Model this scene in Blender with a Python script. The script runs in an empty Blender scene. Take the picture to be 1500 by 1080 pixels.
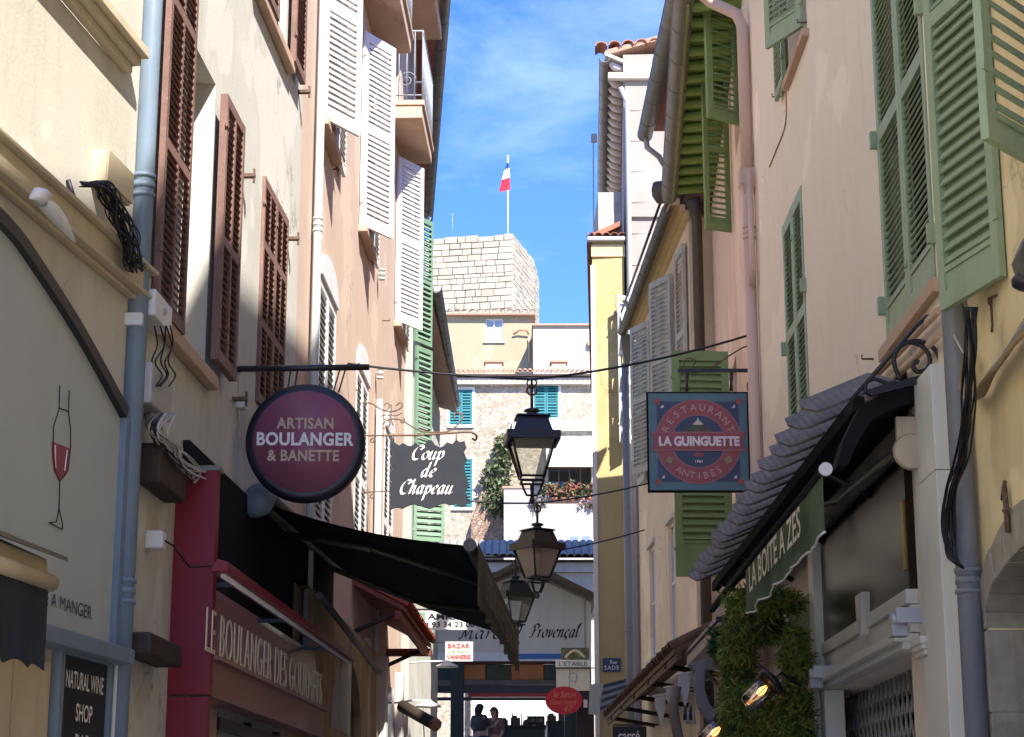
import bpy, bmesh, math, random
from mathutils import Vector, Quaternion, noise as mnoise
R = math.radians
random.seed(7)
scene = bpy.context.scene
COL = scene.collection

# ------------------------------------------------------------------ camera
FPX = 2800.0                       # focal length in photo pixels (1500 wide)
TH = math.atan(0.25)               # upward pitch
CAM = Vector((0, 0, 1.6))
cd = bpy.data.cameras.new('camera'); cd.sensor_width = 36.0; cd.lens = FPX / 1500 * 36
cd.clip_start = 0.1; cd.clip_end = 3000
cam = bpy.data.objects.new('camera', cd); COL.objects.link(cam)
cam.location = CAM; cam.rotation_euler = (math.pi / 2 + TH, 0, 0)
scene.camera = cam

# ------------------------------------------------------------------ sky and sun
SUN_AZ, SUN_EL = 24.5, 43.0        # degrees right of straight behind the camera / above the horizon
SKY_STRENGTH, SUN_STRENGTH, EXPOSURE = 0.100, 2.30, 2.44
sdir = Vector((math.sin(R(SUN_AZ)) * math.cos(R(SUN_EL)), -math.cos(R(SUN_AZ)) * math.cos(R(SUN_EL)), math.sin(R(SUN_EL))))
world = bpy.data.worlds.new('World'); scene.world = world; world.use_nodes = True
wn = world.node_tree.nodes; wl = world.node_tree.links; wn.clear()
wout = wn.new('ShaderNodeOutputWorld'); bg = wn.new('ShaderNodeBackground')
sky = wn.new('ShaderNodeTexSky'); sky.sky_type = 'NISHITA'; sky.sun_disc = False
sky.sun_elevation = R(SUN_EL)
sky.sun_rotation = math.atan2(sdir.x, sdir.y)
sky.air_density = 1.0; sky.dust_density = 0.25; sky.ozone_density = 2.2; sky.altitude = 0
tc = wn.new('ShaderNodeTexCoord'); mp = wn.new('ShaderNodeMapping'); mp.inputs['Scale'].default_value = (2.6, 2.0, 6.5)
mp.inputs['Rotation'].default_value = (0.1, 0.45, 0.2); mp.inputs['Location'].default_value = (0.35, 0.1, 0.2)
nz = wn.new('ShaderNodeTexNoise'); nz.inputs['Scale'].default_value = 2.1; nz.inputs['Detail'].default_value = 7; nz.inputs['Roughness'].default_value = 0.58
nz.inputs['Distortion'].default_value = 0.35
rp = wn.new('ShaderNodeValToRGB'); rp.color_ramp.elements[0].position = 0.50; rp.color_ramp.elements[1].position = 0.80
mx = wn.new('ShaderNodeMix'); mx.data_type = 'RGBA'; mx.inputs['B'].default_value = (2.0, 2.6, 3.7, 1)
mm = wn.new('ShaderNodeMath'); mm.operation = 'MULTIPLY'; mm.inputs[1].default_value = 0.6
gm = wn.new('ShaderNodeMix'); gm.data_type = 'RGBA'; gm.blend_type = 'MULTIPLY'; gm.inputs['Factor'].default_value = 1.0; gm.inputs['B'].default_value = (.205, .335, .645, 1)   # deep clear blue
wl.new(tc.outputs['Generated'], mp.inputs['Vector']); wl.new(mp.outputs[0], nz.inputs['Vector']); wl.new(nz.outputs['Fac'], rp.inputs['Fac'])
wl.new(rp.outputs['Color'], mm.inputs[0]); wl.new(mm.outputs[0], mx.inputs['Factor'])
wl.new(sky.outputs[0], gm.inputs['A']); wl.new(gm.outputs['Result'], mx.inputs['A']); wl.new(mx.outputs['Result'], bg.inputs['Color'])
bg.inputs['Strength'].default_value = SKY_STRENGTH; wl.new(bg.outputs[0], wout.inputs[0])
sl = bpy.data.lights.new('sun', 'SUN'); sl.energy = SUN_STRENGTH; sl.angle = R(0.53); sl.color = (1.0, 0.96, 0.90)
so = bpy.data.objects.new('sun', sl); COL.objects.link(so)
so.rotation_euler = (-sdir).to_track_quat('-Z', 'Y').to_euler(); so.location = (5, -10, 30)
scene.view_settings.view_transform = 'Standard'; scene.view_settings.look = 'None'
scene.view_settings.exposure = EXPOSURE; scene.view_settings.gamma = 1.0; scene.view_settings.use_curve_mapping = False
scene.cycles.max_bounces = 16; scene.cycles.diffuse_bounces = 12; scene.cycles.transparent_max_bounces = 12

# ------------------------------------------------------------------ helpers
UP = Vector((0, 0, 1))
def ray(u, v):
    a, b = (u - 750) / FPX, (540 - v) / FPX
    return Vector((a, math.cos(TH) - b * math.sin(TH), math.sin(TH) + b * math.cos(TH)))
def on_y(u, v, y):
    d = ray(u, v); return CAM + d * (y / d.y)
class Fr:
    """local frame: a along X, b along Y (thickness, towards the viewer's side), c up"""
    def __init__(s, o, X, Y, Z=UP): s.o, s.X, s.Y, s.Z = Vector(o), Vector(X).normalized(), Vector(Y).normalized(), Vector(Z).normalized()
    def p(s, a, b, c): return s.o + s.X * a + s.Y * b + s.Z * c
    def sub(s, a, b, c): return Fr(s.p(a, b, c), s.X, s.Y, s.Z)
class Fac(Fr):
    """a street facade: a runs away from the camera, b out into the street, c = world height"""
    def __init__(s, x0, y0, slope, left):
        super().__init__((x0, y0, 0), (slope, 1, 0), (1, -slope, 0) if left else (-1, slope, 0)); s.left = left
    def at(s, u, v, b=0.0):
        d = ray(u, v); q = s.o + s.Y * b - CAM
        P = CAM + d * (q.dot(s.Y) / d.dot(s.Y)); return (P - s.o).dot(s.X), P.z
    def sy(s, y): return (y - s.o.y) / s.X.y
    def rd(s, a, b, c):
        """frame for lettering that reads left to right for someone in the street"""
        return Fr(s.p(a, b, c), s.X if s.left else -s.X, s.Y)
WL = {}
def wloc(o): return WL[o.name] if o else Vector((0, 0, 0))
def place(o, loc, parent):
    COL.objects.link(o); o.parent = parent; o.location = Vector(loc) - wloc(parent); WL[o.name] = Vector(loc); return o
def tag(o, label=None, cat=None, group=None, kind=None):
    if label: o['label'] = label
    if cat: o['category'] = cat
    if group: o['group'] = group
    if kind: o['kind'] = kind
    return o
def thing(name, label, cat, loc, group=None):
    o = bpy.data.objects.new(name, None); o.empty_display_size = 0.2; place(o, loc, None); return tag(o, label, cat, group)
class MB:
    def __init__(s): s.v, s.f, s.sm = [], [], []
    def add(s, vs, fs, smooth=False):
        k = len(s.v); s.v += [Vector(p) for p in vs]
        for f in fs: s.f.append([k + i for i in f]); s.sm.append(smooth)
        return s
    def box(s, fr, a0, a1, b0, b1, c0, c1):
        vs = [fr.p(a, b, c) for c in (c0, c1) for b in (b0, b1) for a in (a0, a1)]
        return s.add(vs, [(0, 1, 3, 2), (4, 6, 7, 5), (0, 4, 5, 1), (2, 3, 7, 6), (0, 2, 6, 4), (1, 5, 7, 3)])
    def quad(s, *p, smooth=False): return s.add(p, [tuple(range(len(p)))], smooth)
    def prism(s, fr, pts, b0, b1, smooth=False):
        n = len(pts); vs = [fr.p(a, b0, c) for a, c in pts] + [fr.p(a, b1, c) for a, c in pts]
        s.add(vs, [tuple(range(n)), tuple(range(n, 2 * n))])
        k = len(s.v) - 2 * n
        for i in range(n):
            j = (i + 1) % n; s.f.append([k + i, k + j, k + n + j, k + n + i]); s.sm.append(smooth)
        return s
    def grid(s, rows, smooth=True):
        n = len(rows[0]); vs = [p for r in rows for p in r]
        fs = [(i * n + j, i * n + j + 1, (i + 1) * n + j + 1, (i + 1) * n + j) for i in range(len(rows) - 1) for j in range(n - 1)]
        return s.add(vs, fs, smooth)
    def tube(s, pts, r, n=8, closed=False):
        pts = [Vector(p) for p in pts]; m = len(pts); rr = r if isinstance(r, (list, tuple)) else [r] * m
        vs = []; ref = None
        for i in range(m):
            t = (pts[(i + 1) % m] - pts[i - 1]) if closed else (pts[min(i + 1, m - 1)] - pts[max(i - 1, 0)])
            t = t.normalized() if t.length > 1e-9 else Vector((0, 0, 1))
            if ref is None: ref = t.orthogonal().normalized()
            ref = (ref - t * ref.dot(t)); ref = ref.normalized() if ref.length > 1e-6 else t.orthogonal().normalized()
            q = t.cross(ref)
            for k in range(n):
                a = 2 * math.pi * k / n; vs.append(pts[i] + (ref * math.cos(a) + q * math.sin(a)) * rr[i])
        fs = []
        for i in range(m if closed else m - 1):
            i2 = (i + 1) % m
            for k in range(n): fs.append((i * n + k, i * n + (k + 1) % n, i2 * n + (k + 1) % n, i2 * n + k))
        s.add(vs, fs, True)
        if not closed:
            k0 = len(s.v) - m * n
            s.f.append([k0 + k for k in range(n)]); s.sm.append(False)
            s.f.append([k0 + (m - 1) * n + k for k in range(n)]); s.sm.append(False)
        return s
    def lathe(s, c, prof, n=14, ax=None):
        c = Vector(c); fr = ax or Fr(c, (1, 0, 0), (0, 1, 0)); vs = []
        for r, z in prof:
            for k in range(n):
                a = 2 * math.pi * (k + .5) / n; vs.append(fr.p(r * math.cos(a), r * math.sin(a), z))
        fs = [(i * n + k, i * n + (k + 1) % n, (i + 1) * n + (k + 1) % n, (i + 1) * n + k) for i in range(len(prof) - 1) for k in range(n)]
        fs += [tuple(range(n)), tuple(range((len(prof) - 1) * n, len(prof) * n))]
        return s.add(vs, fs, n > 6)
    def build(s, name, mat, parent=None, bevel=0.0, loc=None, label=None):
        if loc is None:
            lo = Vector((min(p.x for p in s.v), min(p.y for p in s.v), min(p.z for p in s.v)))
            hi = Vector((max(p.x for p in s.v), max(p.y for p in s.v), max(p.z for p in s.v)))
            loc = Vector(((lo.x + hi.x) / 2, (lo.y + hi.y) / 2, lo.z))
        me = bpy.data.meshes.new(name)
        me.from_pydata([tuple(p - loc) for p in s.v], [], s.f)
        me.polygons.foreach_set('use_smooth', s.sm)
        bm = bmesh.new(); bm.from_mesh(me); bmesh.ops.recalc_face_normals(bm, faces=bm.faces); bm.to_mesh(me); bm.free()
        me.materials.append(mat); me.update()
        o = bpy.data.objects.new(name, me); place(o, loc, parent)
        if bevel:
            m = o.modifiers.new('bevel', 'BEVEL'); m.width = bevel; m.segments = 2; m.limit_method = 'ANGLE'; m.angle_limit = R(40)
        if label: o['label'] = label
        return o
def again(o, loc, parent):
    c = o.copy(); COL.objects.link(c); c.parent = parent; c.location = Vector(loc) - wloc(parent); WL[c.name] = Vector(loc); return c
def copy_tree(o, delta, parent=None):
    c = o.copy(); COL.objects.link(c); w = WL[o.name] + delta; WL[c.name] = w
    c.parent = parent; c.location = w - wloc(parent)
    for ch in list(o.children): copy_tree(ch, delta, c)
    return c
def txt(s, fr, w, h, mat, parent, name='lettering', ext=0.004, shear=0.0, bold=0.0, spacing=1.0, lift=0.003):
    """lettering fitted into a w x h rectangle whose lower left corner is the frame's origin"""
    cu = bpy.data.curves.new(name, 'FONT'); cu.body = s; cu.size = 1.0; cu.extrude = 0.0; cu.offset = bold; cu.shear = shear; cu.space_character = spacing; cu.resolution_u = 4
    o = bpy.data.objects.new(name, cu); COL.objects.link(o)
    dg = bpy.context.evaluated_depsgraph_get(); me = bpy.data.meshes.new_from_object(o.evaluated_get(dg))
    COL.objects.unlink(o); bpy.data.objects.remove(o)
    xs = [v.co.x for v in me.vertices]; ys = [v.co.y for v in me.vertices]
    x0, x1, y0, y1 = min(xs), max(xs), min(ys), max(ys)
    m = MB(); n = len(me.vertices)
    f0 = [((v.co.x - x0) / (x1 - x0) * w, (v.co.y - y0) / (y1 - y0) * h) for v in me.vertices]
    polys = [tuple(p.vertices) for p in me.polygons]
    m.add([fr.p(a, lift + ext, c) for a, c in f0], polys)
    if ext > 0.0045:                                     # raised letters: give them sides
        m.add([fr.p(a, lift, c) for a, c in f0], [])
        cnt = {}
        for p in polys:
            for i in range(len(p)):
                e = (p[i], p[(i + 1) % len(p)]); cnt[tuple(sorted(e))] = cnt.get(tuple(sorted(e)), 0) + 1
        for (i, j), c in cnt.items():
            if c == 1: m.f.append([i, j, n + j, n + i]); m.sm.append(False)
    bpy.data.meshes.remove(me)
    return m.build(name, mat, parent)

# ------------------------------------------------------------------ materials
MATS = {}
def N(t, kind, **kw):
    n = t.nodes.new('ShaderNode' + kind)
    for k, v in kw.items():
        if k in n.inputs: n.inputs[k].default_value = v
        else: setattr(n, k, v)
    return n
def c4(c): return (c[0], c[1], c[2], 1)
def mat(name, col, rough=0.6, cracks=0.0, patch=0.0, chips=0.0, chip_col=(.30, .26, .21), var=0.12, vscale=3.0, bump=0.0, bscale=40.0, metal=0.0, streak=0.0, col2=None, dirt=None, dirt_amt=0.0, spec=0.4, coat=0.0, trans=0.0, alpha=1.0, stretch=(1, 1, 0.14)):
    """painted, plastered, wooden or metal surface: two tones, vertical weather streaks, soft dirt, fine relief"""
    m = bpy.data.materials.new(name); m.use_nodes = True; t = m.node_tree; b = t.nodes['Principled BSDF']; L = t.links.new
    b.inputs['Roughness'].default_value = rough; b.inputs['Metallic'].default_value = metal; b.inputs['Specular IOR Level'].default_value = spec
    b.inputs['Coat Weight'].default_value = coat
    g = N(t, 'NewGeometry')
    n1 = N(t, 'TexNoise', Scale=vscale, Detail=6.0, Roughness=0.62); L(g.outputs['Position'], n1.inputs['Vector'])
    r1 = N(t, 'MapRange'); r1.inputs['From Min'].default_value = 0.32; r1.inputs['From Max'].default_value = 0.68; L(n1.outputs['Fac'], r1.inputs['Value'])
    ca = c4(col); cb = c4(col2) if col2 else c4([x * (1 - var) for x in col])
    mx = N(t, 'Mix', data_type='RGBA'); mx.inputs['A'].default_value = ca; mx.inputs['B'].default_value = cb; L(r1.outputs[0], mx.inputs['Factor'])
    out = mx.outputs['Result']
    if streak > 0:
        mp = N(t, 'Mapping'); mp.inputs['Scale'].default_value = stretch; L(g.outputs['Position'], mp.inputs['Vector'])
        n2 = N(t, 'TexNoise', Scale=5.0, Detail=5.0, Roughness=0.6); L(mp.outputs[0], n2.inputs['Vector'])
        r2 = N(t, 'MapRange'); r2.inputs['From Min'].default_value = 0.5; r2.inputs['From Max'].default_value = 0.78; r2.inputs['To Max'].default_value = streak; L(n2.outputs['Fac'], r2.inputs['Value'])
        m2 = N(t, 'Mix', data_type='RGBA'); m2.inputs['B'].default_value = c4([x * 0.45 for x in col]) if not dirt else c4(dirt)
        L(r2.outputs[0], m2.inputs['Factor']); L(out, m2.inputs['A']); out = m2.outputs['Result']
    if dirt_amt > 0:
        n3 = N(t, 'TexNoise', Scale=1.1, Detail=8.0, Roughness=0.7); L(g.outputs['Position'], n3.inputs['Vector'])
        r3 = N(t, 'MapRange'); r3.inputs['From Min'].default_value = 0.52; r3.inputs['From Max'].default_value = 0.72; r3.inputs['To Max'].default_value = dirt_amt; L(n3.outputs['Fac'], r3.inputs['Value'])
        m3 = N(t, 'Mix', data_type='RGBA'); m3.inputs['B'].default_value = c4(dirt or [x * 0.5 for x in col]); L(r3.outputs[0], m3.inputs['Factor']); L(out, m3.inputs['A']); out = m3.outputs['Result']
    if patch > 0:                                        # old repairs in a slightly different mix
        n6 = N(t, 'TexNoise', Scale=0.75, Detail=3.0, Roughness=0.5); L(g.outputs['Position'], n6.inputs['Vector'])
        r6 = N(t, 'MapRange'); r6.inputs['From Min'].default_value = 0.555; r6.inputs['From Max'].default_value = 0.575; r6.inputs['To Max'].default_value = patch; L(n6.outputs['Fac'], r6.inputs['Value'])
        m6 = N(t, 'Mix', data_type='RGBA'); m6.inputs['B'].default_value = c4([min(1, x * 1.13 + .02) for x in col]); L(r6.outputs[0], m6.inputs['Factor']); L(out, m6.inputs['A']); out = m6.outputs['Result']
        n8 = N(t, 'TexNoise', Scale=9.0, Detail=6.0, Roughness=0.75); L(g.outputs['Position'], n8.inputs['Vector'])
        r8 = N(t, 'MapRange'); r8.inputs['From Min'].default_value = 0.60; r8.inputs['From Max'].default_value = 0.70; r8.inputs['To Max'].default_value = patch * .7; L(n8.outputs['Fac'], r8.inputs['Value'])
        m8 = N(t, 'Mix', data_type='RGBA'); m8.inputs['B'].default_value = c4([x * .72 for x in col]); L(r8.outputs[0], m8.inputs['Factor']); L(out, m8.inputs['A']); out = m8.outputs['Result']
    if cracks > 0:
        nd = N(t, 'TexNoise', Scale=2.5, Detail=4.0); L(g.outputs['Position'], nd.inputs['Vector'])
        ad = N(t, 'Mix', data_type='RGBA', blend_type='LINEAR_LIGHT'); ad.inputs['Factor'].default_value = 0.22; L(g.outputs['Position'], ad.inputs['A']); L(nd.outputs['Color'], ad.inputs['B'])
        vo = N(t, 'TexVoronoi', Scale=0.62); vo.feature = 'DISTANCE_TO_EDGE'; L(ad.outputs['Result'], vo.inputs['Vector'])
        rv = N(t, 'MapRange'); rv.inputs['From Min'].default_value = 0.0; rv.inputs['From Max'].default_value = 0.006; rv.inputs['To Min'].default_value = 1.0; rv.inputs['To Max'].default_value = 0.0; L(vo.outputs['Distance'], rv.inputs['Value'])
        nm = N(t, 'TexNoise', Scale=1.0, Detail=2.0); L(g.outputs['Position'], nm.inputs['Vector'])
        rm = N(t, 'MapRange'); rm.inputs['From Min'].default_value = 0.50; rm.inputs['From Max'].default_value = 0.62; rm.inputs['To Max'].default_value = cracks; L(nm.outputs['Fac'], rm.inputs['Value'])
        mu = N(t, 'Math', operation='MULTIPLY'); L(rv.outputs[0], mu.inputs[0]); L(rm.outputs[0], mu.inputs[1])
        m7 = N(t, 'Mix', data_type='RGBA'); m7.inputs['B'].default_value = c4([x * .35 for x in col]); L(mu.outputs[0], m7.inputs['Factor']); L(out, m7.inputs['A']); out = m7.outputs['Result']
    if chips > 0:                                        # paint worn through to grey wood, dust in the corners
        n9 = N(t, 'TexNoise', Scale=26.0, Detail=5.0, Roughness=0.7); L(g.outputs['Position'], n9.inputs['Vector'])
        r9 = N(t, 'MapRange'); r9.inputs['From Min'].default_value = 0.62; r9.inputs['From Max'].default_value = 0.66; r9.inputs['To Max'].default_value = chips; L(n9.outputs['Fac'], r9.inputs['Value'])
        m9 = N(t, 'Mix', data_type='RGBA'); m9.inputs['B'].default_value = c4(chip_col); L(r9.outputs[0], m9.inputs['Factor']); L(out, m9.inputs['A']); out = m9.outputs['Result']
    L(out, b.inputs['Base Color'])
    if bump > 0:
        n4 = N(t, 'TexNoise', Scale=bscale, Detail=5.0, Roughness=0.6); L(g.outputs['Position'], n4.inputs['Vector'])
        bp = N(t, 'Bump', Strength=bump, Distance=0.01); L(n4.outputs['Fac'], bp.inputs['Height']); L(bp.outputs[0], b.inputs['Normal'])
    if trans: b.inputs['Transmission Weight'].default_value = trans
    if alpha < 1: b.inputs['Alpha'].default_value = alpha
    MATS[name] = m; return m
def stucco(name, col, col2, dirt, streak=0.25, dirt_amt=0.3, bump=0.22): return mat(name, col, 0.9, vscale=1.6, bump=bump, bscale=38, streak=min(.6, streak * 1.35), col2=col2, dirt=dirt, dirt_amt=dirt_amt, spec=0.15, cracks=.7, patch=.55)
def rubble(name, scale, cols, mortar, bump=0.8, joint=0.09, flat=(1, 1, 1.4)):
    """far rubble masonry: cells with recessed pale joints"""
    m = bpy.data.materials.new(name); m.use_nodes = True; t = m.node_tree; b = t.nodes['Principled BSDF']; L = t.links.new
    b.inputs['Roughness'].default_value = 0.92; b.inputs['Specular IOR Level'].default_value = 0.15
    g = N(t, 'NewGeometry'); mp = N(t, 'Mapping'); mp.inputs['Scale'].default_value = flat; L(g.outputs['Position'], mp.inputs['Vector'])
    v1 = N(t, 'TexVoronoi', Scale=scale); v1.feature = 'F1'; v2 = N(t, 'TexVoronoi', Scale=scale); v2.feature = 'DISTANCE_TO_EDGE'
    wn_ = N(t, 'TexNoise', Scale=scale * 1.5, Detail=3.0); L(mp.outputs[0], wn_.inputs['Vector'])
    ad = N(t, 'Mix', data_type='RGBA', blend_type='LINEAR_LIGHT'); ad.inputs['Factor'].default_value = 0.06; L(mp.outputs[0], ad.inputs['A']); L(wn_.outputs['Color'], ad.inputs['B'])
    for v in (v1, v2): L(ad.outputs['Result'], v.inputs['Vector'])
    sp = N(t, 'SeparateColor'); L(v1.outputs['Color'], sp.inputs[0])
    rp = N(t, 'ValToRGB'); el = rp.color_ramp.elements
    el[0].color = c4(cols[0]); el[1].color = c4(cols[-1])
    for i, c in enumerate(cols[1:-1]): e = el.new((i + 1) / (len(cols) - 1)); e.color = c4(c)
    L(sp.outputs[0], rp.inputs['Fac'])
    r = N(t, 'MapRange'); r.inputs['From Max'].default_value = joint; L(v2.outputs['Distance'], r.inputs['Value'])
    mx = N(t, 'Mix', data_type='RGBA'); mx.inputs['A'].default_value = c4(mortar); L(rp.outputs['Color'], mx.inputs['B']); L(r.outputs[0], mx.inputs['Factor'])
    n5 = N(t, 'TexNoise', Scale=0.7, Detail=5.0); L(g.outputs['Position'], n5.inputs['Vector'])
    m5 = N(t, 'Mix', data_type='RGBA', blend_type='MULTIPLY'); m5.inputs['Factor'].default_value = 0.5; L(mx.outputs['Result'], m5.inputs['A']); L(n5.outputs['Fac'], m5.inputs['B'])
    ga = N(t, 'Mix', data_type='RGBA'); ga.inputs['Factor'].default_value = 0.35; L(mx.outputs['Result'], ga.inputs['B']); L(m5.outputs['Result'], ga.inputs['A'])
    L(ga.outputs['Result'], b.inputs['Base Color'])
    bp = N(t, 'Bump', Strength=bump, Distance=0.05); L(r.outputs[0], bp.inputs['Height']); L(bp.outputs[0], b.inputs['Normal'])
    MATS[name] = m; return m
def glow(name, col, strength):
    m = bpy.data.materials.new(name); m.use_nodes = True; b = m.node_tree.nodes['Principled BSDF']
    b.inputs['Base Color'].default_value = c4(col); b.inputs['Emission Color'].default_value = c4(col); b.inputs['Emission Strength'].default_value = strength
    return m
def glass(name, col=(1, 1, 1), rough=0.02, mixv=0.85, milk=0.0):
    """thin old pane: mostly see-through with a sky reflection"""
    m = bpy.data.materials.new(name); m.use_nodes = True; t = m.node_tree; t.nodes.clear(); L = t.links.new
    o = N(t, 'OutputMaterial'); tr = N(t, 'BsdfTransparent'); tr.inputs[0].default_value = c4(col); gl = N(t, 'BsdfGlossy'); gl.inputs['Roughness'].default_value = rough
    fr = N(t, 'Fresnel'); fr.inputs['IOR'].default_value = 1.5
    ad = N(t, 'Math', operation='MULTIPLY_ADD'); ad.inputs[1].default_value = 1.0; ad.inputs[2].default_value = 1 - mixv - 0.04; L(fr.outputs[0], ad.inputs[0])
    mx = N(t, 'MixShader'); L(ad.outputs[0], mx.inputs['Fac']); L(tr.outputs[0], mx.inputs[1]); L(gl.outputs[0], mx.inputs[2])
    tl = N(t, 'BsdfTranslucent'); tl.inputs[0].default_value = (.85, .85, .82, 1); df = N(t, 'BsdfDiffuse'); df.inputs[0].default_value = (.8, .8, .77, 1)
    md = N(t, 'MixShader'); md.inputs['Fac'].default_value = .5; L(tl.outputs[0], md.inputs[1]); L(df.outputs[0], md.inputs[2])
    m2 = N(t, 'MixShader'); m2.inputs['Fac'].default_value = milk; L(mx.outputs[0], m2.inputs[1]); L(md.outputs[0], m2.inputs[2])   # milky white share
    L(m2.outputs[0], o.inputs[0]); return m

cream = stucco('cream_plaster', (.57, .55, .485), (.52, .50, .43), (.33, .31, .26), .28, .25)
cream_yellow = stucco('yellow_cream_plaster', (.55, .515, .43), (.49, .455, .375), (.31, .285, .225), .3, .3)
peach = stucco('peach_plaster', (.60, .455, .35), (.55, .41, .315), (.41, .31, .235), .18, .15)
pink = stucco('pink_plaster', (.87, .775, .63), (.84, .745, .60), (.70, .60, .475), .14, .14, .3)
salmon = stucco('salmon_plaster', (.77, .60, .47), (.71, .55, .43), (.54, .41, .3), .2, .2)
beige = stucco('beige_plaster', (.82, .70, .54), (.75, .63, .48), (.52, .42, .3), .35, .3)
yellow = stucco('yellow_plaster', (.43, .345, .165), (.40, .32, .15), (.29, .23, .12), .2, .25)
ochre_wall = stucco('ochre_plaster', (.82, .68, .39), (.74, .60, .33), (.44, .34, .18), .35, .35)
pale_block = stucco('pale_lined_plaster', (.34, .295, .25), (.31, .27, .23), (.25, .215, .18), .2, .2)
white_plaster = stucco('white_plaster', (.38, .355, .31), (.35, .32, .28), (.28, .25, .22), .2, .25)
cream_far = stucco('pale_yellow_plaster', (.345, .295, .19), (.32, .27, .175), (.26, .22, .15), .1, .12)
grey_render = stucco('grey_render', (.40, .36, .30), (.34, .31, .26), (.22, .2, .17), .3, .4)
old_wall = stucco('old_ochre_render', (.42, .31, .16), (.33, .24, .12), (.14, .1, .06), .5, .55, 1.0)
board_grey = mat('grey_painted_board', (.455, .49, .455), 0.55, var=.08, vscale=1.2, bump=.05, bscale=30, streak=.12)
market_board = mat('market_grey_board', (.70, .64, .52), 0.6, var=.12, vscale=.7, bump=.05, bscale=20, streak=.25)
brown_wood = mat('brown_shutter_paint', (.235, .13, .10), 0.6, var=.3, vscale=6, bump=.25, bscale=60, streak=.35, chips=.5, chip_col=(.34, .22, .17))
white_paint = mat('white_shutter_paint', (.76, .75, .72), 0.5, var=.08, vscale=4, bump=.1, bscale=60, streak=.22, chips=.3, chip_col=(.55, .5, .42))
pale_green = mat('pale_green_paint', (.315, .415, .255), 0.55, var=.16, vscale=5, bump=.15, bscale=60, streak=.35, chips=.35, chip_col=(.42, .46, .36))
mid_green = mat('mid_green_paint', (.21, .32, .12), 0.55, var=.16, vscale=5, bump=.15, bscale=60, streak=.35, chips=.3, chip_col=(.33, .38, .25))
sea_green = mat('sea_green_paint', (.17, .28, .18), 0.55, var=.16, vscale=5, bump=.15, bscale=60, streak=.35, chips=.3)
soffit_green = mat('dark_green_soffit_paint', (.25, .38, .09), 0.5, var=.2, vscale=4, bump=.12, bscale=60)
teal = mat('teal_paint', (.03, .17, .185), 0.5, var=.14, vscale=4, bump=.1, bscale=50, streak=.2)
grey_blue = mat('weathered_grey_blue_paint', (.52, .55, .50), 0.65, var=.2, vscale=6, bump=.3, bscale=60, streak=.5, dirt=(.36, .26, .17), dirt_amt=.5)
zinc = mat('aged_zinc', (.24, .225, .185), 0.5, var=.3, vscale=3, bump=.12, bscale=30, metal=.25, streak=.35)
zinc_dark = mat('dark_zinc', (.12, .11, .085), 0.5, var=.35, vscale=3, bump=.15, bscale=30, metal=.3, streak=.4)
pipe_blue = mat('blue_grey_pipe_paint', (.19, .25, .31), 0.42, var=.16, vscale=3, bump=.05, bscale=50, streak=.25)
pipe_pale = mat('pale_grey_pipe_paint', (.56, .60, .58), 0.42, var=.12, vscale=3, bump=.05, bscale=50, streak=.2)
pipe_pink = mat('pink_painted_pipe', (.64, .47, .36), 0.6, var=.1, vscale=3, bump=.05, bscale=50, streak=.2)
grey_pipe = mat('grey_pipe_paint', (.24, .255, .28), 0.45, var=.12, vscale=3, bump=.05, bscale=50, streak=.2)
black_iron = mat('black_iron', (.018, .018, .022), 0.42, var=.3, vscale=12, bump=.1, bscale=80, spec=.5)
rust_iron = mat('rusty_iron', (.17, .10, .065), 0.7, var=.45, vscale=20, bump=.3, bscale=80)
lantern_metal = mat('lantern_black_paint', (.010, .011, .015), 0.42, var=.3, vscale=6, bump=.06, bscale=50, spec=.5)
black_matte = mat('matte_black_paint', (.015, .015, .016), 0.85, var=.3, vscale=6, bump=.1, bscale=60, spec=.1)
black_cloth = mat('black_awning_cloth', (.012, .012, .014), 0.85, var=.2, vscale=3, bump=.15, bscale=300, spec=.15)
olive_cloth = mat('olive_awning_cloth', (.15, .135, .09), 0.85, var=.25, vscale=3, bump=.2, bscale=200, streak=.3, spec=.15)
navy_cloth = mat('navy_cloth', (.035, .04, .055), 0.85, var=.2, vscale=3, bump=.15, bscale=200, spec=.15)
green_cloth = mat('green_awning_cloth', (.10, .145, .08), 0.85, var=.2, vscale=4, bump=.2, bscale=200, streak=.25, spec=.15)
plum = mat('plum_paint', (.215, .012, .024), 0.4, var=.1, vscale=2, bump=.03, bscale=40)
plum_sign = mat('plum_sign_face', (.27, .085, .13), 0.4, var=.05, vscale=2)
brown_fascia = mat('brown_fascia_paint', (.33, .135, .12), 0.38, var=.15, vscale=1.5, bump=.03, bscale=30, coat=.2)
sign_slate = mat('slate_sign_paint', (.024, .027, .034), 0.9, var=.15, vscale=3)
letter_white = mat('white_lettering', (.80, .76, .74), 0.5, var=.03)
letter_pink = mat('pink_lettering', (.82, .72, .70), 0.5, var=.03)
letter_tan = mat('tan_lettering', (.52, .38, .27), 0.5, var=.03)
letter_cream = mat('cream_lettering', (.66, .58, .42), 0.5, var=.08, vscale=10)
letter_gold = mat('brass_lettering', (.78, .66, .44), 0.4, var=.1, vscale=10)
letter_black = mat('black_lettering', (.02, .02, .02), 0.5, var=.03)
letter_faded = mat('faded_lettering', (.26, .225, .13), 0.7, var=.3, vscale=12)
wood_dark = mat('dark_wood', (.055, .035, .025), 0.7, var=.35, vscale=8, bump=.4, bscale=40, streak=.3)
wood_soffit = mat('brown_wood_soffit', (.15, .095, .05), 0.75, var=.4, vscale=4, bump=.4, bscale=40, streak=.2)
red_soffit = mat('red_brown_soffit', (.27, .075, .04), 0.7, var=.2, vscale=3, bump=.2, bscale=40)
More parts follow.
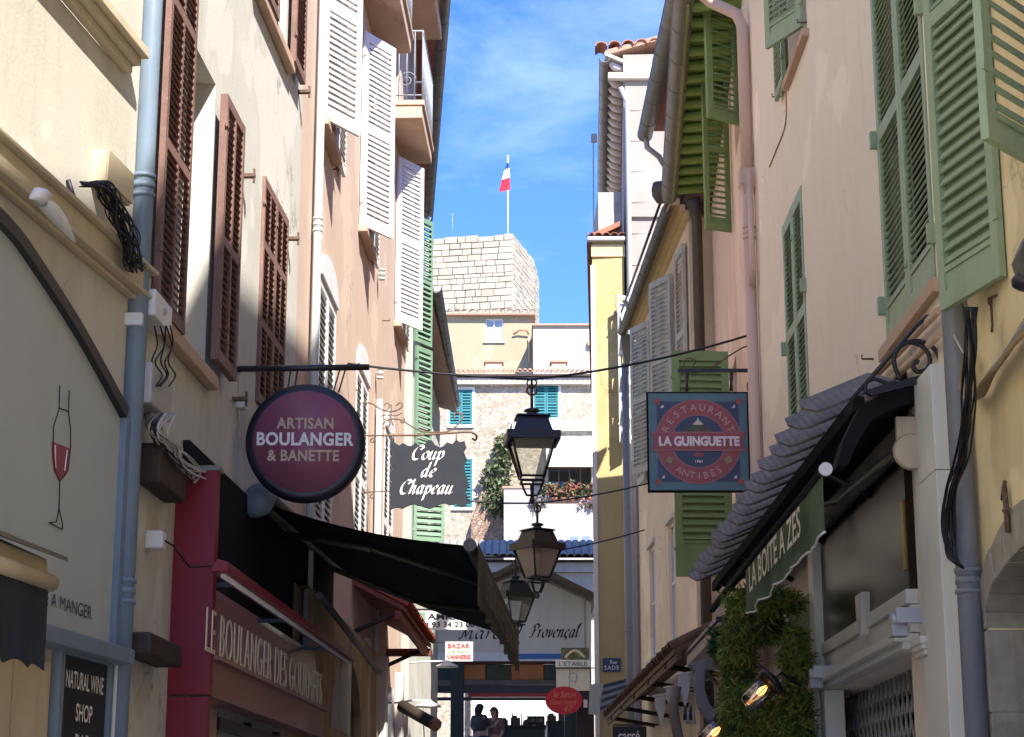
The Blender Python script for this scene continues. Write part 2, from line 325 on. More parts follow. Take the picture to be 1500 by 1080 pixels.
white_stone = mat('white_painted_trim', (.64, .60, .53), 0.7, var=.08, vscale=4, bump=.1, bscale=50, streak=.15)
tan_trim = mat('tan_trim', (.55, .38, .26), 0.8, var=.12, vscale=4, bump=.2, bscale=50, streak=.2)
cream_trim = mat('cream_moulding', (.56, .47, .32), 0.8, var=.12, vscale=4, bump=.25, bscale=50, streak=.35)
yellow_trim = mat('yellow_cornice', (.64, .49, .25), 0.8, var=.12, vscale=4, bump=.2, bscale=50, streak=.25)
shop_paint = mat('grey_green_shop_paint', (.68, .68, .60), 0.5, var=.08, vscale=2, bump=.04, bscale=40, streak=.15)
dark_glass = mat('dark_window_glass', (.012, .013, .014), 0.08, var=.2, vscale=2, spec=.6)
dark_room = mat('dark_interior', (.010, .009, .008), 0.9, var=.2)
cable_black = mat('black_cable', (.012, .012, .013), 0.5, var=.2)
cable_tan = mat('tan_cable', (.40, .28, .14), 0.7, var=.25, vscale=12, bump=.2, bscale=60)
cable_white = mat('grey_white_cable', (.55, .52, .46), 0.6, var=.2)
plastic_cream = mat('cream_plastic', (.62, .52, .33), 0.5, var=.08)
plastic_white = mat('white_plastic', (.74, .74, .72), 0.4, var=.06)
plastic_grey = mat('grey_plastic', (.42, .41, .39), 0.5, var=.1)
lamp_grey = mat('grey_floodlight', (.46, .47, .47), 0.4, var=.08, metal=.2)
slate_mat = mat('slate', (.17, .18, .185), 0.55, var=.35, vscale=9, bump=.5, bscale=35, streak=.5, stretch=(6, 6, .6))
terra = mat('terracotta_tile', (.38, .15, .085), 0.85, var=.4, vscale=7, bump=.3, bscale=40, col2=(.27, .13, .085))
terra_pale = mat('pale_terracotta_tile', (.44, .25, .16), 0.85, var=.4, vscale=4, bump=.3, bscale=40, col2=(.33, .22, .16))
terra_red = mat('red_tile', (.42, .07, .035), 0.7, var=.4, vscale=7, bump=.3, bscale=40)
thatch_brown = mat('weathered_brown_tile', (.14, .085, .055), 0.9, var=.5, vscale=10, bump=.5, bscale=40)
limestone = mat('limestone_block', (.40, .35, .265), 0.92, var=.3, vscale=3, bump=.9, bscale=14, col2=(.37, .32, .24), dirt=(.25, .22, .17), dirt_amt=.35)
limestone_b = mat('grey_limestone_block', (.35, .31, .24), 0.92, var=.3, vscale=3, bump=.9, bscale=14, col2=(.31, .275, .215), dirt=(.2, .18, .15), dirt_amt=.4)
limestone_c = mat('white_limestone_block', (.45, .40, .31), 0.92, var=.2, vscale=3, bump=.9, bscale=14, dirt=(.3, .27, .2), dirt_amt=.25)
joint_mortar = mat('lime_mortar', (.42, .365, .275), 0.95, var=.2, vscale=5, bump=.5, bscale=30)
arch_stone = mat('grey_arch_stone', (.40, .36, .29), 0.9, var=.35, vscale=4, bump=.7, bscale=25, streak=.5, dirt=(.12, .1, .07), dirt_amt=.4)
rubble_wall = rubble('rubble_masonry', 6.6, [(.34, .27, .19), (.52, .44, .33), (.42, .35, .26), (.60, .53, .42)], (.44, .37, .28), .6, .06)
rust_rubble = rubble('rusty_rubble', 7.0, [(.30, .19, .13), (.42, .28, .19), (.24, .16, .12), (.5, .38, .28)], (.36, .26, .19))
asphalt = mat('street_paving', (.52, .49, .45), 0.85, var=.25, vscale=2, bump=.4, bscale=25)
white_cloth = mat('white_canvas', (.62, .61, .58), 0.8, var=.04, vscale=3)
clear_glass = glass('lantern_glass', (.97, .98, .96), .06, .95, .07)

def ribbed_slate():
    """split slate with fine ribs across its length"""
    m = bpy.data.materials.new('ribbed_slate'); m.use_nodes = True; t = m.node_tree; b = t.nodes['Principled BSDF']; L = t.links.new
    b.inputs['Roughness'].default_value = .6; b.inputs['Specular IOR Level'].default_value = .3
    g = N(t, 'NewGeometry'); w = N(t, 'TexWave', Scale=7.5, Distortion=1.2, Detail=2.0); w.bands_direction = 'X'; L(g.outputs['Position'], w.inputs['Vector'])
    n = N(t, 'TexNoise', Scale=5.0, Detail=6.0, Roughness=.65); L(g.outputs['Position'], n.inputs['Vector'])
    r = N(t, 'ValToRGB'); r.color_ramp.elements[0].position = .3; r.color_ramp.elements[0].color = (.09, .087, .08, 1); r.color_ramp.elements[1].position = .72; r.color_ramp.elements[1].color = (.20, .19, .165, 1); L(n.outputs['Fac'], r.inputs['Fac'])
    mx = N(t, 'Mix', data_type='RGBA', blend_type='MULTIPLY'); mx.inputs['Factor'].default_value = .2; L(r.outputs['Color'], mx.inputs['A']); L(w.outputs['Color'], mx.inputs['B']); L(mx.outputs['Result'], b.inputs['Base Color'])
    bp = N(t, 'Bump', Strength=.6, Distance=.006); L(w.outputs['Fac'], bp.inputs['Height']); L(bp.outputs[0], b.inputs['Normal']); return m
slate_mat = ribbed_slate()

# ------------------------------------------------------------------ builders
def wall(fac, s0, s1, z0, z1, holes, m, parent, back=5.0, reveal=0.26, name='wall', lintel=True):
    """front with real openings (s0,s1,z0,z1 each), reveals, end walls, top"""
    S = sorted({s0, s1, *[h[0] for h in holes], *[h[1] for h in holes]}); Z = sorted({z0, z1, *[h[2] for h in holes], *[h[3] for h in holes]})
    mb = MB()
    for i in range(len(S) - 1):
        for j in range(len(Z) - 1):
            cs, cz = (S[i] + S[i + 1]) / 2, (Z[j] + Z[j + 1]) / 2
            if any(h[0] < cs < h[1] and h[2] < cz < h[3] for h in holes): continue
            mb.quad(fac.p(S[i], 0, Z[j]), fac.p(S[i + 1], 0, Z[j]), fac.p(S[i + 1], 0, Z[j + 1]), fac.p(S[i], 0, Z[j + 1]))
    for h in holes:
        a0, a1, c0, c1 = h[:4]; d = h[4] if len(h) > 4 else reveal
        for (p, q) in (((a0, c0), (a0, c1)), ((a1, c0), (a1, c1)), ((a0, c0), (a1, c0)), ((a0, c1), (a1, c1))):
            mb.quad(fac.p(p[0], 0, p[1]), fac.p(q[0], 0, q[1]), fac.p(q[0], -d, q[1]), fac.p(p[0], -d, p[1]))
    for s in (s0, s1): mb.quad(fac.p(s, 0, z0), fac.p(s, -back, z0), fac.p(s, -back, z1), fac.p(s, 0, z1))
    mb.quad(fac.p(s0, 0, z1), fac.p(s1, 0, z1), fac.p(s1, -back, z1), fac.p(s0, -back, z1))
    mb.quad(fac.p(s0, -back, z0), fac.p(s1, -back, z0), fac.p(s1, -back, z1), fac.p(s0, -back, z1))
    return mb.build(name, m, parent)
def window(fac, a0, a1, c0, c1, parent, depth=0.26, frame=white_paint, bars=(1, 2), glassm=dark_glass):
    """casement set back in its opening: frame with glazing bars, panes behind"""
    w = MB(); t = 0.05
    w.box(fac, a0, a0 + t, -depth, -depth + .05, c0, c1); w.box(fac, a1 - t, a1, -depth, -depth + .05, c0, c1)
    w.box(fac, a0 + t, a1 - t, -depth, -depth + .05, c0, c0 + t); w.box(fac, a0 + t, a1 - t, -depth, -depth + .05, c1 - t, c1)
    for i in range(bars[0]):
        x = a0 + (a1 - a0) * (i + 1) / (bars[0] + 1); w.box(fac, x - .025, x + .025, -depth + .003, -depth + .047, c0 + t, c1 - t)
    for j in range(bars[1]):
        z = c0 + (c1 - c0) * (j + 1) / (bars[1] + 1); w.box(fac, a0 + t, a1 - t, -depth + .006, -depth + .043, z - .015, z + .015)
    o = w.build('window', frame, parent)
    nx, nz_ = bars[0] + 1, bars[1] + 1; g = None
    for i in range(nx):
        for j in range(nz_):
            p = MB().box(fac, a0 + (a1 - a0) * i / nx, a0 + (a1 - a0) * (i + 1) / nx, -depth - .02, -depth - .008, c0 + (c1 - c0) * j / nz_, c0 + (c1 - c0) * (j + 1) / nz_)
            p.build('pane', glassm, o)
    return o
def shutter(parent, fr, w, h, m, pitch=0.06, cols=1, rails=(), stile=0.05, rail=0.07, solid=0.0, th=0.036, tilt=54, label=None, deep=.60, back=False):
    mb = MB(); xs = [w * i / cols for i in range(cols + 1)]; rj = random.Random(int(fr.o.x * 977 + fr.o.y * 331 + fr.o.z * 71))
    hs = stile / 2
    mb.box(fr, 0, stile, 0, th, 0, h); mb.box(fr, w - stile, w, 0, th, 0, h)
    for x in xs[1:-1]: mb.box(fr, x - hs * .8, x + hs * .8, .002, th - .002, rail, h - rail)
    lo = max(rail, solid)
    mb.box(fr, stile, w - stile, .001, th - .001, 0, rail if not solid else rail); mb.box(fr, stile, w - stile, .001, th - .001, h - rail, h)
    if solid: mb.box(fr, stile, w - stile, .008, th - .010, rail, solid - .03); mb.box(fr, stile, w - stile, .001, th - .001, solid - .03, solid)
    if back: mb.box(fr, stile * .5, w - stile * .5, -.012, -.002, rail * .5, h - rail * .5)
    for r in rails: mb.box(fr, stile, w - stile, .001, th - .001, r - rail * .45, r + rail * .45)
    for zz in (h * .12, h * .88): mb.box(fr, -.02, .03, th - .004, th + .008, zz - .018, zz + .018)
    o = mb.build('shutter', m, parent, label=label)
    edges = [lo] + [r + k * rail * .45 for r in sorted(rails) for k in (-1, 1)] + [h - rail]
    ct, st = math.cos(R(tilt)), math.sin(R(tilt))
    for ci in range(cols):
        a0 = stile if ci == 0 else xs[ci] + hs * .8; a1 = w - stile if ci == cols - 1 else xs[ci + 1] - hs * .8
        proto = None
        for k in range(0, len(edges), 2):
            c0, c1 = edges[k], edges[k + 1]; n = max(1, int(round((c1 - c0) / pitch)))
            for i in range(n):
                c = c0 + (i + .5) * (c1 - c0) / n; P = fr.p((a0 + a1) / 2, th * .5, c)
                if proto is None:
                    sf = Fr(P, fr.X, fr.Y * ct - fr.Z * st, fr.Y * st + fr.Z * ct); hw = (a1 - a0) / 2
                    proto = MB().box(sf, -hw, hw, -pitch * deep, pitch * deep, -.0055, .0055).build('slat', m, o, loc=P)
                else:
                    sl_ = again(proto, P + fr.Z * rj.uniform(-.0022, .0022), o)   # no slat sits quite like its neighbour
                    sl_.rotation_mode = 'QUATERNION'; sl_.rotation_quaternion = Quaternion(fr.X, rj.uniform(-.03, .03)) @ Quaternion(fr.Y, rj.uniform(-.006, .006))
    return o
def line_tube(name, pts, r, m, parent=None, n=8): return MB().tube(pts, r, n).build(name, m, parent)
def sag(p, q, d, n=14):
    p, q = Vector(p), Vector(q); return [p.lerp(q, i / n) - UP * d * 4 * (i / n) * (1 - i / n) for i in range(n + 1)]
def spiral(fr, a, c, r0, r1, t0, t1, b=0.0, n=26):
    out = []
    for i in range(n + 1):
        k = i / n; t = t0 + (t1 - t0) * k; r = r0 + (r1 - r0) * k
        out.append(fr.p(a + r * math.cos(t), b, c + r * math.sin(t)))
    return out
def smooth_pts(fr, pts, n=6, b=0.0):
    """Catmull-Rom through (a,c) points"""
    P = [pts[0]] + list(pts) + [pts[-1]]; out = []
    for i in range(1, len(P) - 2):
        for k in range(n):
            t = k / n; q = []
            for d in range(2):
                p0, p1, p2, p3 = P[i - 1][d], P[i][d], P[i + 1][d], P[i + 2][d]
                q.append(.5 * (2 * p1 + (p2 - p0) * t + (2 * p0 - 5 * p1 + 4 * p2 - p3) * t * t + (3 * p1 - p0 - 3 * p2 + p3) * t ** 3))
            out.append(fr.p(q[0], b, q[1]))
    out.append(fr.p(pts[-1][0], b, pts[-1][1])); return out
def gutter(p, q, r, m, parent, joints=0.9, name='gutter'):
    """half round gutter open at the top with soldered joints"""
    p, q = Vector(p), Vector(q); d = (q - p).normalized(); sd = d.cross(UP).normalized(); mb = MB()
    def prof(c, rr): return [c + sd * rr * math.cos(a) - UP * rr * math.sin(a) for a in [math.pi * k / 10 for k in range(11)]]
    mb.grid([prof(p, r), prof(q, r)]); mb.grid([prof(p, r * .93), prof(q, r * .93)])
    for c in (p, q): mb.add(prof(c, r) + prof(c, r * .93), [(k, k + 1, 12 + k, 11 + k) for k in range(10)])
    L_ = (q - p).length; n = max(1, int(L_ / joints))
    for i in range(n + 1):
        c = p.lerp(q, min(1, (i + .3) / n)); mb.grid([prof(c, r * 1.0), prof(c, r * 1.06), prof(c + d * .03, r * 1.06), prof(c + d * .03, r * 1.0)])
    for s in (-1, 1): mb.tube([p + sd * r * s, q + sd * r * s], r * .09, 6)
    return mb.build(name, m, parent)
def downpipe(parent, x, y, z0, z1, r, m, collars=(), name='downpipe', top=None, label=None):
    pts = [Vector((x, y, z0)), Vector((x, y, z1))] + ([Vector(t) for t in top] if top else [])
    o = MB().tube(pts, r, 14).build(name, m, parent, label=label)
    for z in collars:
        mb = MB()
        mb.tube([(x, y, z), (x, y, z + .022)], r * 1.16, 14); mb.tube([(x, y, z + .05), (x, y, z + .085)], r * 1.10, 14); mb.tube([(x, y, z + .11), (x, y, z + .132)], r * 1.16, 14)
        mb.build('collar', m, o)
    return o
def barrel(fr, L_, r, m, parent, up=True, name='tile', taper=.85):
    """one curved clay tile lying along fr.Y (outward), its outer lower end at b=0"""
    mb = MB(); n = 6
    def prof(b, rr, th): return [fr.p(rr * math.cos(a) * 1.0, b, (1 if up else -1) * rr * math.sin(a) * .8 + th) for a in [math.pi * k / n for k in range(n + 1)]]
    A, B_ = prof(0, r, 0), prof(-L_, r * taper, 0); A2, B2 = prof(0, r * .84, -.002), prof(-L_, r * taper * .84, -.002)
    mb.grid([A, B_]); mb.grid([A2, B2]); mb.add(A + A2, [(k, k + 1, n + 2 + k, n + 1 + k) for k in range(n)])
    return mb.build(name, m, parent, loc=fr.p(0, 0, 0))
def roof_slab(fac, s0, s1, z, over, run, rise, m, parent, th=0.10):
    mb = MB(); fo = Fr(fac.o, fac.X, fac.Y)
    k = rise / run
    vs = [fac.p(s, b, z - b * k + c) for c in (0, th) for s in (s0, s1) for b in (over, -run)]
    mb.add(vs, [(0, 1, 3, 2), (4, 6, 7, 5), (0, 4, 5, 1), (2, 3, 7, 6), (0, 2, 6, 4), (1, 5, 7, 3)])
    return mb.build('roof', m, parent)
# calligraphic pen: letters as strokes on a unit x-height grid
PEN = {
 'C': ([[(1.05, 1.35), (.85, 1.62), (.5, 1.6), (.12, 1.1), (.08, .5), (.32, .05), (.7, .02), (1.0, .25)], [(1.05, 1.35), (.9, 1.2), (.78, 1.32)]], 1.05),
 'o': ([[(.5, .98), (.15, .75), (.08, .35), (.3, .02), (.62, .2), (.68, .65), (.5, .98)]], .72),
 'u': ([[(.0, .8), (.12, .97), (.16, .75), (.1, .2), (.28, .02), (.55, .3), (.62, .95)], [(.62, .95), (.58, .2), (.7, .02), (.85, .2)]], .82),
 'p': ([[(.0, .8), (.15, .98), (.16, .5), (.1, -.75)], [(.14, .5), (.35, .92), (.6, .88), (.68, .45), (.45, .03), (.15, .15)]], .76),
 'd': ([[(.55, .85), (.3, .98), (.07, .55), (.18, .03), (.45, .15), (.6, .7)], [(.68, 1.75), (.6, .7), (.58, .15), (.72, .02), (.85, .18)]], .84),
 'e': ([[(.1, .45), (.4, .55), (.58, .78), (.4, .98), (.12, .65), (.1, .25), (.32, .02), (.62, .22)]], .66),
 'h': ([[(.0, 1.4), (.18, 1.72), (.2, 1.2), (.1, .0)], [(.12, .4), (.35, .9), (.55, .88), (.55, .45), (.55, .1), (.68, .02), (.82, .2)]], .82),
 'a': ([[(.58, .85), (.32, .98), (.07, .55), (.18, .03), (.45, .15), (.6, .75)], [(.64, .97), (.6, .5), (.58, .12), (.7, .02), (.85, .2)]], .84),
 'v': ([[(.0, .8), (.14, .97), (.2, .6), (.28, .03), (.5, .3), (.62, .95)]], .66),
 'n': ([[(.0, .8), (.13, .97), (.14, .5), (.1, .0)], [(.12, .4), (.35, .92), (.56, .88), (.56, .45), (.56, .1), (.68, .02), (.82, .2)]], .82),
 'l': ([[(.1, .9), (.3, 1.5), (.25, 1.75), (.12, 1.5), (.1, .4), (.2, .02), (.4, .2)]], .4),
 'r': ([[(.0, .8), (.13, .97), (.14, .5), (.1, .0)], [(.12, .45), (.3, .88), (.5, .95)]], .52),
 'c': ([[(.55, .78), (.4, .98), (.12, .65), (.1, .25), (.32, .02), (.6, .2)]], .62),
 'P': ([[(.35, 1.5), (.35, .8), (.2, .05), (.0, .12)], [(.05, 1.2), (.3, 1.62), (.8, 1.6), (.95, 1.25), (.7, .88), (.35, .85)]], .95),
 'M': ([[(.0, .1), (.2, .1), (.35, 1.5)], [(.35, 1.5), (.55, .2)], [(.55, .2), (1.0, 1.55)], [(1.0, 1.55), (1.0, .2), (1.15, .02), (1.3, .2)]], 1.3),
}
PEN['é'] = (PEN['e'][0] + [[(.35, 1.2), (.55, 1.5)]], .66); PEN['ç'] = (PEN['c'][0] + [[(.34, .0), (.42, -.2), (.25, -.38)]], .62); PEN[' '] = ([], .5)
def script(word, fr, w, m, parent, xh, nib=0.13, slant=0.3, lift=0.004, name='lettering'):
    """hand-lettered italic: w = total width; xh = x-height in metres"""
    tot = sum(PEN[c][1] for c in word) + .12 * (len(word) - 1); sx = w / tot; mb = MB(); x = 0.0
    nv = (math.cos(R(35)) * nib * xh, math.sin(R(35)) * nib * xh); k = 0
    for ch in word:
        strokes, adv = PEN[ch]
        for st in strokes:
            pts = smooth_pts(Fr((0, 0, 0), (1, 0, 0), (0, 1, 0)), st, 6); k += 1
            rows = []
            for p in pts:
                a = (x + p.x) * sx + p.z * xh * slant; c = p.z * xh; lz = lift + .0004 * (k % 5)
                rows.append([fr.p(a - nv[0], lz, c - nv[1]), fr.p(a + nv[0], lz, c + nv[1])])
            mb.grid(rows, smooth=False)
        x += adv + .12
    return mb.build(name, m, parent)

def frect(fac, u0, u1, vref, uz, vtop, vbot, b=0.0):
    """facade rectangle: sides from two pixels at height vref, top and bottom from two pixels in column uz"""
    s = sorted((fac.at(u0, vref, b)[0], fac.at(u1, vref, b)[0])); return s[0], s[1], fac.at(uz, vbot, b)[1], fac.at(uz, vtop, b)[1]

# ------------------------------------------------------------------ ground
def ground_z(y): return 0.0 if y < 4 else (3.15 if y > 44 else 3.15 * (y - 4) / 40)
g = MB(); ys = [-60, -20, 0, 4] + list(range(6, 45, 2)) + [60, 100, 200, 600, 1500]
g.grid([[Vector((x, y, ground_z(y))) for x in (-800, -200, -40, -8, -3, 0, 3, 8, 40, 200, 800)] for y in ys], smooth=False)
tag(g.build('ground', asphalt), kind='structure')

L1 = Fac(-2.045, 10.1, .139, True); L2 = Fac(-2.045, 10.1, .052, True); L3 = Fac(-1.78, 15.2, .031, True)
L4 = Fac(-1.36, 25.4, -.0637, True); L5 = Fac(-1.90, 34.4, .022, True)

# ------------------------------------------------------------------ wine shop house (left foreground)
h1 = thing('house', 'cream house with the wine shop, nearest on the left', 'house', L1.p(-4, -2, 0), 'houses along the street')
sw = frect(L1, 30, 165, -60, 110, -420, 25)
wall(L1, -15, 0, -.5, 12.5, [(sw[0], sw[1], sw[2], sw[3])], cream_yellow, h1, back=6)
window(L1, sw[0], sw[1], sw[2], sw[3], h1)
roof_slab(L1, -15, 0, 12.5, .4, 6, 1.8, terra, h1)
a, c = L1.at(185, 89); a2, c2 = L1.at(60, -12)
sill = MB(); sill.box(L1, a - 1.5, a, .0, .13, c, c + .055); sill.box(L1, a - 1.49, a - .012, .0, .09, c - .045, c); sill.box(L1, a - 1.48, a - .03, .0, .05, c - .09, c - .045)
sill.build('window_sill', cream_trim, h1, .006)
# long cornice: stepped moulding
(a0, ct), (_, cb) = L1.at(203, 400), L1.at(196, 446)
cor = MB(); cor.box(L1, -15, a0, 0, .12, ct - .025, ct); cor.box(L1, -15, a0 - .01, 0, .08, cb + .05, ct - .025)
cor.box(L1, -15, a0 - .015, 0, .10, cb + .025, cb + .05); cor.box(L1, -15, a0 - .02, 0, .05, cb, cb + .025)
cor.build('cornice', cream_trim, h1, .008)
# painted board under the black arch
arch = [(-420, 120), (-300, 150), (-170, 208), (-80, 262), (0, 333), (48, 398), (100, 478), (140, 548), (171, 605)]
ap = [L1.at(u, v) for u, v in arch]
brd = [(-4.0, ap[0][1])] + ap + [L1.at(170, 955), L1.at(58, 925), (-4.0, L1.at(58, 925)[1])]
MB().prism(L1, [(p[0], p[1]) for p in brd], .004, .022).build('sign_board', board_grey, h1)
dense = smooth_pts(Fr((0, 0, 0), (1, 0, 0), (0, 1, 0)), ap, 6)
rows = []
for i, q in enumerate(dense):
    t = (dense[min(i + 1, len(dense) - 1)] - dense[max(i - 1, 0)]).normalized(); nn = Vector((-t.z, 0, t.x)) * .032
    A, B_ = q + nn, q - nn; rows.append([L1.p(A.x, .004, A.z), L1.p(A.x, .06, A.z), L1.p(B_.x, .06, B_.z), L1.p(B_.x, .004, B_.z)])
MB().grid(rows, smooth=False).build('arch_trim', black_iron, h1)
s0, s1, z0, z1 = frect(L1, 161, 177, 800, 168, 608, 955)
MB().box(L1, s0, s1, .004, .055, z0, z1).build('edge_strip', pipe_blue, h1, .004)
s0, s1, z0, z1 = frect(L1, 40, 160, 950, 110, 938, 962)
MB().box(L1, s0 - .9, s1, .0, .14, z0, z1).build('ledge', pipe_blue, h1, .008)
# wine glass drawn on the board
def gl(u, v): q = L1.at(u, v); return L1.p(q[0], .026, q[1])
gm_ = MB()
for path in ([(80, 565), (79, 600), (71, 625), (70, 660), (73, 690), (80, 706), (79, 745), (75, 765), (64, 766)], [(94, 572), (93, 605), (96, 630), (96, 655), (92, 690), (80, 706)], [(79, 745), (84, 768), (84, 776), (72, 770), (64, 766)], [(79, 598), (93, 603)]):
    gm_.tube([gl(*p) for p in path], .0028, 5)
gm_.build('glass_drawing', letter_black, h1)
MB().prism(L1, [L1.at(*p) for p in ((69, 647), (95, 657), (95, 675), (89, 697), (80, 705), (72, 690), (69, 670))], .0225, .0245).build('wine_drawing', mat('wine_red_paint', (.32, .075, .085), .6), h1)
for p0, p1 in (((73, 652), (74, 686)), ((91, 660), (87, 690))):
    MB().tube([gl(*p0), gl(*p1)], .0035, 5).build('highlight_stroke', letter_white, h1)
s0, s1, z0, z1 = frect(L1, 30, 127, 890, 95, 878, 898)
txt('CAVE A MANGER', L1.rd(s0, .022, z0), s1 - s0, z1 - z0, letter_black, h1, bold=-.005)
# blackboard with the shop's trade
s0, s1, z0, z1 = frect(L1, 80, 148, 1000, 110, 965, 1250)
bb = thing('shop_sign', 'tall black sign lettered white in a blue frame below the painted board', 'sign', L1.p(s0, .05, z0))
MB().box(L1, s0, s1, .0, .03, z0, z1).build('panel', letter_black, bb)
fm = MB(); fm.box(L1, s0 - .06, s0, .0, .05, z0, z1 + .03); fm.box(L1, s1, s1 + .05, .0, .05, z0, z1 + .03); fm.box(L1, s0, s1, .0, .048, z1, z1 + .03); fm.build('frame', pipe_blue, bb, .004)
w_ = s1 - s0
zt = L1.at(110, 1012)[1]; zs = L1.at(110, 1058)[1]
txt('NATURAL WINE', L1.rd(s0 + w_ * .08, .03, zt), w_ * .82, .085, letter_white, bb, bold=.012); txt('SHOP', L1.rd(s0 + w_ * .32, .03, zs), w_ * .36, .085, letter_white, bb, bold=.012)
txt('BAR', L1.rd(s0 + w_ * .34, .03, zs - .14), w_ * .32, .08, letter_white, bb, bold=.012)
# timber panelling of the shop front at the bottom left
s0, s1, z0, z1 = frect(L1, -120, 66, 1000, 50, 966, 1300)
pn = MB()
for i in range(3):
    x0 = s0 + (s1 - s0) * i / 3; pn.box(L1, x0 + .01, s0 + (s1 - s0) * (i + 1) / 3 - .01, .004, .03, z0, z1)
pn.build('shop_panel', cream_trim, h1, .006)

# folded awning of the wine shop
wa = thing('folded_awning', 'folded cream cassette awning with navy valance at the wine shop', 'awning', L1.p(-1.5, .4, 3))
e0, zt = L1.at(93, 817, .5); _, zr = L1.at(76, 862, .5)
A = -3.2
top = MB(); top.prism(Fr(L1.o, L1.Y, L1.X), [(.10, zt + .16), (.52, zt), (.52, zt - .018), (.10, zt + .14)], A, e0); top.build('cover', zinc, wa)
bx = MB(); bx.prism(Fr(L1.o, L1.Y, L1.X), [(.14, zt + .12), (.44, zt - .01), (.46, zt - .10), (.40, zr + .02), (.16, zr + .0)], A, e0 - .03); bx.build('cassette', cream_trim, wa, .006)
MB().tube([L1.p(A, .47, zr + .03), L1.p(e0 - .04, .47, zr + .03)], .035, 12).build('front_bar', cream_trim, wa)
rows = []
for i in range(40):
    a = A + (e0 - .07 - A) * i / 39; rows.append([L1.p(a, .47 + .012 * math.sin(a * 22) * k, zr + .02 - .34 * k - (.012 * math.sin(a * 30) if k == 1 else 0)) for k in (0, .33, .66, 1)])
MB().grid(rows).build('valance', navy_cloth, wa)

# junction box, cable bundle, white bag
jb = thing('junction_box', 'cream junction box on the plaster beside the blue downpipe', 'box', L1.p(*(lambda q: (q[0], .1, q[1]))(L1.at(165, 295))))
s0, s1, z0, z1 = frect(L1, 137, 176, 265, 160, 240, 290, .02)
MB().box(L1, s0, s1 - .0, .0, .085, z0, z1).build('case', plastic_cream, jb, .008)
MB().box(L1, s0 - .004, s1 + .004, .086, .097, z0 + .01, z1 - .0).build('lid', plastic_cream, jb, .004)
cb_ = thing('cable_bundle', 'tangle of black cables drooping from the cream junction box', 'cables', L1.p(*(lambda q: (q[0], .05, q[1]))(L1.at(175, 380))))
for i in range(30):
    j = [random.uniform(-12, 12) for _ in range(8)]
    pts = [(128 + j[0] * .3, 270 + j[1] * .3), (150 + j[0] * .4, 272 + j[2] * .5), (163 + j[3], 290 + j[4]), (175 + j[5], 325 + j[6]), (188 + j[7] * .8, 352 + j[1]), (192 + j[2] * .6, 378 + j[3]), (203 + j[4] * .3, 388 + j[5])]
    P3 = []
    for k, (u, v) in enumerate(pts):
        q = L1.at(u, v, .15); P3.append((q[0], q[1]))
    line_tube('cable', smooth_pts(L1, P3, 5, b=.12 + .012 * (i % 6)), random.choice((.0035, .0045, .006)), cable_black, cb_, 6)
bag = thing('plastic_bag', 'crumpled white bag hooked on the cornice left of the junction box', 'bag', L1.p(*(lambda q: (q[0], .2, q[1]))(L1.at(90, 350))))
mb = MB(); ctrs = [(62, 290, .055), (70, 300, .075), (80, 315, .07), (92, 332, .05), (104, 348, .022), (110, 356, .004)]
rows = []
for k, (u, v, r_) in enumerate(ctrs):
    q = L1.at(u, v, .24); rr = []
    for i in range(13):
        t = 2 * math.pi * i / 12; n_ = 1 + .25 * mnoise.noise(Vector((k * .9, math.cos(t) * 1.3, math.sin(t) * 1.3)))
        rr.append(L1.p(q[0] + r_ * n_ * math.cos(t), .24 + r_ * .7 * n_ * math.sin(t), q[1] + r_ * .35 * math.cos(t + .6)))
    rows.append(rr)
mb.grid(rows); mb.build('bag_body', plastic_white, bag)
MB().tube([L1.p(*(lambda q: (q[0], .22, q[1]))(L1.at(50, 290, .24))), L1.p(*(lambda q: (q[0], .24, q[1]))(L1.at(54, 284, .24))), L1.p(*(lambda q: (q[0], .24, q[1]))(L1.at(62, 290, .24)))], [.006, .03, .045], 8).build('bag_knot', plastic_white, bag)
hk = L1.at(98, 300)
line_tube('wall_stub', [L1.p(hk[0] - .03, .01, hk[1] + .12), L1.p(hk[0] + .05, .04, hk[1] - .02)], .012, black_iron, h1)

# ------------------------------------------------------------------ bakery house
h2 = thing('house', 'cream house with brown louvred shutters above the bakery', 'house', L2.p(2.5, -2, 0), 'houses along the street')
E2 = L2.sy(15.2)
w1 = frect(L2, 276, 317, 100, 316, 122, 578)          # deep window between the two brown leaves
w1 = (w1[0], w1[1], L2.at(330, 580)[1], L2.at(315, 122)[1])
w3 = frect(L2, 379, 416, 420, 416, 318, 640)
w4 = frect(L2, 395, 419, 20, 419, -140, 110); w4 = (w4[0], w4[1], L2.at(440, 139)[1], L2.at(440, 139)[1] + 1.9)
nich = (L2.at(300, 1060, .05)[0] + .1, E2 - .5, -.5, L2.at(289, 1012, .24)[1] - .35)
wall(L2, 0, E2, -.5, 13.0, [w1, w3, w4, (nich[0], nich[1], nich[2], nich[3], 1.2)], cream, h2, back=6, reveal=.30)
roof_slab(L2, 0, E2, 13.0, .4, 6, 1.8, terra, h2)
window(L2, *w1, h2, depth=.30); window(L2, *w4, h2, depth=.28)
MB().box(L2, w3[0], w3[1], -.28, -.24, w3[2], w3[3]).build('window', dark_room, h2)
for wz in (w1, w4):
    sm = MB(); sm.box(L2, wz[0] - .75, wz[1] + .12, .0, .07, wz[2] - .10, wz[2] - .01); sm.build('window_sill', tan_trim, h2, .01)
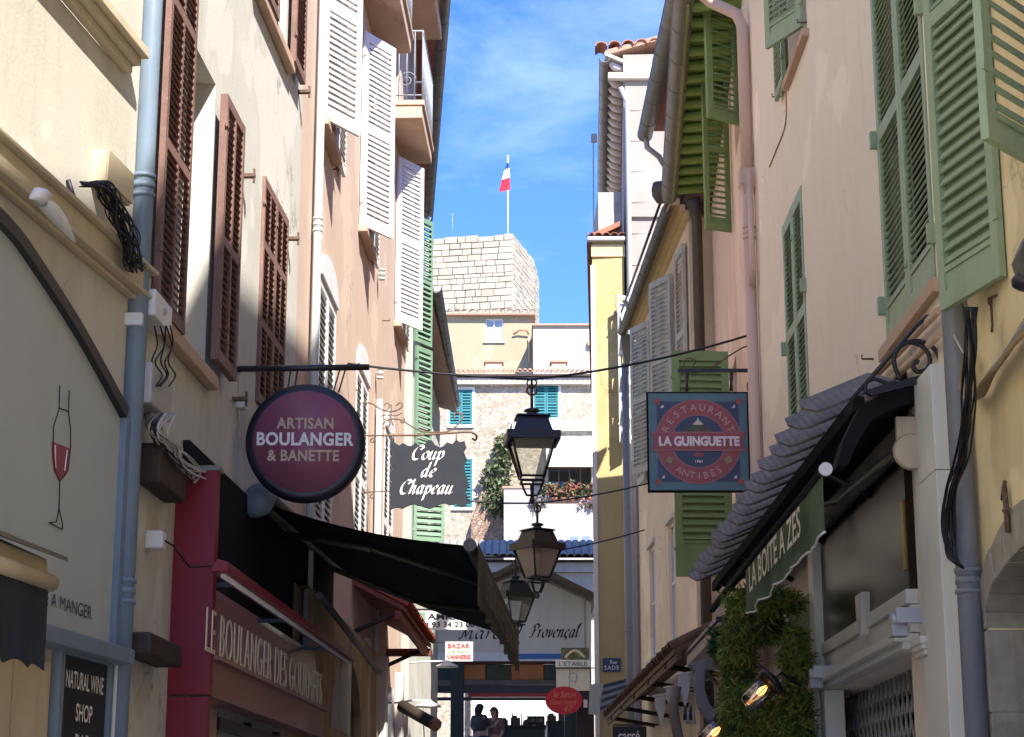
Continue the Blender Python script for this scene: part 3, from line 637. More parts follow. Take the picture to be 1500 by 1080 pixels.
# leaves folded back on the wall
s0, s1, z0, z1 = frect(L2, 233, 274, 300, 262, -190, 487, .06)
shutter(h2, L2.sub(s0, .045, z0), s1 - s0, z1 - z0, brown_wood, .046, 2, ((z1 - z0) * .36, (z1 - z0) * .69), label='brown shutter folded back beside the downpipe')
s0, s1, z0, z1 = frect(L2, 324, 352, 350, 350, 172, 566, .09)
shutter(h2, L2.sub(s0, .05, z0), s1 - s0, z1 - z0, brown_wood, .046, 2, ((z1 - z0) * .45,), th=.05)
W3 = (w3[1] - w3[0]) / 2
for k in range(2):
    shutter(h2, L2.sub(w3[0] + k * W3 + .003, -.01, w3[2]), W3 - .006, w3[3] - w3[2], brown_wood, .046, 2, ((w3[3] - w3[2]) * .35, (w3[3] - w3[2]) * .70), stile=.045, tilt=42, deep=.46)
shutter(h2, L2.sub(w4[1] + .03, .04, w4[2] - .02), .5, 1.95, brown_wood, .046, 1, (.9,), th=.045)
shutter(h2, L2.sub(w4[0] - .5, .04, w4[2] - .02), .48, 1.95, brown_wood, .046, 1, (.9,), th=.045)
for u, v in ((353, 258), (341, 585), (420, 350), (437, 135)):      # shutter catches
    q = L2.at(u, v); mb = MB(); mb.box(L2, q[0] - .025, q[0] + .025, 0, .10, q[1] - .012, q[1] + .012); mb.box(L2, q[0] - .012, q[0] + .012, .085, .10, q[1] - .05, q[1] + .05); mb.build('shutter_catch', rust_iron, h2)

# blue downpipe at the corner with its bracket
dp = L2.p(-.02, .10, 0)
y_ = 9.95; x_ = -.2035 * y_
pb = downpipe(h2, x_, y_, -.2, 13.0, .057, pipe_blue, (on_y(217, 290, y_).z, on_y(183, 885, y_).z), label='thick blue-grey downpipe at the corner of the wine shop')
q = on_y(197, 472, y_)
MB().box(Fr(q, (1, 0, 0), (0, -1, 0)), -.06, .055, -.03, .075, -.035, .035).build('pipe_bracket', plastic_white, h2, .006)
qa, qb = on_y(176, 812, 9.9), on_y(160, 1080, 9.9)
MB().box(Fr(qb, (1, 0, 0), (0, -1, 0)), -.028, .028, -.02, .02, -2.4, (qa.z - qb.z)).build('conduit', plastic_white, h1, .004, label='flat pale conduit left of the blue downpipe')

# service boxes and wires beside the downpipe
bx_ = thing('meter_box', 'grey meter box with wires below it, right of the blue downpipe', 'box', L2.p(*(lambda q: (q[0], .1, q[1]))(L2.at(232, 610))))
s0, s1, z0, z1 = frect(L2, 216, 248, 575, 230, 542, 604, .1)
MB().box(L2, s0, s1, .0, .12, z0, z1).build('case', plastic_grey, bx_, .012)
MB().lathe(L2.p((s0 + s1) / 2 + .04, .07, z0 - .05), [(.035, 0), (.05, .02), (.05, .05)], 12).build('cap', plastic_grey, bx_)
al = thing('alarm_box', 'small white box tucked under the brown shutter by the downpipe', 'box', L2.p(*(lambda q: (q[0], .1, q[1]))(L2.at(238, 478))))
s0, s1, z0, z1 = frect(L2, 224, 250, 460, 240, 440, 480, .1)
MB().box(L2, s0, s1, .0, .11, z0, z1).build('case', plastic_white, al, .008)
MB().lathe(Fr((0, 0, 0), (1, 0, 0), (0, 1, 0)).p(0, 0, 0), [(.02, 0), (.02, .012)], 10, Fr(L2.p((s0 + s1) / 2, .11, (z0 + z1) / 2), L2.X, UP, L2.Y)).build('dial', plastic_grey, al)
wr = thing('loose_wires', 'loose white and black wires hanging from the grey meter box', 'wires', L2.p(*(lambda q: (q[0], .1, q[1]))(L2.at(250, 690))))
for i in range(22):
    j = [random.uniform(-11, 11) for _ in range(10)]
    pts = [(232 + j[0], 606), (222 + j[1], 632 + j[2]), (236 + j[3], 655 + j[4]), (250 + j[5], 672 + j[6]), (268 + j[7], 688 + j[8] * .6), (285 + j[9] * 2, 700 + j[0])]
    line_tube('wire', smooth_pts(L2, [L2.at(*p, .1) for p in pts], 5, b=.10 + .015 * (i % 6)), random.choice((.003, .0045, .006)), cable_white if i % 3 else cable_black, wr, 6)
for i in range(5):
    j = [random.uniform(-4, 4) for _ in range(6)]
    pts = [(228 + j[0], 478), (234 + j[1], 505 + j[2]), (225 + j[3], 530), (232 + j[4], 550), (222 + j[5], 566)]
    line_tube('wire', smooth_pts(L2, [L2.at(*p, .1) for p in pts], 5, b=.10 + .02 * i), .005, cable_black, wr, 6)
# dark beam over the passage between the two shops
s0, s1, z0, z1 = frect(L2, 222, 262, 690, 240, 662, 722, .08)
MB().box(L2, s0, s1, .0, .13, z0, z1).build('lintel_beam', wood_dark, h2, .015)
s0, s1, z0, z1 = frect(L2, 204, 252, 960, 220, 932, 966, .1)
MB().box(L2, s0, s1, .0, .16, z0, z1).build('door_lintel', wood_dark, h2, .015)
q = L2.at(228, 792, .05)
lmp = thing('wall_sensor', 'small white wall sensor between the downpipe and the plum pillar', 'sensor', L2.p(q[0], 0, q[1]))
MB().box(L2, q[0] - .05, q[0] + .05, .0, .10, q[1] - .05, q[1] + .05).build('case', plastic_white, lmp, .01)
q2 = L2.at(320, 828, .25)
line_tube('lead', [L2.p(q[0], .1, q[1]), L2.p(q[0] + .12, .12, q[1] - .01), L2.p(q[0] + .2, .2, q[1] - .12), L2.p(q2[0], .28, q2[1])], .006, cable_black, lmp)
# cable running down the plaster by the sign
pts = [L2.at(u, v) for u, v in ((349, 545), (347, 600), (349, 650), (346, 700), (352, 730))]
line_tube('wall_cable', smooth_pts(L2, pts, 5, b=.012), .007, cable_white, h2, 6)
q = L2.at(348, 592); MB().box(L2, q[0] - .05, q[0] + .05, 0, .06, q[1] - .035, q[1] + .035).build('cable_box', plastic_white, h2, .006)

# bakery shop front: plum pillar, brown fascia, tube light, brass letters
sf = thing('bakery_storefront', 'plum and brown bakery shop front under the black awning', 'shop front', L2.p(L2.sy(11.15), .1, 0))
p0 = L2.sy(11.15); zt = on_y(275, 690, 11.15).z; zc = on_y(275, 1018, 11.15).z
MB().box(L2, p0, p0 + .10, .0, .245, zc, zt).build('pillar', plum, sf, .004)
MB().box(L2, p0 + .003, p0 + .097, .0, .238, -.4, zc - .012).build('pillar_base', plum, sf, .004)
MB().box(L2, p0 - .01, p0 + .12, .0, .26, zt, zt + .03).build('pillar_cap', zinc, sf, .003)
fb, ft = L2.at(289, 1012, .24)[1], L2.at(300, 838, .24)[1]
f1 = L2.at(476, 1040, .24)[0]
zl = L2.at(310, 957, .24)[1] - .02
MB().box(L2, p0 + .10, f1, .10, .235, fb, zl).build('fascia_lower', brown_fascia, sf, .004)
rows = []
for k in range(9):
    t = k / 8; rows.append([L2.p(s_, .235 - .10 * (math.sin(t * math.pi / 2)) ** 2 * .9, zl + (ft - zl) * t) for s_ in (p0 + .10, f1)])
rows.append([L2.p(s_, .0, ft) for s_ in (p0 + .10, f1)])
MB().grid(rows).build('fascia_panel', brown_fascia, sf)
MB().box(L2, p0 + .10, f1, .235, .275, zl - .012, zl + .012).build('ledge', brown_fascia, sf, .003)
t0, zb = L2.at(306, 953, .27); t1, _ = L2.at(474, 1040, .27); zt2 = L2.at(312, 890, .27)[1]
txt('LE BOULANGER DES GOURMETS', L2.rd(t0, .235, zl + .012), t1 - t0, zt2 - zb, letter_gold, sf, ext=.007, bold=-.014, spacing=1.12, lift=.012)
# tube lamp on the fascia
l0, lz = L2.at(322, 832, .42); l1, lz1 = L2.at(512, 957, .42)
tl = thing('tube_lamp', 'long plum tube lamp housing above the brass letters', 'lamp', L2.p(l0, .4, lz))
pr = Fr(L2.o, L2.Y, L2.X)
MB().prism(pr, [(.36, lz - .02), (.40, lz + .05), (.46, lz + .035), (.47, lz - .02)], l0, l1).build('housing', plum, tl, .006)
MB().tube([L2.p(l0 + .1, .42, lz - .028), L2.p(l1 - .05, .42, lz - .028)], .016, 10).build('tube', plastic_white, tl)
for k in (.15, .5, .85):
    s_ = l0 + (l1 - l0) * k; MB().box(L2, s_ - .015, s_ + .015, .1, .38, lz + .0, lz + .025).build('arm', black_iron, tl)
MB().box(L2, p0 + .12, E2 - .02, .006, .045, ft + .02, L2.at(362, 738)[1] + .02).build('awning_shade_board', black_matte, sf)  # added black board, paints the deep shade on the wall under the awning
# shop window glass and door under the fascia
MB().box(L2, nich[0], nich[1], -.9, -.85, -.4, nich[3]).build('shop_glass', dark_glass, sf)
fr_ = MB(); fr_.box(L2, nich[0] - .06, nich[0] + .22, .02, .06, -.4, fb - .01); fr_.build('door_post', tan_trim, sf, .004)
hd = MB()
q = L2.at(298, 1062, .06); hd.tube(spiral(L2.sub(q[0], .10, q[1] - .08), 0, 0, .12, .10, 2.0, 4.4), .012, 6); hd.build('door_scroll', letter_cream, sf)
for k in range(3):
    s_ = nich[0] + .25 + (nich[1] - nich[0] - .3) * k / 2; MB().box(L2, s_, s_ + .06, -.03, .05, -.4, fb - .01).build('mullion', black_iron, sf)
MB().box(L2, nich[0] + .23, nich[1], .052, .075, fb - .13, fb - .05).build('door_head', black_iron, sf)

# ------------------------------------------------------------------ black bakery awning
aw = thing('black_awning', 'large black awning with olive lettered valance over the bakery', 'awning', L2.p(L2.sy(13), .5, 3.6))
Wn = Vector(L2.p(L2.at(362, 738)[0], .12, L2.at(362, 738)[1])); Wf = Vector(L3.p(*(lambda q: (q[0], .12, q[1]))(L3.at(528, 873))))
Fn, Ff = on_y(689, 800, 12.95), on_y(752, 932, 17.5)
Wf.y = 17.5; Wf.x = L3.p(L3.sy(17.5), .12, 0).x; Wf.z = Wn.z + .14
rows = []
for i in range(17):
    a_, b_ = Wn.lerp(Wf, i / 16), Fn.lerp(Ff, i / 16); rows.append([a_.lerp(b_, k / 8) - UP * (.05 * math.sin(math.pi * k / 8)) for k in range(9)])
MB().grid(rows).build('canopy_cloth', black_cloth, aw)
rows2 = [[p - UP * .012 for p in r_] for r_ in rows]; MB().grid(rows2).build('canopy_lining', black_cloth, aw)
dv = (Ff - Fn).normalized(); out = Vector((dv.y, -dv.x, 0))
fbm = MB(); fbm.tube([Fn - dv * .03, Ff + dv * .03], .042, 12); fbm.build('front_bar', zinc_dark, aw)
MB().tube([Fn - dv * .05 - UP * .0, Fn - dv * .02], .046, 12).build('bar_end_cap', zinc_dark, aw)
rows = []; n = 70
for i in range(n + 1):
    t = i / n; b_ = Fn.lerp(Ff, t) + out * .05
    dep = .43 + .020 * math.sin(t * 2 * math.pi * 7) - .05 * t
    rows.append([b_ - UP * (dep * k - .03) + out * (.012 * math.sin(t * 60) * k) for k in (0, .25, .5, .75, 1)])
vl = MB().grid(rows).build('valance', olive_cloth, aw)
vf = Fr(Fn.lerp(Ff, .08) + out * .066 - UP * .31, dv, out)
txt('LE BOULANGER DES GOURMETS', vf, (Ff - Fn).length * .84, .21, letter_faded, aw, bold=.0, lift=.012)
rl = MB().tube([Wn + UP * .03 - dv * .05, Wf + UP * .03], .075, 14); rl.build('roller', zinc_dark, aw)
cap = Fr(Wn + UP * .0, (1, 0, 0), (0, 0, 1), (0, -1, 0))
MB().lathe((0, 0, 0), [(.02, -.02), (.11, -.01), (.125, .03), (.11, .10), (.06, .13)], 18, Fr(Wn + Vector((-.02, -.10, .0)), (1.35, 0, .25), (0, 0, 1), (0, -1, 0))).build('roller_end', pipe_blue, aw)
MB().box(L3, .03, L3.sy(17.6), .004, .06, L3.at(500, 905, .1)[1] + .01, Wf.z + .06).build('awning_shade_board', black_matte, aw)  # black box added to darken the wall where the awning's shade falls
for t in (.22, .75):                                    # folding arms
    b0 = Wn.lerp(Wf, t) - UP * .10; b2 = Fn.lerp(Ff, t + (.10 if t < .5 else -.12)) - UP * .04; el = b0.lerp(b2, .48) + dv * (-.55 if t < .5 else .55) - UP * .03
    MB().tube([b0, el], .022, 8).tube([el, b2], .018, 8).build('folding_arm', zinc_dark, aw)
q0 = L2.at(470, 868, .3); 
line_tube('stay_rod', [L2.p(L2.at(468, 872, .35)[0], .35, L2.at(468, 872, .35)[1]), L3.p(L3.at(556, 985, .35)[0], .35, L3.at(556, 985, .35)[1])], .028, zinc_dark, aw)

# round bakery sign hung from a black bar
ys_ = 12.85
bs = thing('round_sign', 'round plum bakery sign with black rim hanging from a black bar', 'sign', on_y(448, 737, ys_))
def oy(u, v): return on_y(u, v, ys_)
pA, pB = oy(343, 541), oy(541, 538)
MB().tube([pA - Vector((.08, 0, 0)), pB], .022, 10).build('bar', black_iron, bs)
C = oy(448, 650); rad = (oy(535, 650) - oy(361, 650)).length / 2
sfr = Fr(C, (1, .03, 0), (.03, -1, 0))
MB().lathe((0, 0, 0), [(rad * .90, .075), (rad * .985, .07), (rad, .055), (rad, -.055), (rad * .985, -.07), (rad * .9, -.075)], 56, Fr(C, sfr.X, UP, sfr.Y)).build('rim', mat('sign_rim_black', (.012, .011, .018), .35, var=.1), bs)
MB().lathe((0, 0, 0), [(rad * .868, .076), (rad * .868, .080)], 56, Fr(C, sfr.X, UP, sfr.Y)).build('face', plum_sign, bs)
k_ = rad / 87
for s_, u0, u1, v0, v1, m_, bo in (('ARTISAN', 406, 489, 615, 632, letter_tan, .03), ('BOULANGER', 378, 519, 637, 657, letter_white, .035), ('& BANETTE', 394, 498, 663, 680, letter_tan, .03)):
    txt(s_, Fr(sfr.p((u0 - 448) * k_, .080, (650 - v1) * k_), sfr.X, sfr.Y), (u1 - u0) * k_, (v1 - v0) * k_, m_, bs, bold=bo, spacing=1.06)
for u in (425, 435, 492, 500): line_tube('hanger', [oy(u + (1 if u < 450 else 6), 541), oy(u - 4, 575)], .006, black_iron, bs, 6)

# ------------------------------------------------------------------ peach house with white shutters
h3 = thing('house', 'peach house with white shutters and two small balconies', 'house', L3.p(4, -2, 0), 'houses along the street')
E3 = L3.sy(25.4)
wins = []
for u, v in ((466, 172), (525, 330), (577, 470)):
    a, z = L3.at(u, v); wins.append((a + .02, a + 1.0, z + .02, z + 2.2))
lowers = []
for u0, u1, ut, vt in ((463, 489, 476, 418), (521, 539, 530, 548)):
    s0, s1, z0, z1 = frect(L3, u0, u1, 600, ut, vt, vt + 400); lowers.append((s0, s1, z1 - 2.3, z1))
lowers.append((lowers[1][0] + 3.1, lowers[1][1] + 3.1, lowers[1][2], lowers[1][3]))
bal = [(L3.sy(18.9), L3.sy(21.1), 10.72), (L3.sy(22.8), L3.sy(24.5), 10.58)]
up = [((b[0] + b[1]) / 2 - .45, (b[0] + b[1]) / 2 + .45, b[2] + .26, b[2] + 2.5) for b in bal]
wall(L3, 0, E3, -.5, 14.6, wins + lowers + up, peach, h3, back=6)
roof_slab(L3, 0, E3, 14.6, .15, 6, 1.8, terra, h3)
for w in wins + up: window(L3, *w[:4], h3)
for (u, v), fu, fv in (((466, 172), 520, 200), ((525, 330), 574, 352), ((577, 470), 613, 487)):
    a, z = L3.at(u, v); X = Vector((.523, .852, 0)); Lw = .58
    shutter(h3, Fr(L3.p(a, .01, z), X, (X.y, -X.x, 0)), Lw, 2.24, white_paint, .062, 1, (1.12,), stile=.075, rail=.10, tilt=63, label='white shutter leaf standing open over the street')
    shutter(h3, L3.sub(a + 1.02, .03, z), .58, 2.24, white_paint, .062, 1, (1.12,), stile=.06, rail=.09, tilt=63)
    sb = MB(); sb.box(L3, a - .04, a + 1.06, 0, .10, z - .08, z + .0); sb.build('window_sill', tan_trim, h3, .01)
for k, w in enumerate(lowers):
    hw = (w[1] - w[0]) / 2
    MB().box(L3, w[0], w[1], -.25, -.22, w[2], w[3]).build('window', dark_room, h3)
    for j in range(2): shutter(h3, L3.sub(w[0] + j * hw + .003, -.03, w[2]), hw - .006, w[3] - w[2], white_paint, .062, 1, ((w[3] - w[2]) * .5,), stile=.07, rail=.09, tilt=60, deep=.36)
    n = 12; c0 = (w[0] + w[1]) / 2                      # arched head above the closed leaves
    MB().prism(L3, [(w[0], w[3])] + [(c0 - hw * math.cos(math.pi * i / n), w[3] + .02 + .28 * math.sin(math.pi * i / n)) for i in range(n + 1)] + [(w[1], w[3])], .0, .03).build('window_head', white_paint, h3)
for i, (s0, s1, z) in enumerate(bal):
    b = MB(); b.box(L3, s0, s1, 0, .40, z, z + .17); b.box(L3, s0 - .02, s1 + .02, 0, .43, z + .17, z + .24)
    bo = b.build('balcony', stucco('balcony_render' if i == 0 else 'balcony_render_b', (.56, .41, .29), (.51, .37, .26), (.38, .28, .2), .15, .15), h3, .01, label=('upper front balcony nearer the bakery' if i == 0 else 'balcony with iron railing next to the brown eave'))
    zt = z + .24; rail_ = MB(); rail_.tube([L3.p(s0, 0, zt + .95), L3.p(s0, .40, zt + .95), L3.p(s1, .40, zt + .95), L3.p(s1, 0, zt + .95)], .016, 6)
    rail_.tube([L3.p(s0, 0, zt + .07), L3.p(s0, .40, zt + .07), L3.p(s1, .40, zt + .07), L3.p(s1, 0, zt + .07)], .010, 6); rail_.build('railing', grey_pipe, bo)
    pr_ = None; nb = int((s1 - s0) / .11)
    for k in range(nb + 1):
        P = L3.p(s0 + (s1 - s0) * k / nb, .40, zt)
        if pr_ is None: pr_ = MB().tube([P, P + UP * .95], .008, 6).build('baluster', grey_pipe, bo, loc=P)
        else: again(pr_, P, bo)
    for k in range(1, 4): again(pr_, L3.p(s0, .40 * k / 4, zt), bo)
    for k in range(int((s1 - s0) / .3)):
        q = L3.sub(s0 + .15 + .3 * k, .40, zt + .28); MB().tube(spiral(q, 0, 0, .11, .03, 0, 8.5), .006, 5).build('scroll', grey_pipe, bo)
    q = L3.sub(s0, .2, zt + .28)
    MB().tube(spiral(Fr(q.o, L3.Y, L3.X), 0, 0, .12, .03, 0, 8.5), .006, 5).build('scroll', grey_pipe, bo)
MB().box(L3, L3.sy(22.2), E3 - .1, .0, .46, 12.75, 12.95).build('roof_cornice', tan_trim, h3, .01)
for u, r_ in ((460, .038), (557, .034)):
    a, _ = L3.at(u, 540, .06); P = L3.p(a, .06, 0)
    downpipe(h3, P.x, P.y, -.2, 14.4 if u < 500 else 6.6, r_, pipe_pale, [on_y(u, v, P.y).z for v in ((340, 620) if u < 500 else (555, 410))])
for s in ((488, 248), (560, 470)):
    q = L3.at(*s); MB().tube([L3.p(q[0], 0, q[1]), L3.p(q[0], .09, q[1]), L3.p(q[0], .09, q[1] + .03)], .008, 6).build('shutter_catch', rust_iron, h3)
# ground floor: rough ochre wall with a niche
og = thing('old_wall', 'rough ochre wall with a dark arched niche beside the bakery', 'wall', L3.p(1, .1, 0))
s0 = 0.42; s1 = L3.at(552, 1010, .1)[0]; zt = L3.at(500, 905, .1)[1]; zn = L3.at(505, 965, .1)[1]; n0, n1 = L3.at(486, 1020, .1)[0], L3.at(530, 1020, .1)[0]; nz0 = L3.at(500, 1072, .1)[1]
pts = []; N_ = 10; cx = (n0 + n1) / 2; hw = (n1 - n0) / 2; sp = zn - hw * .55
ow = MB()
ring = [(n0, nz0)] + [(cx - hw * math.cos(math.pi * i / N_), sp + hw * .6 * math.sin(math.pi * i / N_)) for i in range(N_ + 1)] + [(n1, nz0)]
ow.add([L3.p(a, .1, c) for a, c in ring + [(s1, nz0), (s1, zt), (s0, zt), (s0, nz0)]], [])
m_ = len(ring)
top = [(s0 + (s1 - s0) * i / (m_ - 1)) for i in range(m_)]
for i in range(m_ - 1):
    ow.quad(L3.p(*((ring[i][0], .1, ring[i][1]))), L3.p(ring[i + 1][0], .1, ring[i + 1][1]), L3.p(top[i + 1], .1, zt), L3.p(top[i], .1, zt))
    ow.quad(L3.p(ring[i][0], .1, ring[i][1]), L3.p(ring[i + 1][0], .1, ring[i + 1][1]), L3.p(ring[i + 1][0], -.0, ring[i + 1][1]), L3.p(ring[i][0], -.0, ring[i][1]))
ow.quad(L3.p(s0, .1, nz0), L3.p(n0, .1, nz0), L3.p(s0, .1, zt)); ow.quad(L3.p(s1, .1, nz0), L3.p(n1, .1, nz0), L3.p(s1, .1, zt))
ow.box(L3, s0, s1, .0, .1, -.4, nz0 - .001)
ow.quad(L3.p(s0, 0, zt), L3.p(s1, 0, zt), L3.p(s1, .1, zt), L3.p(s0, .1, zt)); ow.quad(L3.p(s1, 0, nz0), L3.p(s1, .1, nz0), L3.p(s1, .1, zt), L3.p(s1, 0, zt))
ow.build('render', old_wall, og)
MB().box(L3, n0 - .03, n1 + .03, .004, .012, nz0, zn + .25).build('niche_back', grey_render, og)

# small red tiled canopy over a shop
rc = thing('tiled_canopy', 'small red tiled canopy beyond the end of the black awning', 'canopy', L3.p(L3.sy(21.4), .3, 3.9))
y0c, y1c = 19.6, 23.4; fo = .54; zf, zb = 3.94, 4.22
s0, s1 = L3.sy(y0c), L3.sy(y1c)
mb = MB(); mb.add([L3.p(s, b, z + k) for k in (0, .05) for s in (s0, s1) for b, z in ((0, zb), (fo, zf))], [(0, 1, 3, 2), (4, 6, 7, 5), (0, 4, 5, 1), (2, 3, 7, 6), (0, 2, 6, 4), (1, 5, 7, 3)])
mb.build('deck', red_soffit, rc)
tf = Fr((0, 0, 0), L3.X, (L3.Y * fo - UP * (zb - zf)).normalized(), (UP * fo + L3.Y * (zb - zf)).normalized()); pr_ = None; nt = 22
for k in range(nt):
    P = L3.p(s0 + (s1 - s0) * (k + .5) / nt, fo + .03, zf + .05)
    if pr_ is None: pr_ = barrel(Fr(P, tf.X, tf.Y, tf.Z), .68, .10, terra_red, rc)
    else: again(pr_, P, rc)
for s in (s0 + .05, s1 - .05):
    MB().tube([L3.p(s, .0, zf - .22), L3.p(s, fo - .12, zf - .03)], .025, 6).build('strut', wood_dark, rc)
MB().box(L3, s0, s1, fo - .10, fo - .03, zf - .09, zf + .0).build('front_beam', red_soffit, rc, .006)
MB().box(L3, s1 - .06, s1 + .02, .0, fo, zf - .10, zf - .01).build('end_beam', red_soffit, rc, .006)
# shop front below it: pale posts
pf = thing('storefront', 'narrow shop front with pale posts below the red tiled canopy', 'shop front', L3.p(s0, .1, .8))
for y in (18.6, 20.4, 22.4, 24.6):
    s = L3.sy(y); MB().box(L3, s, s + .25, .0, .10, 0.5, 3.75).build('post', cream_trim if y < 20 else white_stone, pf, .01)
for y in (18.95, 20.75, 22.75):
    s = L3.sy(y); MB().box(L3, s, s + 1.4, -.0, .03, .6, 3.5).build('glass', dark_glass, pf)
bp_ = thing('timber_pole', 'dark timber pole sticking out low over the left pavement', 'pole', on_y(600, 1040, 22))
MB().tube([on_y(588, 1034, 22.4), on_y(638, 1062, 22.0)], .07, 8).build('pole', wood_dark, bp_)
MB().tube([on_y(635, 1060, 22.02), on_y(640, 1063, 21.98)], .074, 8).build('pole_end', terra, bp_)
for k, (u, v, y) in enumerate(((655, 972, 26.5), (628, 1030, 24.0))):
    P = on_y(u, v, y); W = Vector((-1.46, y, P.z)); wl_ = thing('wall_lamp', ('white shade lamp on a long arm below the phone number sign', 'white shade lamp on a short arm above the timber pole')[k], 'lamp', W)
    MB().tube([W, W.lerp(P, .5) + UP * .03, P + UP * .03], .012, 6).build('arm', white_paint, wl_)
    MB().lathe(P - UP * .05, [(.16, 0), (.15, .02), (.06, .06), (.03, .09)], 14).build('shade', white_paint, wl_)

# ------------------------------------------------------------------ narrow house with green shutters and brown eave
h4 = thing('house', 'narrow pale house with sea green shutters under a red-brown eave', 'house', L4.p(4, -2, 0), 'houses along the street')
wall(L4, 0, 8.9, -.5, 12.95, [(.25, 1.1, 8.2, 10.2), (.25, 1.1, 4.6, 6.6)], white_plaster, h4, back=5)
window(L4, .25, 1.1, 8.2, 10.2, h4); window(L4, .25, 1.1, 4.6, 6.6, h4)
MB().add([L4.p(s, b, z) for z in (13.02, 13.08) for s in (-.0, 9.0) for b in (-.3, .36)], [(0, 1, 3, 2), (4, 6, 7, 5), (0, 4, 5, 1), (2, 3, 7, 6), (0, 2, 6, 4), (1, 5, 7, 3)]).build('soffit', red_soffit, h4)
roof_slab(L4, 0, 9.0, 13.1, .32, 5, 1.4, terra, h4)
gutter(on_y(649, 0, 24.7) + Vector((0, -2.5, 0)) * 0 + (on_y(649, 0, 24.7) - on_y(626, 320, 34.3)).normalized() * 1.5, on_y(626, 320, 34.3), .10, zinc_dark, h4)
X = Vector((.5, .86, 0)).normalized()
for (vt, vb, L_, y, u) in ((315, 500, .42, 25.55, 606), (506, 655, .40, 25.55, 606)):
    P = on_y(u, vb, y); z1 = on_y(u, vt, y).z
    shutter(h4, Fr(P, X, (X.y, -X.x, 0)), L_, z1 - P.z, sea_green, .075, 1, ((z1 - P.z) * .5,), tilt=54)
P = on_y(604, 792, 26.2); z1 = on_y(604, 660, 26.2).z
shutter(h4, Fr(P, (.92, .38, 0), (.38, -.92, 0)), .46, z1 - P.z, sea_green, .085, 1, ((z1 - P.z) * .5,), tilt=54)
# elbow of the rain pipe
e = on_y(628, 318, 33.8); MB().tube([e, e - UP * .25 + Vector((-.1, -.1, 0)), e - UP * .45 + Vector((-.35, -.3, 0))], .05, 10).build('rain_elbow', pipe_pale, h4)

# ------------------------------------------------------------------ lower cream house with brown eave
h5 = thing('house', 'cream house with a low brown timber eave, last on the left', 'house', L5.p(5, -2, 0), 'houses along the street')
E5 = L5.sy(43.9)
wall(L5, 0, E5, -.5, 11.5, [(2, 2.9, 8, 9.8), (5.6, 6.5, 8, 9.8)], cream, h5, back=5)
window(L5, 2, 2.9, 8, 9.8, h5); window(L5, 5.6, 6.5, 8, 9.8, h5)
gn, gf = on_y(634, 423, 33.9), on_y(664, 592, 43.9)
sn = [Vector((-1.93, 33.9, gn.z + .02)), gn, gf, Vector((-1.70, 43.9, gf.z + .02))]
MB().add([p + UP * k for k in (0, .07) for p in sn], [(0, 1, 2, 3), (4, 5, 6, 7), (0, 1, 5, 4), (1, 2, 6, 5), (2, 3, 7, 6), (3, 0, 4, 7)]).build('soffit', wood_soffit, h5)
pr_ = None
for k in range(14):
    t = (k + .5) / 14; A_, B_ = sn[0].lerp(sn[3], t), sn[1].lerp(sn[2], t); MB().tube([A_ - UP * .05, B_ - UP * .03], .045, 4).build('rafter', wood_soffit, h5)
roof_slab(L5, 0, E5, 11.62, .4, 5, 1.4, terra_pale, h5)
gutter(gn + Vector((.06, 0, .02)), gf + Vector((.06, 0, .02)), .10, zinc_dark, h5)
# white and red signs on the left
sg = thing('phone_sign', 'white board with a telephone number jutting out behind the awning', 'sign', on_y(657, 918, 30))
def flat_sign(root, u0, u1, v0, v1, y, m, th=.03, nm='board'):
    A_, B_ = on_y(u0, v1, y), on_y(u1, v0, y); fr = Fr(A_, (1, 0, 0), (0, -1, 0)); w, h = B_.x - A_.x, B_.z - A_.z
    MB().box(fr, 0, w, -th, 0, 0, h).build(nm, m, root, .003); return fr, w, h
fr, w, h = flat_sign(sg, 612, 699, 896, 923, 30, letter_white)
txt('AMKILA', fr.sub(w * .16, 0, h * .56), w * .72, h * .34, letter_black, sg, bold=.03); txt('04 93 34 23 00', fr.sub(w * .04, 0, h * .14), w * .92, h * .30, letter_black, sg, bold=.02)
MB().box(fr, w * .02, w * .13, .001, .006, h * .5, h * .97).build('green_mark', sea_green, sg)
line_tube('bracket', [on_y(600, 893, 30.03), on_y(699, 893, 30.03)], .012, black_iron, sg, 6)
bz = thing('bazaar_sign', 'small white sign with red lettering left of the market front', 'sign', on_y(672, 968, 38))
fr, w, h = flat_sign(bz, 652, 693, 940, 969, 38, mat('bazaar_board', (.50, .45, .40), .6, var=.06), .03)
red_l = mat('red_lettering', (.45, .03, .04), .5, var=.05)
txt('BAZAR', fr.sub(w * .1, 0, h * .66), w * .78, h * .23, red_l, bz, bold=.03, spacing=1.15); txt('CADEAUX', fr.sub(w * .12, 0, h * .42), w * .74, h * .14, mat('green_lettering', (.12, .26, .17), .5), bz, bold=.01); txt('VANNERIE', fr.sub(w * .06, 0, h * .10), w * .86, h * .23, red_l, bz, bold=.03)
line_tube('bracket', [on_y(636, 941, 38.03), on_y(693, 941, 38.03)], .012, black_iron, bz, 6)

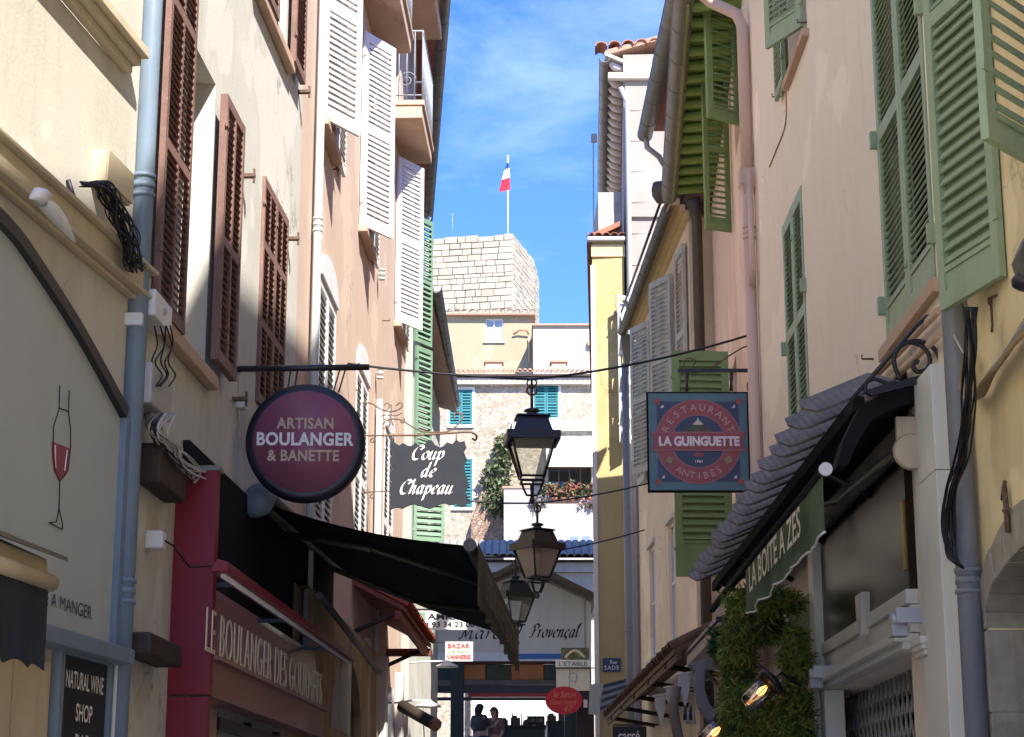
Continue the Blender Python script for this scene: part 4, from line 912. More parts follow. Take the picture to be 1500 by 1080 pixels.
# ------------------------------------------------------------------ hat shop sign on a scrolled bracket
yh = 20.2
hs = thing('hat_shop_sign', 'dark scalloped sign with white script on a rusty scrolled bracket', 'sign', on_y(628, 745, yh))
def hy(u, v): return on_y(u, v, yh)
hf = Fr(hy(628, 690), (1, 0, 0), (0, -1, 0)); kx = (hy(628 + 100, 690).x - hy(628, 690).x) / 100
def hp(u, v): return ((u - 628) * kx, (690 - v) * kx)
outl = [(571, 643), (577, 647), (584, 652), (590, 648), (596, 652), (602, 653), (608, 647), (612, 651), (618, 652), (626, 646), (632, 644), (637, 651), (644, 655), (650, 652), (655, 647), (662, 650), (668, 643), (673, 647), (680, 645), (683, 655), (679, 662), (684, 672), (680, 682), (681, 690), (684, 700), (687, 712), (682, 720), (686, 730), (683, 742), (676, 744), (668, 739), (660, 741), (652, 738), (645, 739), (638, 743), (630, 746), (622, 744), (614, 741), (606, 739), (598, 742), (590, 746), (582, 744), (574, 746), (571, 738), (573, 728), (571, 718), (574, 706), (570, 697), (575, 688), (571, 678), (574, 666), (570, 655)]
MB().prism(hf, [hp(*p) for p in outl], -.03, 0).build('board', sign_slate, hs)
for wd, u0, v0, w_, xh in (('Coup', 602, 673, 46, 12.5), ('de', 616, 699, 20, 12.5), ('Chapeau', 585, 724, 76, 12.5)):
    a, c = hp(u0, v0); script(wd, Fr(hf.p(a, 0, c), hf.X, hf.Y), w_ * kx, letter_pink, hs, xh * kx, .16, .32)
ir = MB()
def hc(pts, b=0.0): return smooth_pts(hf, [hp(*p) for p in pts], 6, b)
ir.tube(hc([(527, 637), (560, 637), (620, 636), (680, 632), (692, 633), (698, 638), (696, 644), (691, 641)]), .011, 6)
ir.tube(hc([(500, 600), (520, 590), (540, 588), (556, 597), (570, 601), (582, 598), (588, 592), (585, 587), (579, 592)]), .009, 6)
ir.tube(hc([(560, 620), (566, 614), (574, 612), (588, 614), (600, 622), (620, 631), (650, 632), (664, 626), (674, 616), (677, 608), (670, 603), (664, 607), (666, 612)]), .009, 6)
for c_ in ([(561, 592), (564, 588), (569, 591), (566, 598), (560, 600)], [(560, 626), (568, 624), (570, 616), (560, 612)], [(590, 610), (592, 615), (588, 618), (585, 614)], [(571, 590), (572, 600), (571, 610), (575, 622)], [(556, 608), (566, 606), (578, 607), (588, 603)]): ir.tube(hc(c_), .007, 6)
ir.tube(spiral(hf, *hp(545, 645), .03, .012, 0, 7), .008, 6)
ir.tube(hc([(530, 722), (550, 721), (571, 720)]), .007, 6); ir.tube(spiral(hf, *hp(546, 728), .028, .012, 0, 7), .007, 6)
ir.tube([hf.p(*(lambda q: (q[0], 0, q[1]))(hp(527, 585))), hf.p(*(lambda q: (q[0], 0, q[1]))(hp(527, 740)))], .011, 6)
ir.build('bracket', rust_iron, hs)
for u in (576, 668): line_tube('hook', [hf.p(*(lambda q: (q[0], 0, q[1]))(hp(u, 634))), hf.p(*(lambda q: (q[0], 0, q[1]))(hp(u, 646)))], .008, rust_iron, hs, 6)

# ------------------------------------------------------------------ street lanterns on cables across the street
def lantern(C, rot, label):
    """C = point where the stem meets the cable"""
    t = thing('street_lantern', label, 'lantern', C - UP * 1.18, 'lanterns hung over the street')
    k = .00681; X_ = Vector((math.cos(rot), math.sin(rot), 0)); F = Fr(C, X_, (-X_.y, X_.x, 0))
    Z = lambda v: -(v - 567) * k
    def frus(mb, h0, z0, h1, z1):
        vs = [F.p(sx * h, sy * h, z) for h, z in ((h0, z0), (h1, z1)) for sx, sy in ((-1, -1), (1, -1), (1, 1), (-1, 1))]
        mb.add(vs, [(0, 1, 2, 3), (4, 5, 6, 7), (0, 1, 5, 4), (1, 2, 6, 5), (2, 3, 7, 6), (3, 0, 4, 7)])
    MB().tube([C, F.p(0, 0, Z(602))], .016, 8).build('stem', lantern_metal, t)
    MB().tube(spiral(Fr(F.p(0, 0, Z(572)), F.X, F.Y), 0, 0, .05, .05, 0, 2 * math.pi), .011, 6).build('ring', rust_iron, t)
    MB().lathe(F.p(0, 0, Z(614)), [(.085, 0), (.06, .03), (.05, .055), (.085, .068), (.075, .085), (.03, .10)], 16).build('finial', lantern_metal, t)
    r_ = MB(); frus(r_, .155, Z(612), .175, Z(615)); frus(r_, .195, Z(638), .145, Z(615)); frus(r_, .235, Z(640), .198, Z(638)); r_.build('roof', lantern_metal, t, .005)
    e_ = MB()
    for sx, sy in ((-1, 0), (1, 0), (0, -1), (0, 1)):
        if sx: e_.box(F, sx * .25 - .016, sx * .25 + .016, -.25, .25, Z(652), Z(638.5))
        else: e_.box(F, -.234, .234, sy * .25 - .016, sy * .25 + .016, Z(651.5), Z(639))
    e_.build('eave_band', lantern_metal, t, .004)
    b0, z0, b1, z1 = .215, Z(651), .115, Z(703)
    fm = MB()
    for sx, sy in ((-1, -1), (1, -1), (1, 1), (-1, 1)): fm.tube([F.p(sx * b0, sy * b0, z0), F.p(sx * b1, sy * b1, z1)], .017, 4)
    for b, z in ((b1, z1), (b1 * .94, Z(710))):
        for sx, sy in ((-1, -1), (1, -1), (1, 1), (-1, 1)):
            nx, ny = (-sy, sx); fm.tube([F.p(sx * b, sy * b, z), F.p(nx * b, ny * b, z)], .014, 4)
    fm.build('frame', lantern_metal, t)
    for sx, sy in ((-1, -1), (1, -1), (1, 1), (-1, 1)):
        nx, ny = (-sy, sx); q = .975
        p = [F.p(sx * b0 * q, sy * b0 * q, z0), F.p(nx * b0 * q, ny * b0 * q, z0), F.p(nx * b1 * q, ny * b1 * q, z1), F.p(sx * b1 * q, sy * b1 * q, z1)]
        cen = sum(p, Vector()) / 4; inn = (F.p(0, 0, (z0 + z1) / 2) - cen).normalized() * .004
        MB().add(p + [v_ + inn for v_ in p], [(0, 1, 2, 3), (4, 5, 6, 7), (0, 1, 5, 4), (1, 2, 6, 5), (2, 3, 7, 6), (3, 0, 4, 7)]).build('pane', clear_glass, t)
    c_ = MB()
    for s_ in (-1, 1): c_.tube([F.p(s_ * b1 * .9, 0, Z(711)), F.p(s_ * .085, 0, Z(720)), F.p(s_ * .055, 0, Z(729)), F.p(0, 0, Z(730))], .012, 6)
    for s_ in (-1, 1): c_.tube([F.p(0, s_ * b1 * .9, Z(711)), F.p(0, s_ * .085, Z(720)), F.p(0, s_ * .055, Z(729)), F.p(0, 0, Z(730))], .012, 6)
    c_.build('cradle', lantern_metal, t)
    MB().lathe(F.p(0, 0, Z(742)), [(.012, 0), (.026, .02), (.026, .05), (.012, .08)], 10).build('knob', lantern_metal, t)
    return t
lantern(on_y(779, 567, 18.7), .08, 'largest black lantern hanging at the middle of the street')
lantern(on_y(787, 741, 24.2), .62, 'black lantern below the largest one, with a corner turned to the viewer')
lantern(on_y(755, 822, 29.0), .42, 'smallest black lantern, in front of the market board')
cz = thing('lantern_cable', 'black cable carrying the largest lantern across the street', 'cable', on_y(779, 556, 18.7), 'cables across the street')
Pm = on_y(779, 556, 18.7)
R1x = 2.45
MB().tube(sag(Vector((R1x, 18.7, on_y(1112, 489, 18.7).z)), Pm, .06, 10) + sag(Pm, Vector((-1.66, 18.7, on_y(500, 533, 18.7).z)), .02, 10)[1:], .012, 6).build('cable', cable_black, cz)
MB().tube([Pm, on_y(779, 567, 18.7)], .012, 6).tube(spiral(Fr(on_y(779, 562, 18.7), (1, 0, 0), (0, 1, 0)), 0, 0, .05, .045, 0, 6.28), .008, 6).build('hook', black_iron, cz)
for u in (835, 905, 985, 1060): 
    q = on_y(u, 556 - (u - 779) * .19, 18.7)
for (y, u, v, ur, vr, lab) in ((24.2, 787, 737, 950, 704, 'thin dark cable carrying the second lantern'), (29.0, 755, 815, 912, 783, 'thin dark cable carrying the smallest lantern')):
    cz = thing('lantern_cable', lab, 'cable', on_y(u, v, y), 'cables across the street'); Pm = on_y(u, v, y); Pr = on_y(ur, vr, y)
    Pr = Pr + (Pr - Pm).normalized() * (.45 if y < 25 else .35)
    MB().tube(sag(Pr, Pm, .05, 10) + sag(Pm, Vector((-1.42, y, Pm.z + .12)), .04, 10)[1:], .010, 6).build('cable', cable_black, cz)
    line_tube('hook', [Pm, on_y(u, v + 5, y)], .01, black_iron, cz, 6)

# ================================================================== right side
R1 = Fac(2.45, 10.05, 0, False); R2 = Fac(2.45, 18.95, .055, False); R3 = Fac(2.5, 25.8, -.05, False); R4 = Fac(2.46, 23.0, .0, False)
R5 = Fac(1.51, 34.45, .046, False); R6 = Fac(2.147, 34.4, .05, False)
def rp(fac, u, v, b): q = fac.at(u, v, b); return fac.p(q[0], b, q[1])

# ------------------------------------------------------------------ ochre house, nearest right
h0 = thing('house', 'ochre house with a stone arched doorway, nearest on the right', 'house', R1.p(-3, -2, 0), 'houses along the street')
sj, zs = R1.at(1448, 922); aw_, rise = .85, .30; ztop = zs + rise; dc = sj - aw_
nw = (-2.9, -2.15, 4.35, 6.4); fw_ = (-1.0 - .75, -1.02, 4.35, 6.4)
wall(R1, -14, -.012, -.5, 14.6, [(dc - aw_, sj, -.5, ztop), nw], ochre_wall, h0, back=6)
window(R1, *nw, h0)
roof_slab(R1, -14, -.02, 14.6, .25, 6, 1.8, terra, h0)
nA = 16
for sgn in (-1, 1):
    pts = [(dc + sgn * aw_, ztop + .0)] + [(dc + sgn * (aw_ - .001) * math.cos(math.pi / 2 * i / nA), zs + .03 + (rise - .03) * math.sin(math.pi / 2 * i / nA)) for i in range(nA + 1)]
    MB().prism(R1, pts, -.20, -.001).build('arch_spandrel', ochre_wall, h0)
MB().box(R1, dc - aw_ - .1, sj + .1, -.5, -.45, -.5, ztop + .1).build('doorway', dark_room, h0)
for i in range(11):                                     # voussoirs
    t0, t1 = math.pi * i / 11 + .006, math.pi * (i + 1) / 11 - .006; pts = []
    for t in (t0, (t0 + t1) / 2, t1): pts.append((dc + aw_ * math.cos(t), zs + rise * math.sin(t)))
    for t in (t1, (t0 + t1) / 2, t0): pts.append((dc + (aw_ + .15) * math.cos(t), zs + (rise + .22) * math.sin(t)))
    MB().prism(R1, pts, -.24, .014 + random.uniform(0, .012)).build('arch_stone', arch_stone, h0, .006)
for k in range(6):
    for e0, e1 in ((sj + .0, sj + .15), (dc - aw_ - .15, dc - aw_)):
        z1 = zs - .006 - k * .42; jit = random.uniform(.008, .02); MB().box(R1, e0 - (jit if e0 == sj else 0), e1 + (jit if e0 != sj else 0), -.24, .014 + random.uniform(0, .014), z1 - .417, z1).build('jamb_stone', arch_stone, h0, .008)
MB().box(R1, sj - .005, sj + .14, -.23, .008, -.5, zs - .004).build('jamb_core', arch_stone, h0)
# half open shutters of the ochre house
Xa = Vector((-.24, 1, 0)).normalized(); PA = Vector((2.44, 9.04, on_y(1477, 405, 9.04).z))
shutter(h0, Fr(PA, Xa, (-Xa.y, Xa.x, 0)), .665, 2.6, pale_green, .072, 1, (1.62,), stile=.075, rail=.09, solid=.22, tilt=62, deep=.36, back=True, label='pale green shutter folded back by the blue-grey pipe')
Pb = on_y(1437, 205, 7.29); Xb = Vector((.66, .75, 0)).normalized()
shutter(h0, Fr(Pb, Xb, (Xb.y, -Xb.x, 0)), .70, 2.6, pale_green, .074, 1, (1.4,), stile=.075, rail=.09, solid=.14, tilt=62, deep=.36, back=False, label='pale green shutter standing open at the upper right corner')
# wide blue-grey downpipe between the two right houses
P = R1.p(-.13, .075, 0)
downpipe(h0, P.x, P.y, -.2, 14.0, .062, grey_pipe, (on_y(1415, 870, P.y).z,), label='dark grey downpipe between ochre house and grey-green shop front')

# iron pieces on the ochre wall
for u, v in ((1462, 432), ):
    A_ = rp(R1, u, v, .0); B_ = R1.Y
    MB().tube([A_, A_ + B_ * .02 + Vector((0, .11, .01)), A_ + B_ * .02 + Vector((0, .10, -.02))], .008, 6).tube([A_ + Vector((0, .07, 0)) + B_ * .02, A_ + Vector((0, .07, -.14)) + B_ * .02, A_ + Vector((0, .09, -.17)) + B_ * .02], .007, 6).build('iron_hook', rust_iron, h0)
st = thing('shutter_stay', 'rusty upright iron stay on the ochre wall above the stone arch', 'iron stay', rp(R1, 1472, 782, .03))
A_, B_ = rp(R1, 1471, 712, .03), rp(R1, 1477, 780, .03)
MB().tube([A_, A_.lerp(B_, .5), B_], .014, 6).build('bar', rust_iron, st)
MB().tube([A_ + Vector((0, .05, -.06)), A_, A_ + Vector((0, -.02, .02))], .011, 6).tube([A_.lerp(B_, .5) + Vector((0, .05, 0)), A_.lerp(B_, .5) + Vector((0, -.06, -.01))], .010, 6).build('tooth', rust_iron, st)
# tan and black cables
tcb = thing('cable_bundle', 'thick tan cables looping up the ochre wall at the right edge', 'cables', rp(R1, 1450, 580, .05))
for i in range(5):
    o_ = i * 5; pts = [(1520, 440 + o_ * 2.2), (1495, 478 + o_ * 1.6), (1475, 512 + o_ * 1.2), (1452, 545 + o_ * .8), (1438, 575 + o_ * .5), (1427, 578 + o_ * .3), (1420, 555 + o_ * .3), (1424 + i, 520)]
    line_tube('cable', smooth_pts(R1, [R1.at(u, v, .05) for u, v in pts], 6, b=.04 + .014 * i), .016 if i < 3 else .010, cable_tan if i != 2 else grey_pipe, tcb, 8)
bcb = thing('cable_bundle', 'black cables hanging down beside the dark grey downpipe', 'cables', rp(R1, 1410, 830, .16))
for i in range(10):
    j = [random.uniform(-5, 5) for _ in range(6)]
    pts = [(1428 + j[0], 450), (1430 + j[1], 510), (1425 + j[2], 575), (1424 + j[3], 620), (1415 + j[4], 672), (1402 + j[5], 720), (1396 + j[0], 770), (1402 + j[1] * .5, 812), (1412, 833 - i)]
    line_tube('cable', smooth_pts(R1, [R1.at(u, v, .15) for u, v in pts], 5, b=.15 + .006 * i), random.choice((.005, .0065, .008)), cable_black, bcb, 6)
P0 = rp(R1, 1388, 470, .1); P1 = rp(R1, 1428, 538, .05)
line_tube('white_lead', sag(P0, P1, .03), .006, cable_white, h0, 6)
# street lamp at the right edge
sl_ = thing('bracket_lamp', 'grey bracket lamp cut off by the right edge of the view', 'lamp', on_y(1500, 430, 8.2))
Lf = Fr(on_y(1508, 385, 8.2), (.75, .3, .55), (0, -1, .1), (-.5, 0, .85))
MB().prism(Lf, [(-.10, -.06), (-.06, .05), (.06, .11), (.30, .12), (.30, -.04), (.1, -.08)], -.07, .07).build('housing', zinc_dark, sl_, .012)
MB().lathe(on_y(1503, 425, 8.2), [(.03, 0), (.06, .02), (.065, .05), (.04, .08)], 12).build('bulb_guard', black_iron, sl_)
MB().tube([on_y(1508, 385, 8.2), Vector((2.45, 8.3, on_y(1508, 380, 8.2).z + .2))], .02, 8).build('arm', black_iron, sl_)

# ------------------------------------------------------------------ pink house
h1r = thing('house', 'pale pink house with pale green closed shutters on the right', 'house', R1.p(4, -2, 0), 'houses along the street')
E1 = R1.sy(18.95)
W1 = frect(R1, 1291, 1366, 300, 1330, -260, 468); W1 = (W1[0], W1[1], R1.at(1330, 468)[1], R1.at(1330, 468)[1] + 2.75)
W2 = frect(R1, 1151, 1181, 450, 1165, 292, 670); W2 = (W2[0], W2[1], W2[3] - 2.35, W2[3])
sU, zU = R1.at(1182, 48); W3 = (sU, sU + 1.0, zU, zU + 1.9)
zlin = on_y(1332, 943, 11.2).z; zpan = on_y(1324, 862, 11.5).z
shop = (R1.at(1338, 1000, -.0)[0] + .02, R1.at(1205, 1000)[0] + .3, -.4, zlin)
wall(R1, .0, E1, -.5, 10.6, [W1, W2, W3, (shop[0], shop[1], shop[2], shop[3], .7)], pink, h1r, back=6)
roof_slab(R1, 0, E1, 10.6, .12, 6, 1.2, terra, h1r)
window(R1, *W3, h1r)
for W in (W1, W2):
    MB().box(R1, W[0], W[1], -.26, -.22, W[2], W[3]).build('window', dark_room, h1r)
    hw = (W[1] - W[0]) / 2
    for k in range(2): shutter(h1r, R1.sub(W[0] + k * hw + .004, -.03, W[2]), hw - .008, W[3] - W[2], pale_green, .048, 1, ((W[3] - W[2]) * (.52 if W is W1 else .55),), stile=.07, rail=.11, solid=.26, th=.04, tilt=62, deep=.35)
    for s_, z_ in ((W[1] + .03, .52), (W[0] - .03, .62), (W[1] + .03, .1), (W[0] - .03, .1)):
        MB().box(R1, s_ - .022, s_ + .022, .0, .05, W[2] + (W[3] - W[2]) * z_ - .06, W[2] + (W[3] - W[2]) * z_ + .06).build('hinge', pale_green, h1r, .004)
    MB().box(R1, W[0] - .1, W[1] + .1, .0, .05, W[2] - .09, W[2] - .004).build('window_sill', tan_trim, h1r, .006)
MB().box(R1, W3[0] - .1, W3[1] + .1, .0, .06, W3[2] - .07, W3[2] - .0).build('window_sill', tan_trim, h1r, .006)
X = Vector((-.45, .89, 0)).normalized()
shutter(h1r, Fr(R1.p(W3[0], .02, W3[2] + .05), X, (-X.y, X.x, 0)), .52, 1.85, pale_green, .055, 1, (), stile=.07, rail=.12, solid=.2, tilt=52, label='pale green shutter leaf half open at the upper window')
shutter(h1r, R1.sub(W3[1] + .02, .03, W3[2]), .5, 1.9, pale_green, .055, 1, (.9,), stile=.06)
# plaster wires and hook
pts = [R1.at(u, v) for u, v in ((1152, 122), (1152, 180), (1138, 220), (1128, 245))]
line_tube('wall_wire', smooth_pts(R1, pts, 5, b=.008), .006, cable_tan, h1r, 6)
for u, v in ((1144, 142), (1182, 33), (1280, 526)):
    A_ = rp(R1, u, v, 0); MB().tube([A_, A_ + R1.Y * .08, A_ + R1.Y * .08 + UP * .03], .007, 6).build('shutter_catch', rust_iron, h1r)
for dz in (0, .09): 
    A_, B_ = rp(R1, 1375, 455 + dz * 400, .05), rp(R1, 1240, 595 + dz * 300, .05); line_tube('wall_conduit', [A_, B_], .022, tan_trim, h1r)
# pink painted downpipe with hopper and elbow
s_, _ = R1.at(1099, 400, .07); P = R1.p(s_, .07, 0); zh = on_y(1099, 270, P.y).z
el = [Vector((P.x, P.y, on_y(1099, 40, P.y).z)), Vector((P.x - .05, P.y + .05, on_y(1095, 18, P.y).z)), Vector((P.x - .30, P.y + .15, on_y(1070, -6, P.y).z)), Vector((P.x - .55, P.y + .2, on_y(1060, -40, P.y).z))]
up_ = MB().tube([Vector((P.x, P.y, zh + .14))] + el, .062, 14).build('upper_downpipe', pipe_pink, h1r)
downpipe(h1r, P.x, P.y, -.2, zh - .1, .055, pipe_pink, (on_y(1099, 350, P.y).z, on_y(1099, 800, P.y).z))
hp_ = MB(); hp_.box(Fr((P.x, P.y, zh), (1, 0, 0), (0, 1, 0)), -.085, .085, -.085, .085, -.02, .15); hp_.lathe((P.x, P.y, zh - .12), [(.06, 0), (.11, .10)], 4); hp_.build('hopper', pipe_pink, h1r)
line_tube('side_pipe', [Vector((P.x + .0, P.y - .18, zh + .1)), Vector((P.x, P.y - .18, zh - .9)), Vector((P.x, P.y - .10, zh - 1.1))], .03, pipe_pink, h1r, 10)
A_ = rp(R1, 1113, 795, .03); MB().box(R1, R1.at(1113, 795)[0] - .05, R1.at(1113, 795)[0] + .05, 0, .06, A_.z - .22, A_.z + .12).build('meter_cabinet', pipe_pink, h1r, .006)

# grey-green shop front of the pink house
gs = thing('storefront', 'grey-green timber shop front with a diamond grille on the right', 'shop front', R1.p(2.4, .1, 0))
s0, s1 = R1.at(1385, 800, .1)[0], R1.at(1338, 800, .1)[0]; zt = on_y(1365, 562, 10.75).z
zj = R1.at(1360, 705, .1)[1]; zc = R1.at(1350, 945, .12)[1]
pl = MB(); pl.box(R1, s0, s0 + (s1 - s0) * .55, .0, .13, zj + .004, zt); pl.build('pilaster', shop_paint, gs, .006)
pl = MB(); pl.box(R1, s0, s0 + (s1 - s0) * .55, .0, .13, -.4, zj); pl.build('pilaster', shop_paint, gs, .006)
MB().box(R1, s0 + (s1 - s0) * .55 + .004, s1 - .12, .0, .10, -.4, zt - .05).build('pilaster_inner', shop_paint, gs, .006)
MB().box(R1, s1 - .116, s1, .0, .075, -.4, zt - .08).build('pilaster_edge', shop_paint, gs, .006)
cp = MB(); cp.box(R1, s1 - .3, s1 + .01, .0, .15, zc, zc + .04); cp.box(R1, s1 - .28, s1, .0, .14, zc - .03, zc); cp.box(R1, s1 - .26, s1 - .01, .0, .125, zc - .06, zc - .03); cp.build('capital', shop_paint, gs, .004)
sl0, sr0 = R1.at(1332, 900, .06)[0] + .0, R1.at(1205, 930, .06)[0]
MB().box(R1, sl0, sr0, .0, .05, zpan, zpan + 1.35).build('sign_panel', mat('brown_glass_panel', (.030, .020, .011), .30, var=.6, vscale=2.5, spec=.22), gs)
MB().box(R1, sl0 + .03, sl0 + .11, .05, .062, zpan + .12, zpan + .55).build('panel_edge', mat('ochre_panel_edge', (.34, .2, .03), .4), gs)
md = MB(); md.box(R1, sl0, sr0, .0, .075, zpan - .09, zpan); md.build('panel_rail', shop_paint, gs, .005)
MB().box(R1, sl0, sr0, .0, .055, zlin + .10, zpan - .094).build('frieze', shop_paint, gs, .005)
ln = MB(); ln.box(R1, sl0, sr0 + .15, .0, .16, zlin + .045, zlin + .096); ln.box(R1, sl0, sr0 + .13, .0, .11, zlin + .0, zlin + .045); ln.build('lintel', shop_paint, gs, .006)
MB().box(R1, sr0, sr0 + .22, .0, .12, -.4, zpan + 1.2).build('far_pilaster', shop_paint, gs, .006)
MB().box(R1, sr0 - .22, sr0 - .0, -.05, .10, -.4, zlin - .003).build('door_post', shop_paint, gs, .006)
# ornament: shield on the rail
oc, oz = R1.at(1260, 905, .1)
MB().prism(R1, [(oc - .12, oz + .16), (oc + .12, oz + .16), (oc + .10, oz - .02), (oc + .05, oz - .06), (oc + .02, oz - .16), (oc - .06, oz - .12), (oc - .08, oz - .02)], .0, .11).build('shield_ornament', white_stone, gs, .008)
# diamond grille in the recess
gr0, gr1, gzb, gzt = shop[0] + .05, shop[1], 1.9, zlin
GR = R1.sub(0, -.22, 0); n = 22; span = gr1 - gr0
def clipbar(x0, x1):
    """bar from (x0, gzb) to (x1, gzt) clipped to the opening"""
    pts = []
    for t in (0.0, 1.0): pts.append((x0 + (x1 - x0) * t, gzb + (gzt - gzb) * t))
    if x0 == x1: return pts
    t0, t1 = 0.0, 1.0
    for lim, sgn in ((gr0, 1), (gr1, -1)):
        d0, d1 = (x0 - lim) * sgn, (x1 - lim) * sgn
        if d0 < 0 and d1 < 0: return None
        if d0 < 0: t0 = max(t0, d0 / (d0 - d1))
        if d1 < 0: t1 = min(t1, d0 / (d0 - d1))
    if t0 >= t1: return None
    return [(x0 + (x1 - x0) * t, gzb + (gzt - gzb) * t) for t in (t0, t1)]
for dirn in (-1, 1):
    for k in range(-8, 30):
        x0 = gr0 + k * .16; bar = clipbar(x0, x0 + dirn * (gzt - gzb) * .55)
        if bar: MB().tube([GR.p(a, .006 * dirn, c) for a, c in bar], .010, 5).build('grille_bar', plastic_grey, gs)
MB().box(R1, gr0, gr1, -.24, -.20, gzb - .06, gzb).build('grille_rail', shop_paint, gs)
MB().box(R1, gr0, gr1, -.69, -.66, -.4, zlin).build('shop_glass', dark_room, gs)
MB().box(R1, gr0, gr1, -.21, -.17, -.4, gzb - .062).build('stall_riser', shop_paint, gs)
# floodlights
for k, (u, v) in enumerate(((1318, 922), (1196, 1000))):
    b_ = .20; A_ = rp(R1, u, v, b_); fl = thing('floodlight', ('pale floodlight on the grey-green frieze beside the white shield', 'pale floodlight at the far end of the grey-green lintel')[k], 'floodlight', A_, 'floodlights of the shop front')
    f = Fr(A_, R1.X, R1.Y)
    MB().lathe((0, 0, 0), [(.038, -.04), (.042, -.02), (.042, .04), (.034, .052)], 14, Fr(A_ + UP * .06, R1.X, UP, R1.Y)).build('motor', lamp_grey, fl)
    MB().prism(Fr(A_, R1.X, R1.Y), [(-.02, .03), (.06, .03), (.10, -.03), (.09, -.042), (-.05, -.042)], -.045, .05).build('head', lamp_grey, fl, .008)
    MB().box(f, -.075, -.035, -.20, .03, .03, .12).build('bracket', lamp_grey, fl, .004)

# slate canopy, iron scrolls, pole and green valance
sc = thing('slate_canopy', 'small canopy of rounded grey slates above the grey-green shop', 'canopy', R1.p(4, .3, 4.1))
zo = 2.50 + 1.6; y0s = 11.1
dsl = (R1.Y * .6 - UP * .25).normalized(); nrm = (UP * .6 + R1.Y * .25).normalized()
for k in range(17):
    y = y0s + k * .46; tl = R(20 + random.uniform(-1.2, 1.2)); Wd = (R1.X * math.cos(tl) + nrm * math.sin(tl)); Nn = (nrm * math.cos(tl) - R1.X * math.sin(tl))
    P = Vector((2.45 - .16, y, zo + .20 + random.uniform(-.012, .012)))
    L_ = .52 + random.uniform(-.025, .025); w_ = .50
    rc_ = .085; pts = [(0, 0), (L_ - rc_, 0)] + [(L_ - rc_ + rc_ * math.sin(math.pi / 2 * i / 4), rc_ - rc_ * math.cos(math.pi / 2 * i / 4)) for i in range(1, 5)] + [(L_ + .01, w_ * .6), (L_ - .03, w_), (0, w_)]
    MB().prism(Fr(P, dsl, Nn, Wd), pts, -.009, .009).build('slate', slate_mat, sc, .003)
yb = y0s - .28
fs = Fr((2.45, yb, 0), (-1, 0, 0), (0, -1, 0))
MB().prism(fs, [(.0, zo + .16), (.30, zo + .05), (.45, zo - .05), (.55, zo - .24), (.60, zo - .40), (.53, zo - .39), (.47, zo - .26), (.38, zo - .12), (.24, zo - .05), (.0, zo + .03)], -.09, .09).build('side_beam', black_matte, sc, .006)
MB().box(R1, R1.sy(yb), R1.sy(18.9), .40, .47, zo - .05, zo + .04).build('front_rail', black_matte, sc, .006)
MB().add([R1.p(R1.sy(y), b, z) for z_ in (0, .03) for y in (yb + .1, 18.9) for b, z in ((.0, zo + .12 + z_), (.45, zo - .02 + z_))], [(0, 1, 3, 2), (4, 6, 7, 5), (0, 4, 5, 1), (2, 3, 7, 6), (0, 2, 6, 4), (1, 5, 7, 3)]).build('deck', wood_dark, sc)
for y in (12.6, 14.6, 16.6, 18.4):
    MB().tube([R1.p(R1.sy(y), .0, zo - .25), R1.p(R1.sy(y), .46, zo - .02)], .022, 6).build('strut', black_iron, sc)
yi = 10.66
ib = thing('iron_bracket', 'black wrought iron scroll bracket above the slate canopy', 'bracket', on_y(1382, 545, yi))
def iy(u, v): return on_y(u, v, yi)
ifr = Fr(iy(1380, 545), (1, 0, 0), (0, -1, 0)); ik = (iy(1480, 545).x - iy(1380, 545).x) / 100
def ip(u, v): return ((u - 1380) * ik, (545 - v) * ik)
def ic(pts): return smooth_pts(ifr, [ip(*p) for p in pts], 6)
MB().tube([iy(1376, 448), iy(1381, 500), iy(1382, 545)], .018, 8).build('upright', black_iron, ib)
MB().prism(ifr, [ip(*p) for p in ((1268, 573), (1384, 540), (1384, 552), (1275, 582), (1268, 578))], -.02, .02).build('foot_bar', black_iron, ib)
MB().tube([iy(1374, 462), iy(1358, 464), iy(1342, 478), iy(1245, 588)], .013, 8).build('diagonal', black_iron, ib)
MB().tube(ic([(1379, 532), (1374, 515), (1362, 503), (1345, 498), (1325, 503), (1312, 518), (1311, 536), (1318, 556)]), .014, 8).tube(ic([(1318, 507), (1335, 500), (1355, 508), (1363, 525), (1358, 540), (1345, 545), (1338, 537), (1342, 529), (1347, 531)]), .014, 8).build('scroll', black_iron, ib)
MB().tube(ic([(1266, 578), (1268, 562), (1280, 556), (1294, 560), (1300, 566)]), .012, 8).build('scroll', black_iron, ib)
# awning pole and valance
gv = thing('green_valance', 'green lettered awning valance hanging from a pole under the slates', 'awning', Vector((1.75, 12, 3.2)))
Pn, Pf = on_y(1209, 688, 10.5), on_y(1043, 893, 16.7)
dv = (Pf - Pn).normalized(); ou = Vector((-dv.y, dv.x, 0))
MB().tube([Pn, Pf], .030, 12).build('pole', black_matte, gv)
MB().tube([Pn - dv * .02, Pn + dv * .005], .038, 14).build('pole_cap', plastic_white, gv)
Ve = Pn.lerp(Pf, .59); rows = []; n = 64; edge = []
for i in range(n + 1):
    t = i / n; b_ = (Pn + dv * .04).lerp(Ve, t); wob = .018 * math.sin(t * 26) + .008 * math.sin(t * 61); dep = .345 + .028 * abs(math.sin(t * math.pi * 5))
    row = [b_ - UP * (dep * k) + ou * (wob * k + .01) for k in (0, .25, .5, .75, 1)]; rows.append(row); edge.append(row[-1])
MB().grid(rows).build('valance', green_cloth, gv)
MB().tube(edge, .007, 5).build('piping', letter_white, gv)
vfr = Fr(Ve.lerp(Pn, .14) + ou * .035 - UP * .265, -dv, ou)
txt('LA BOITE A ZES', vfr, (Ve - Pn).length * .68, .185, letter_cream, gv, bold=.01, lift=.012)
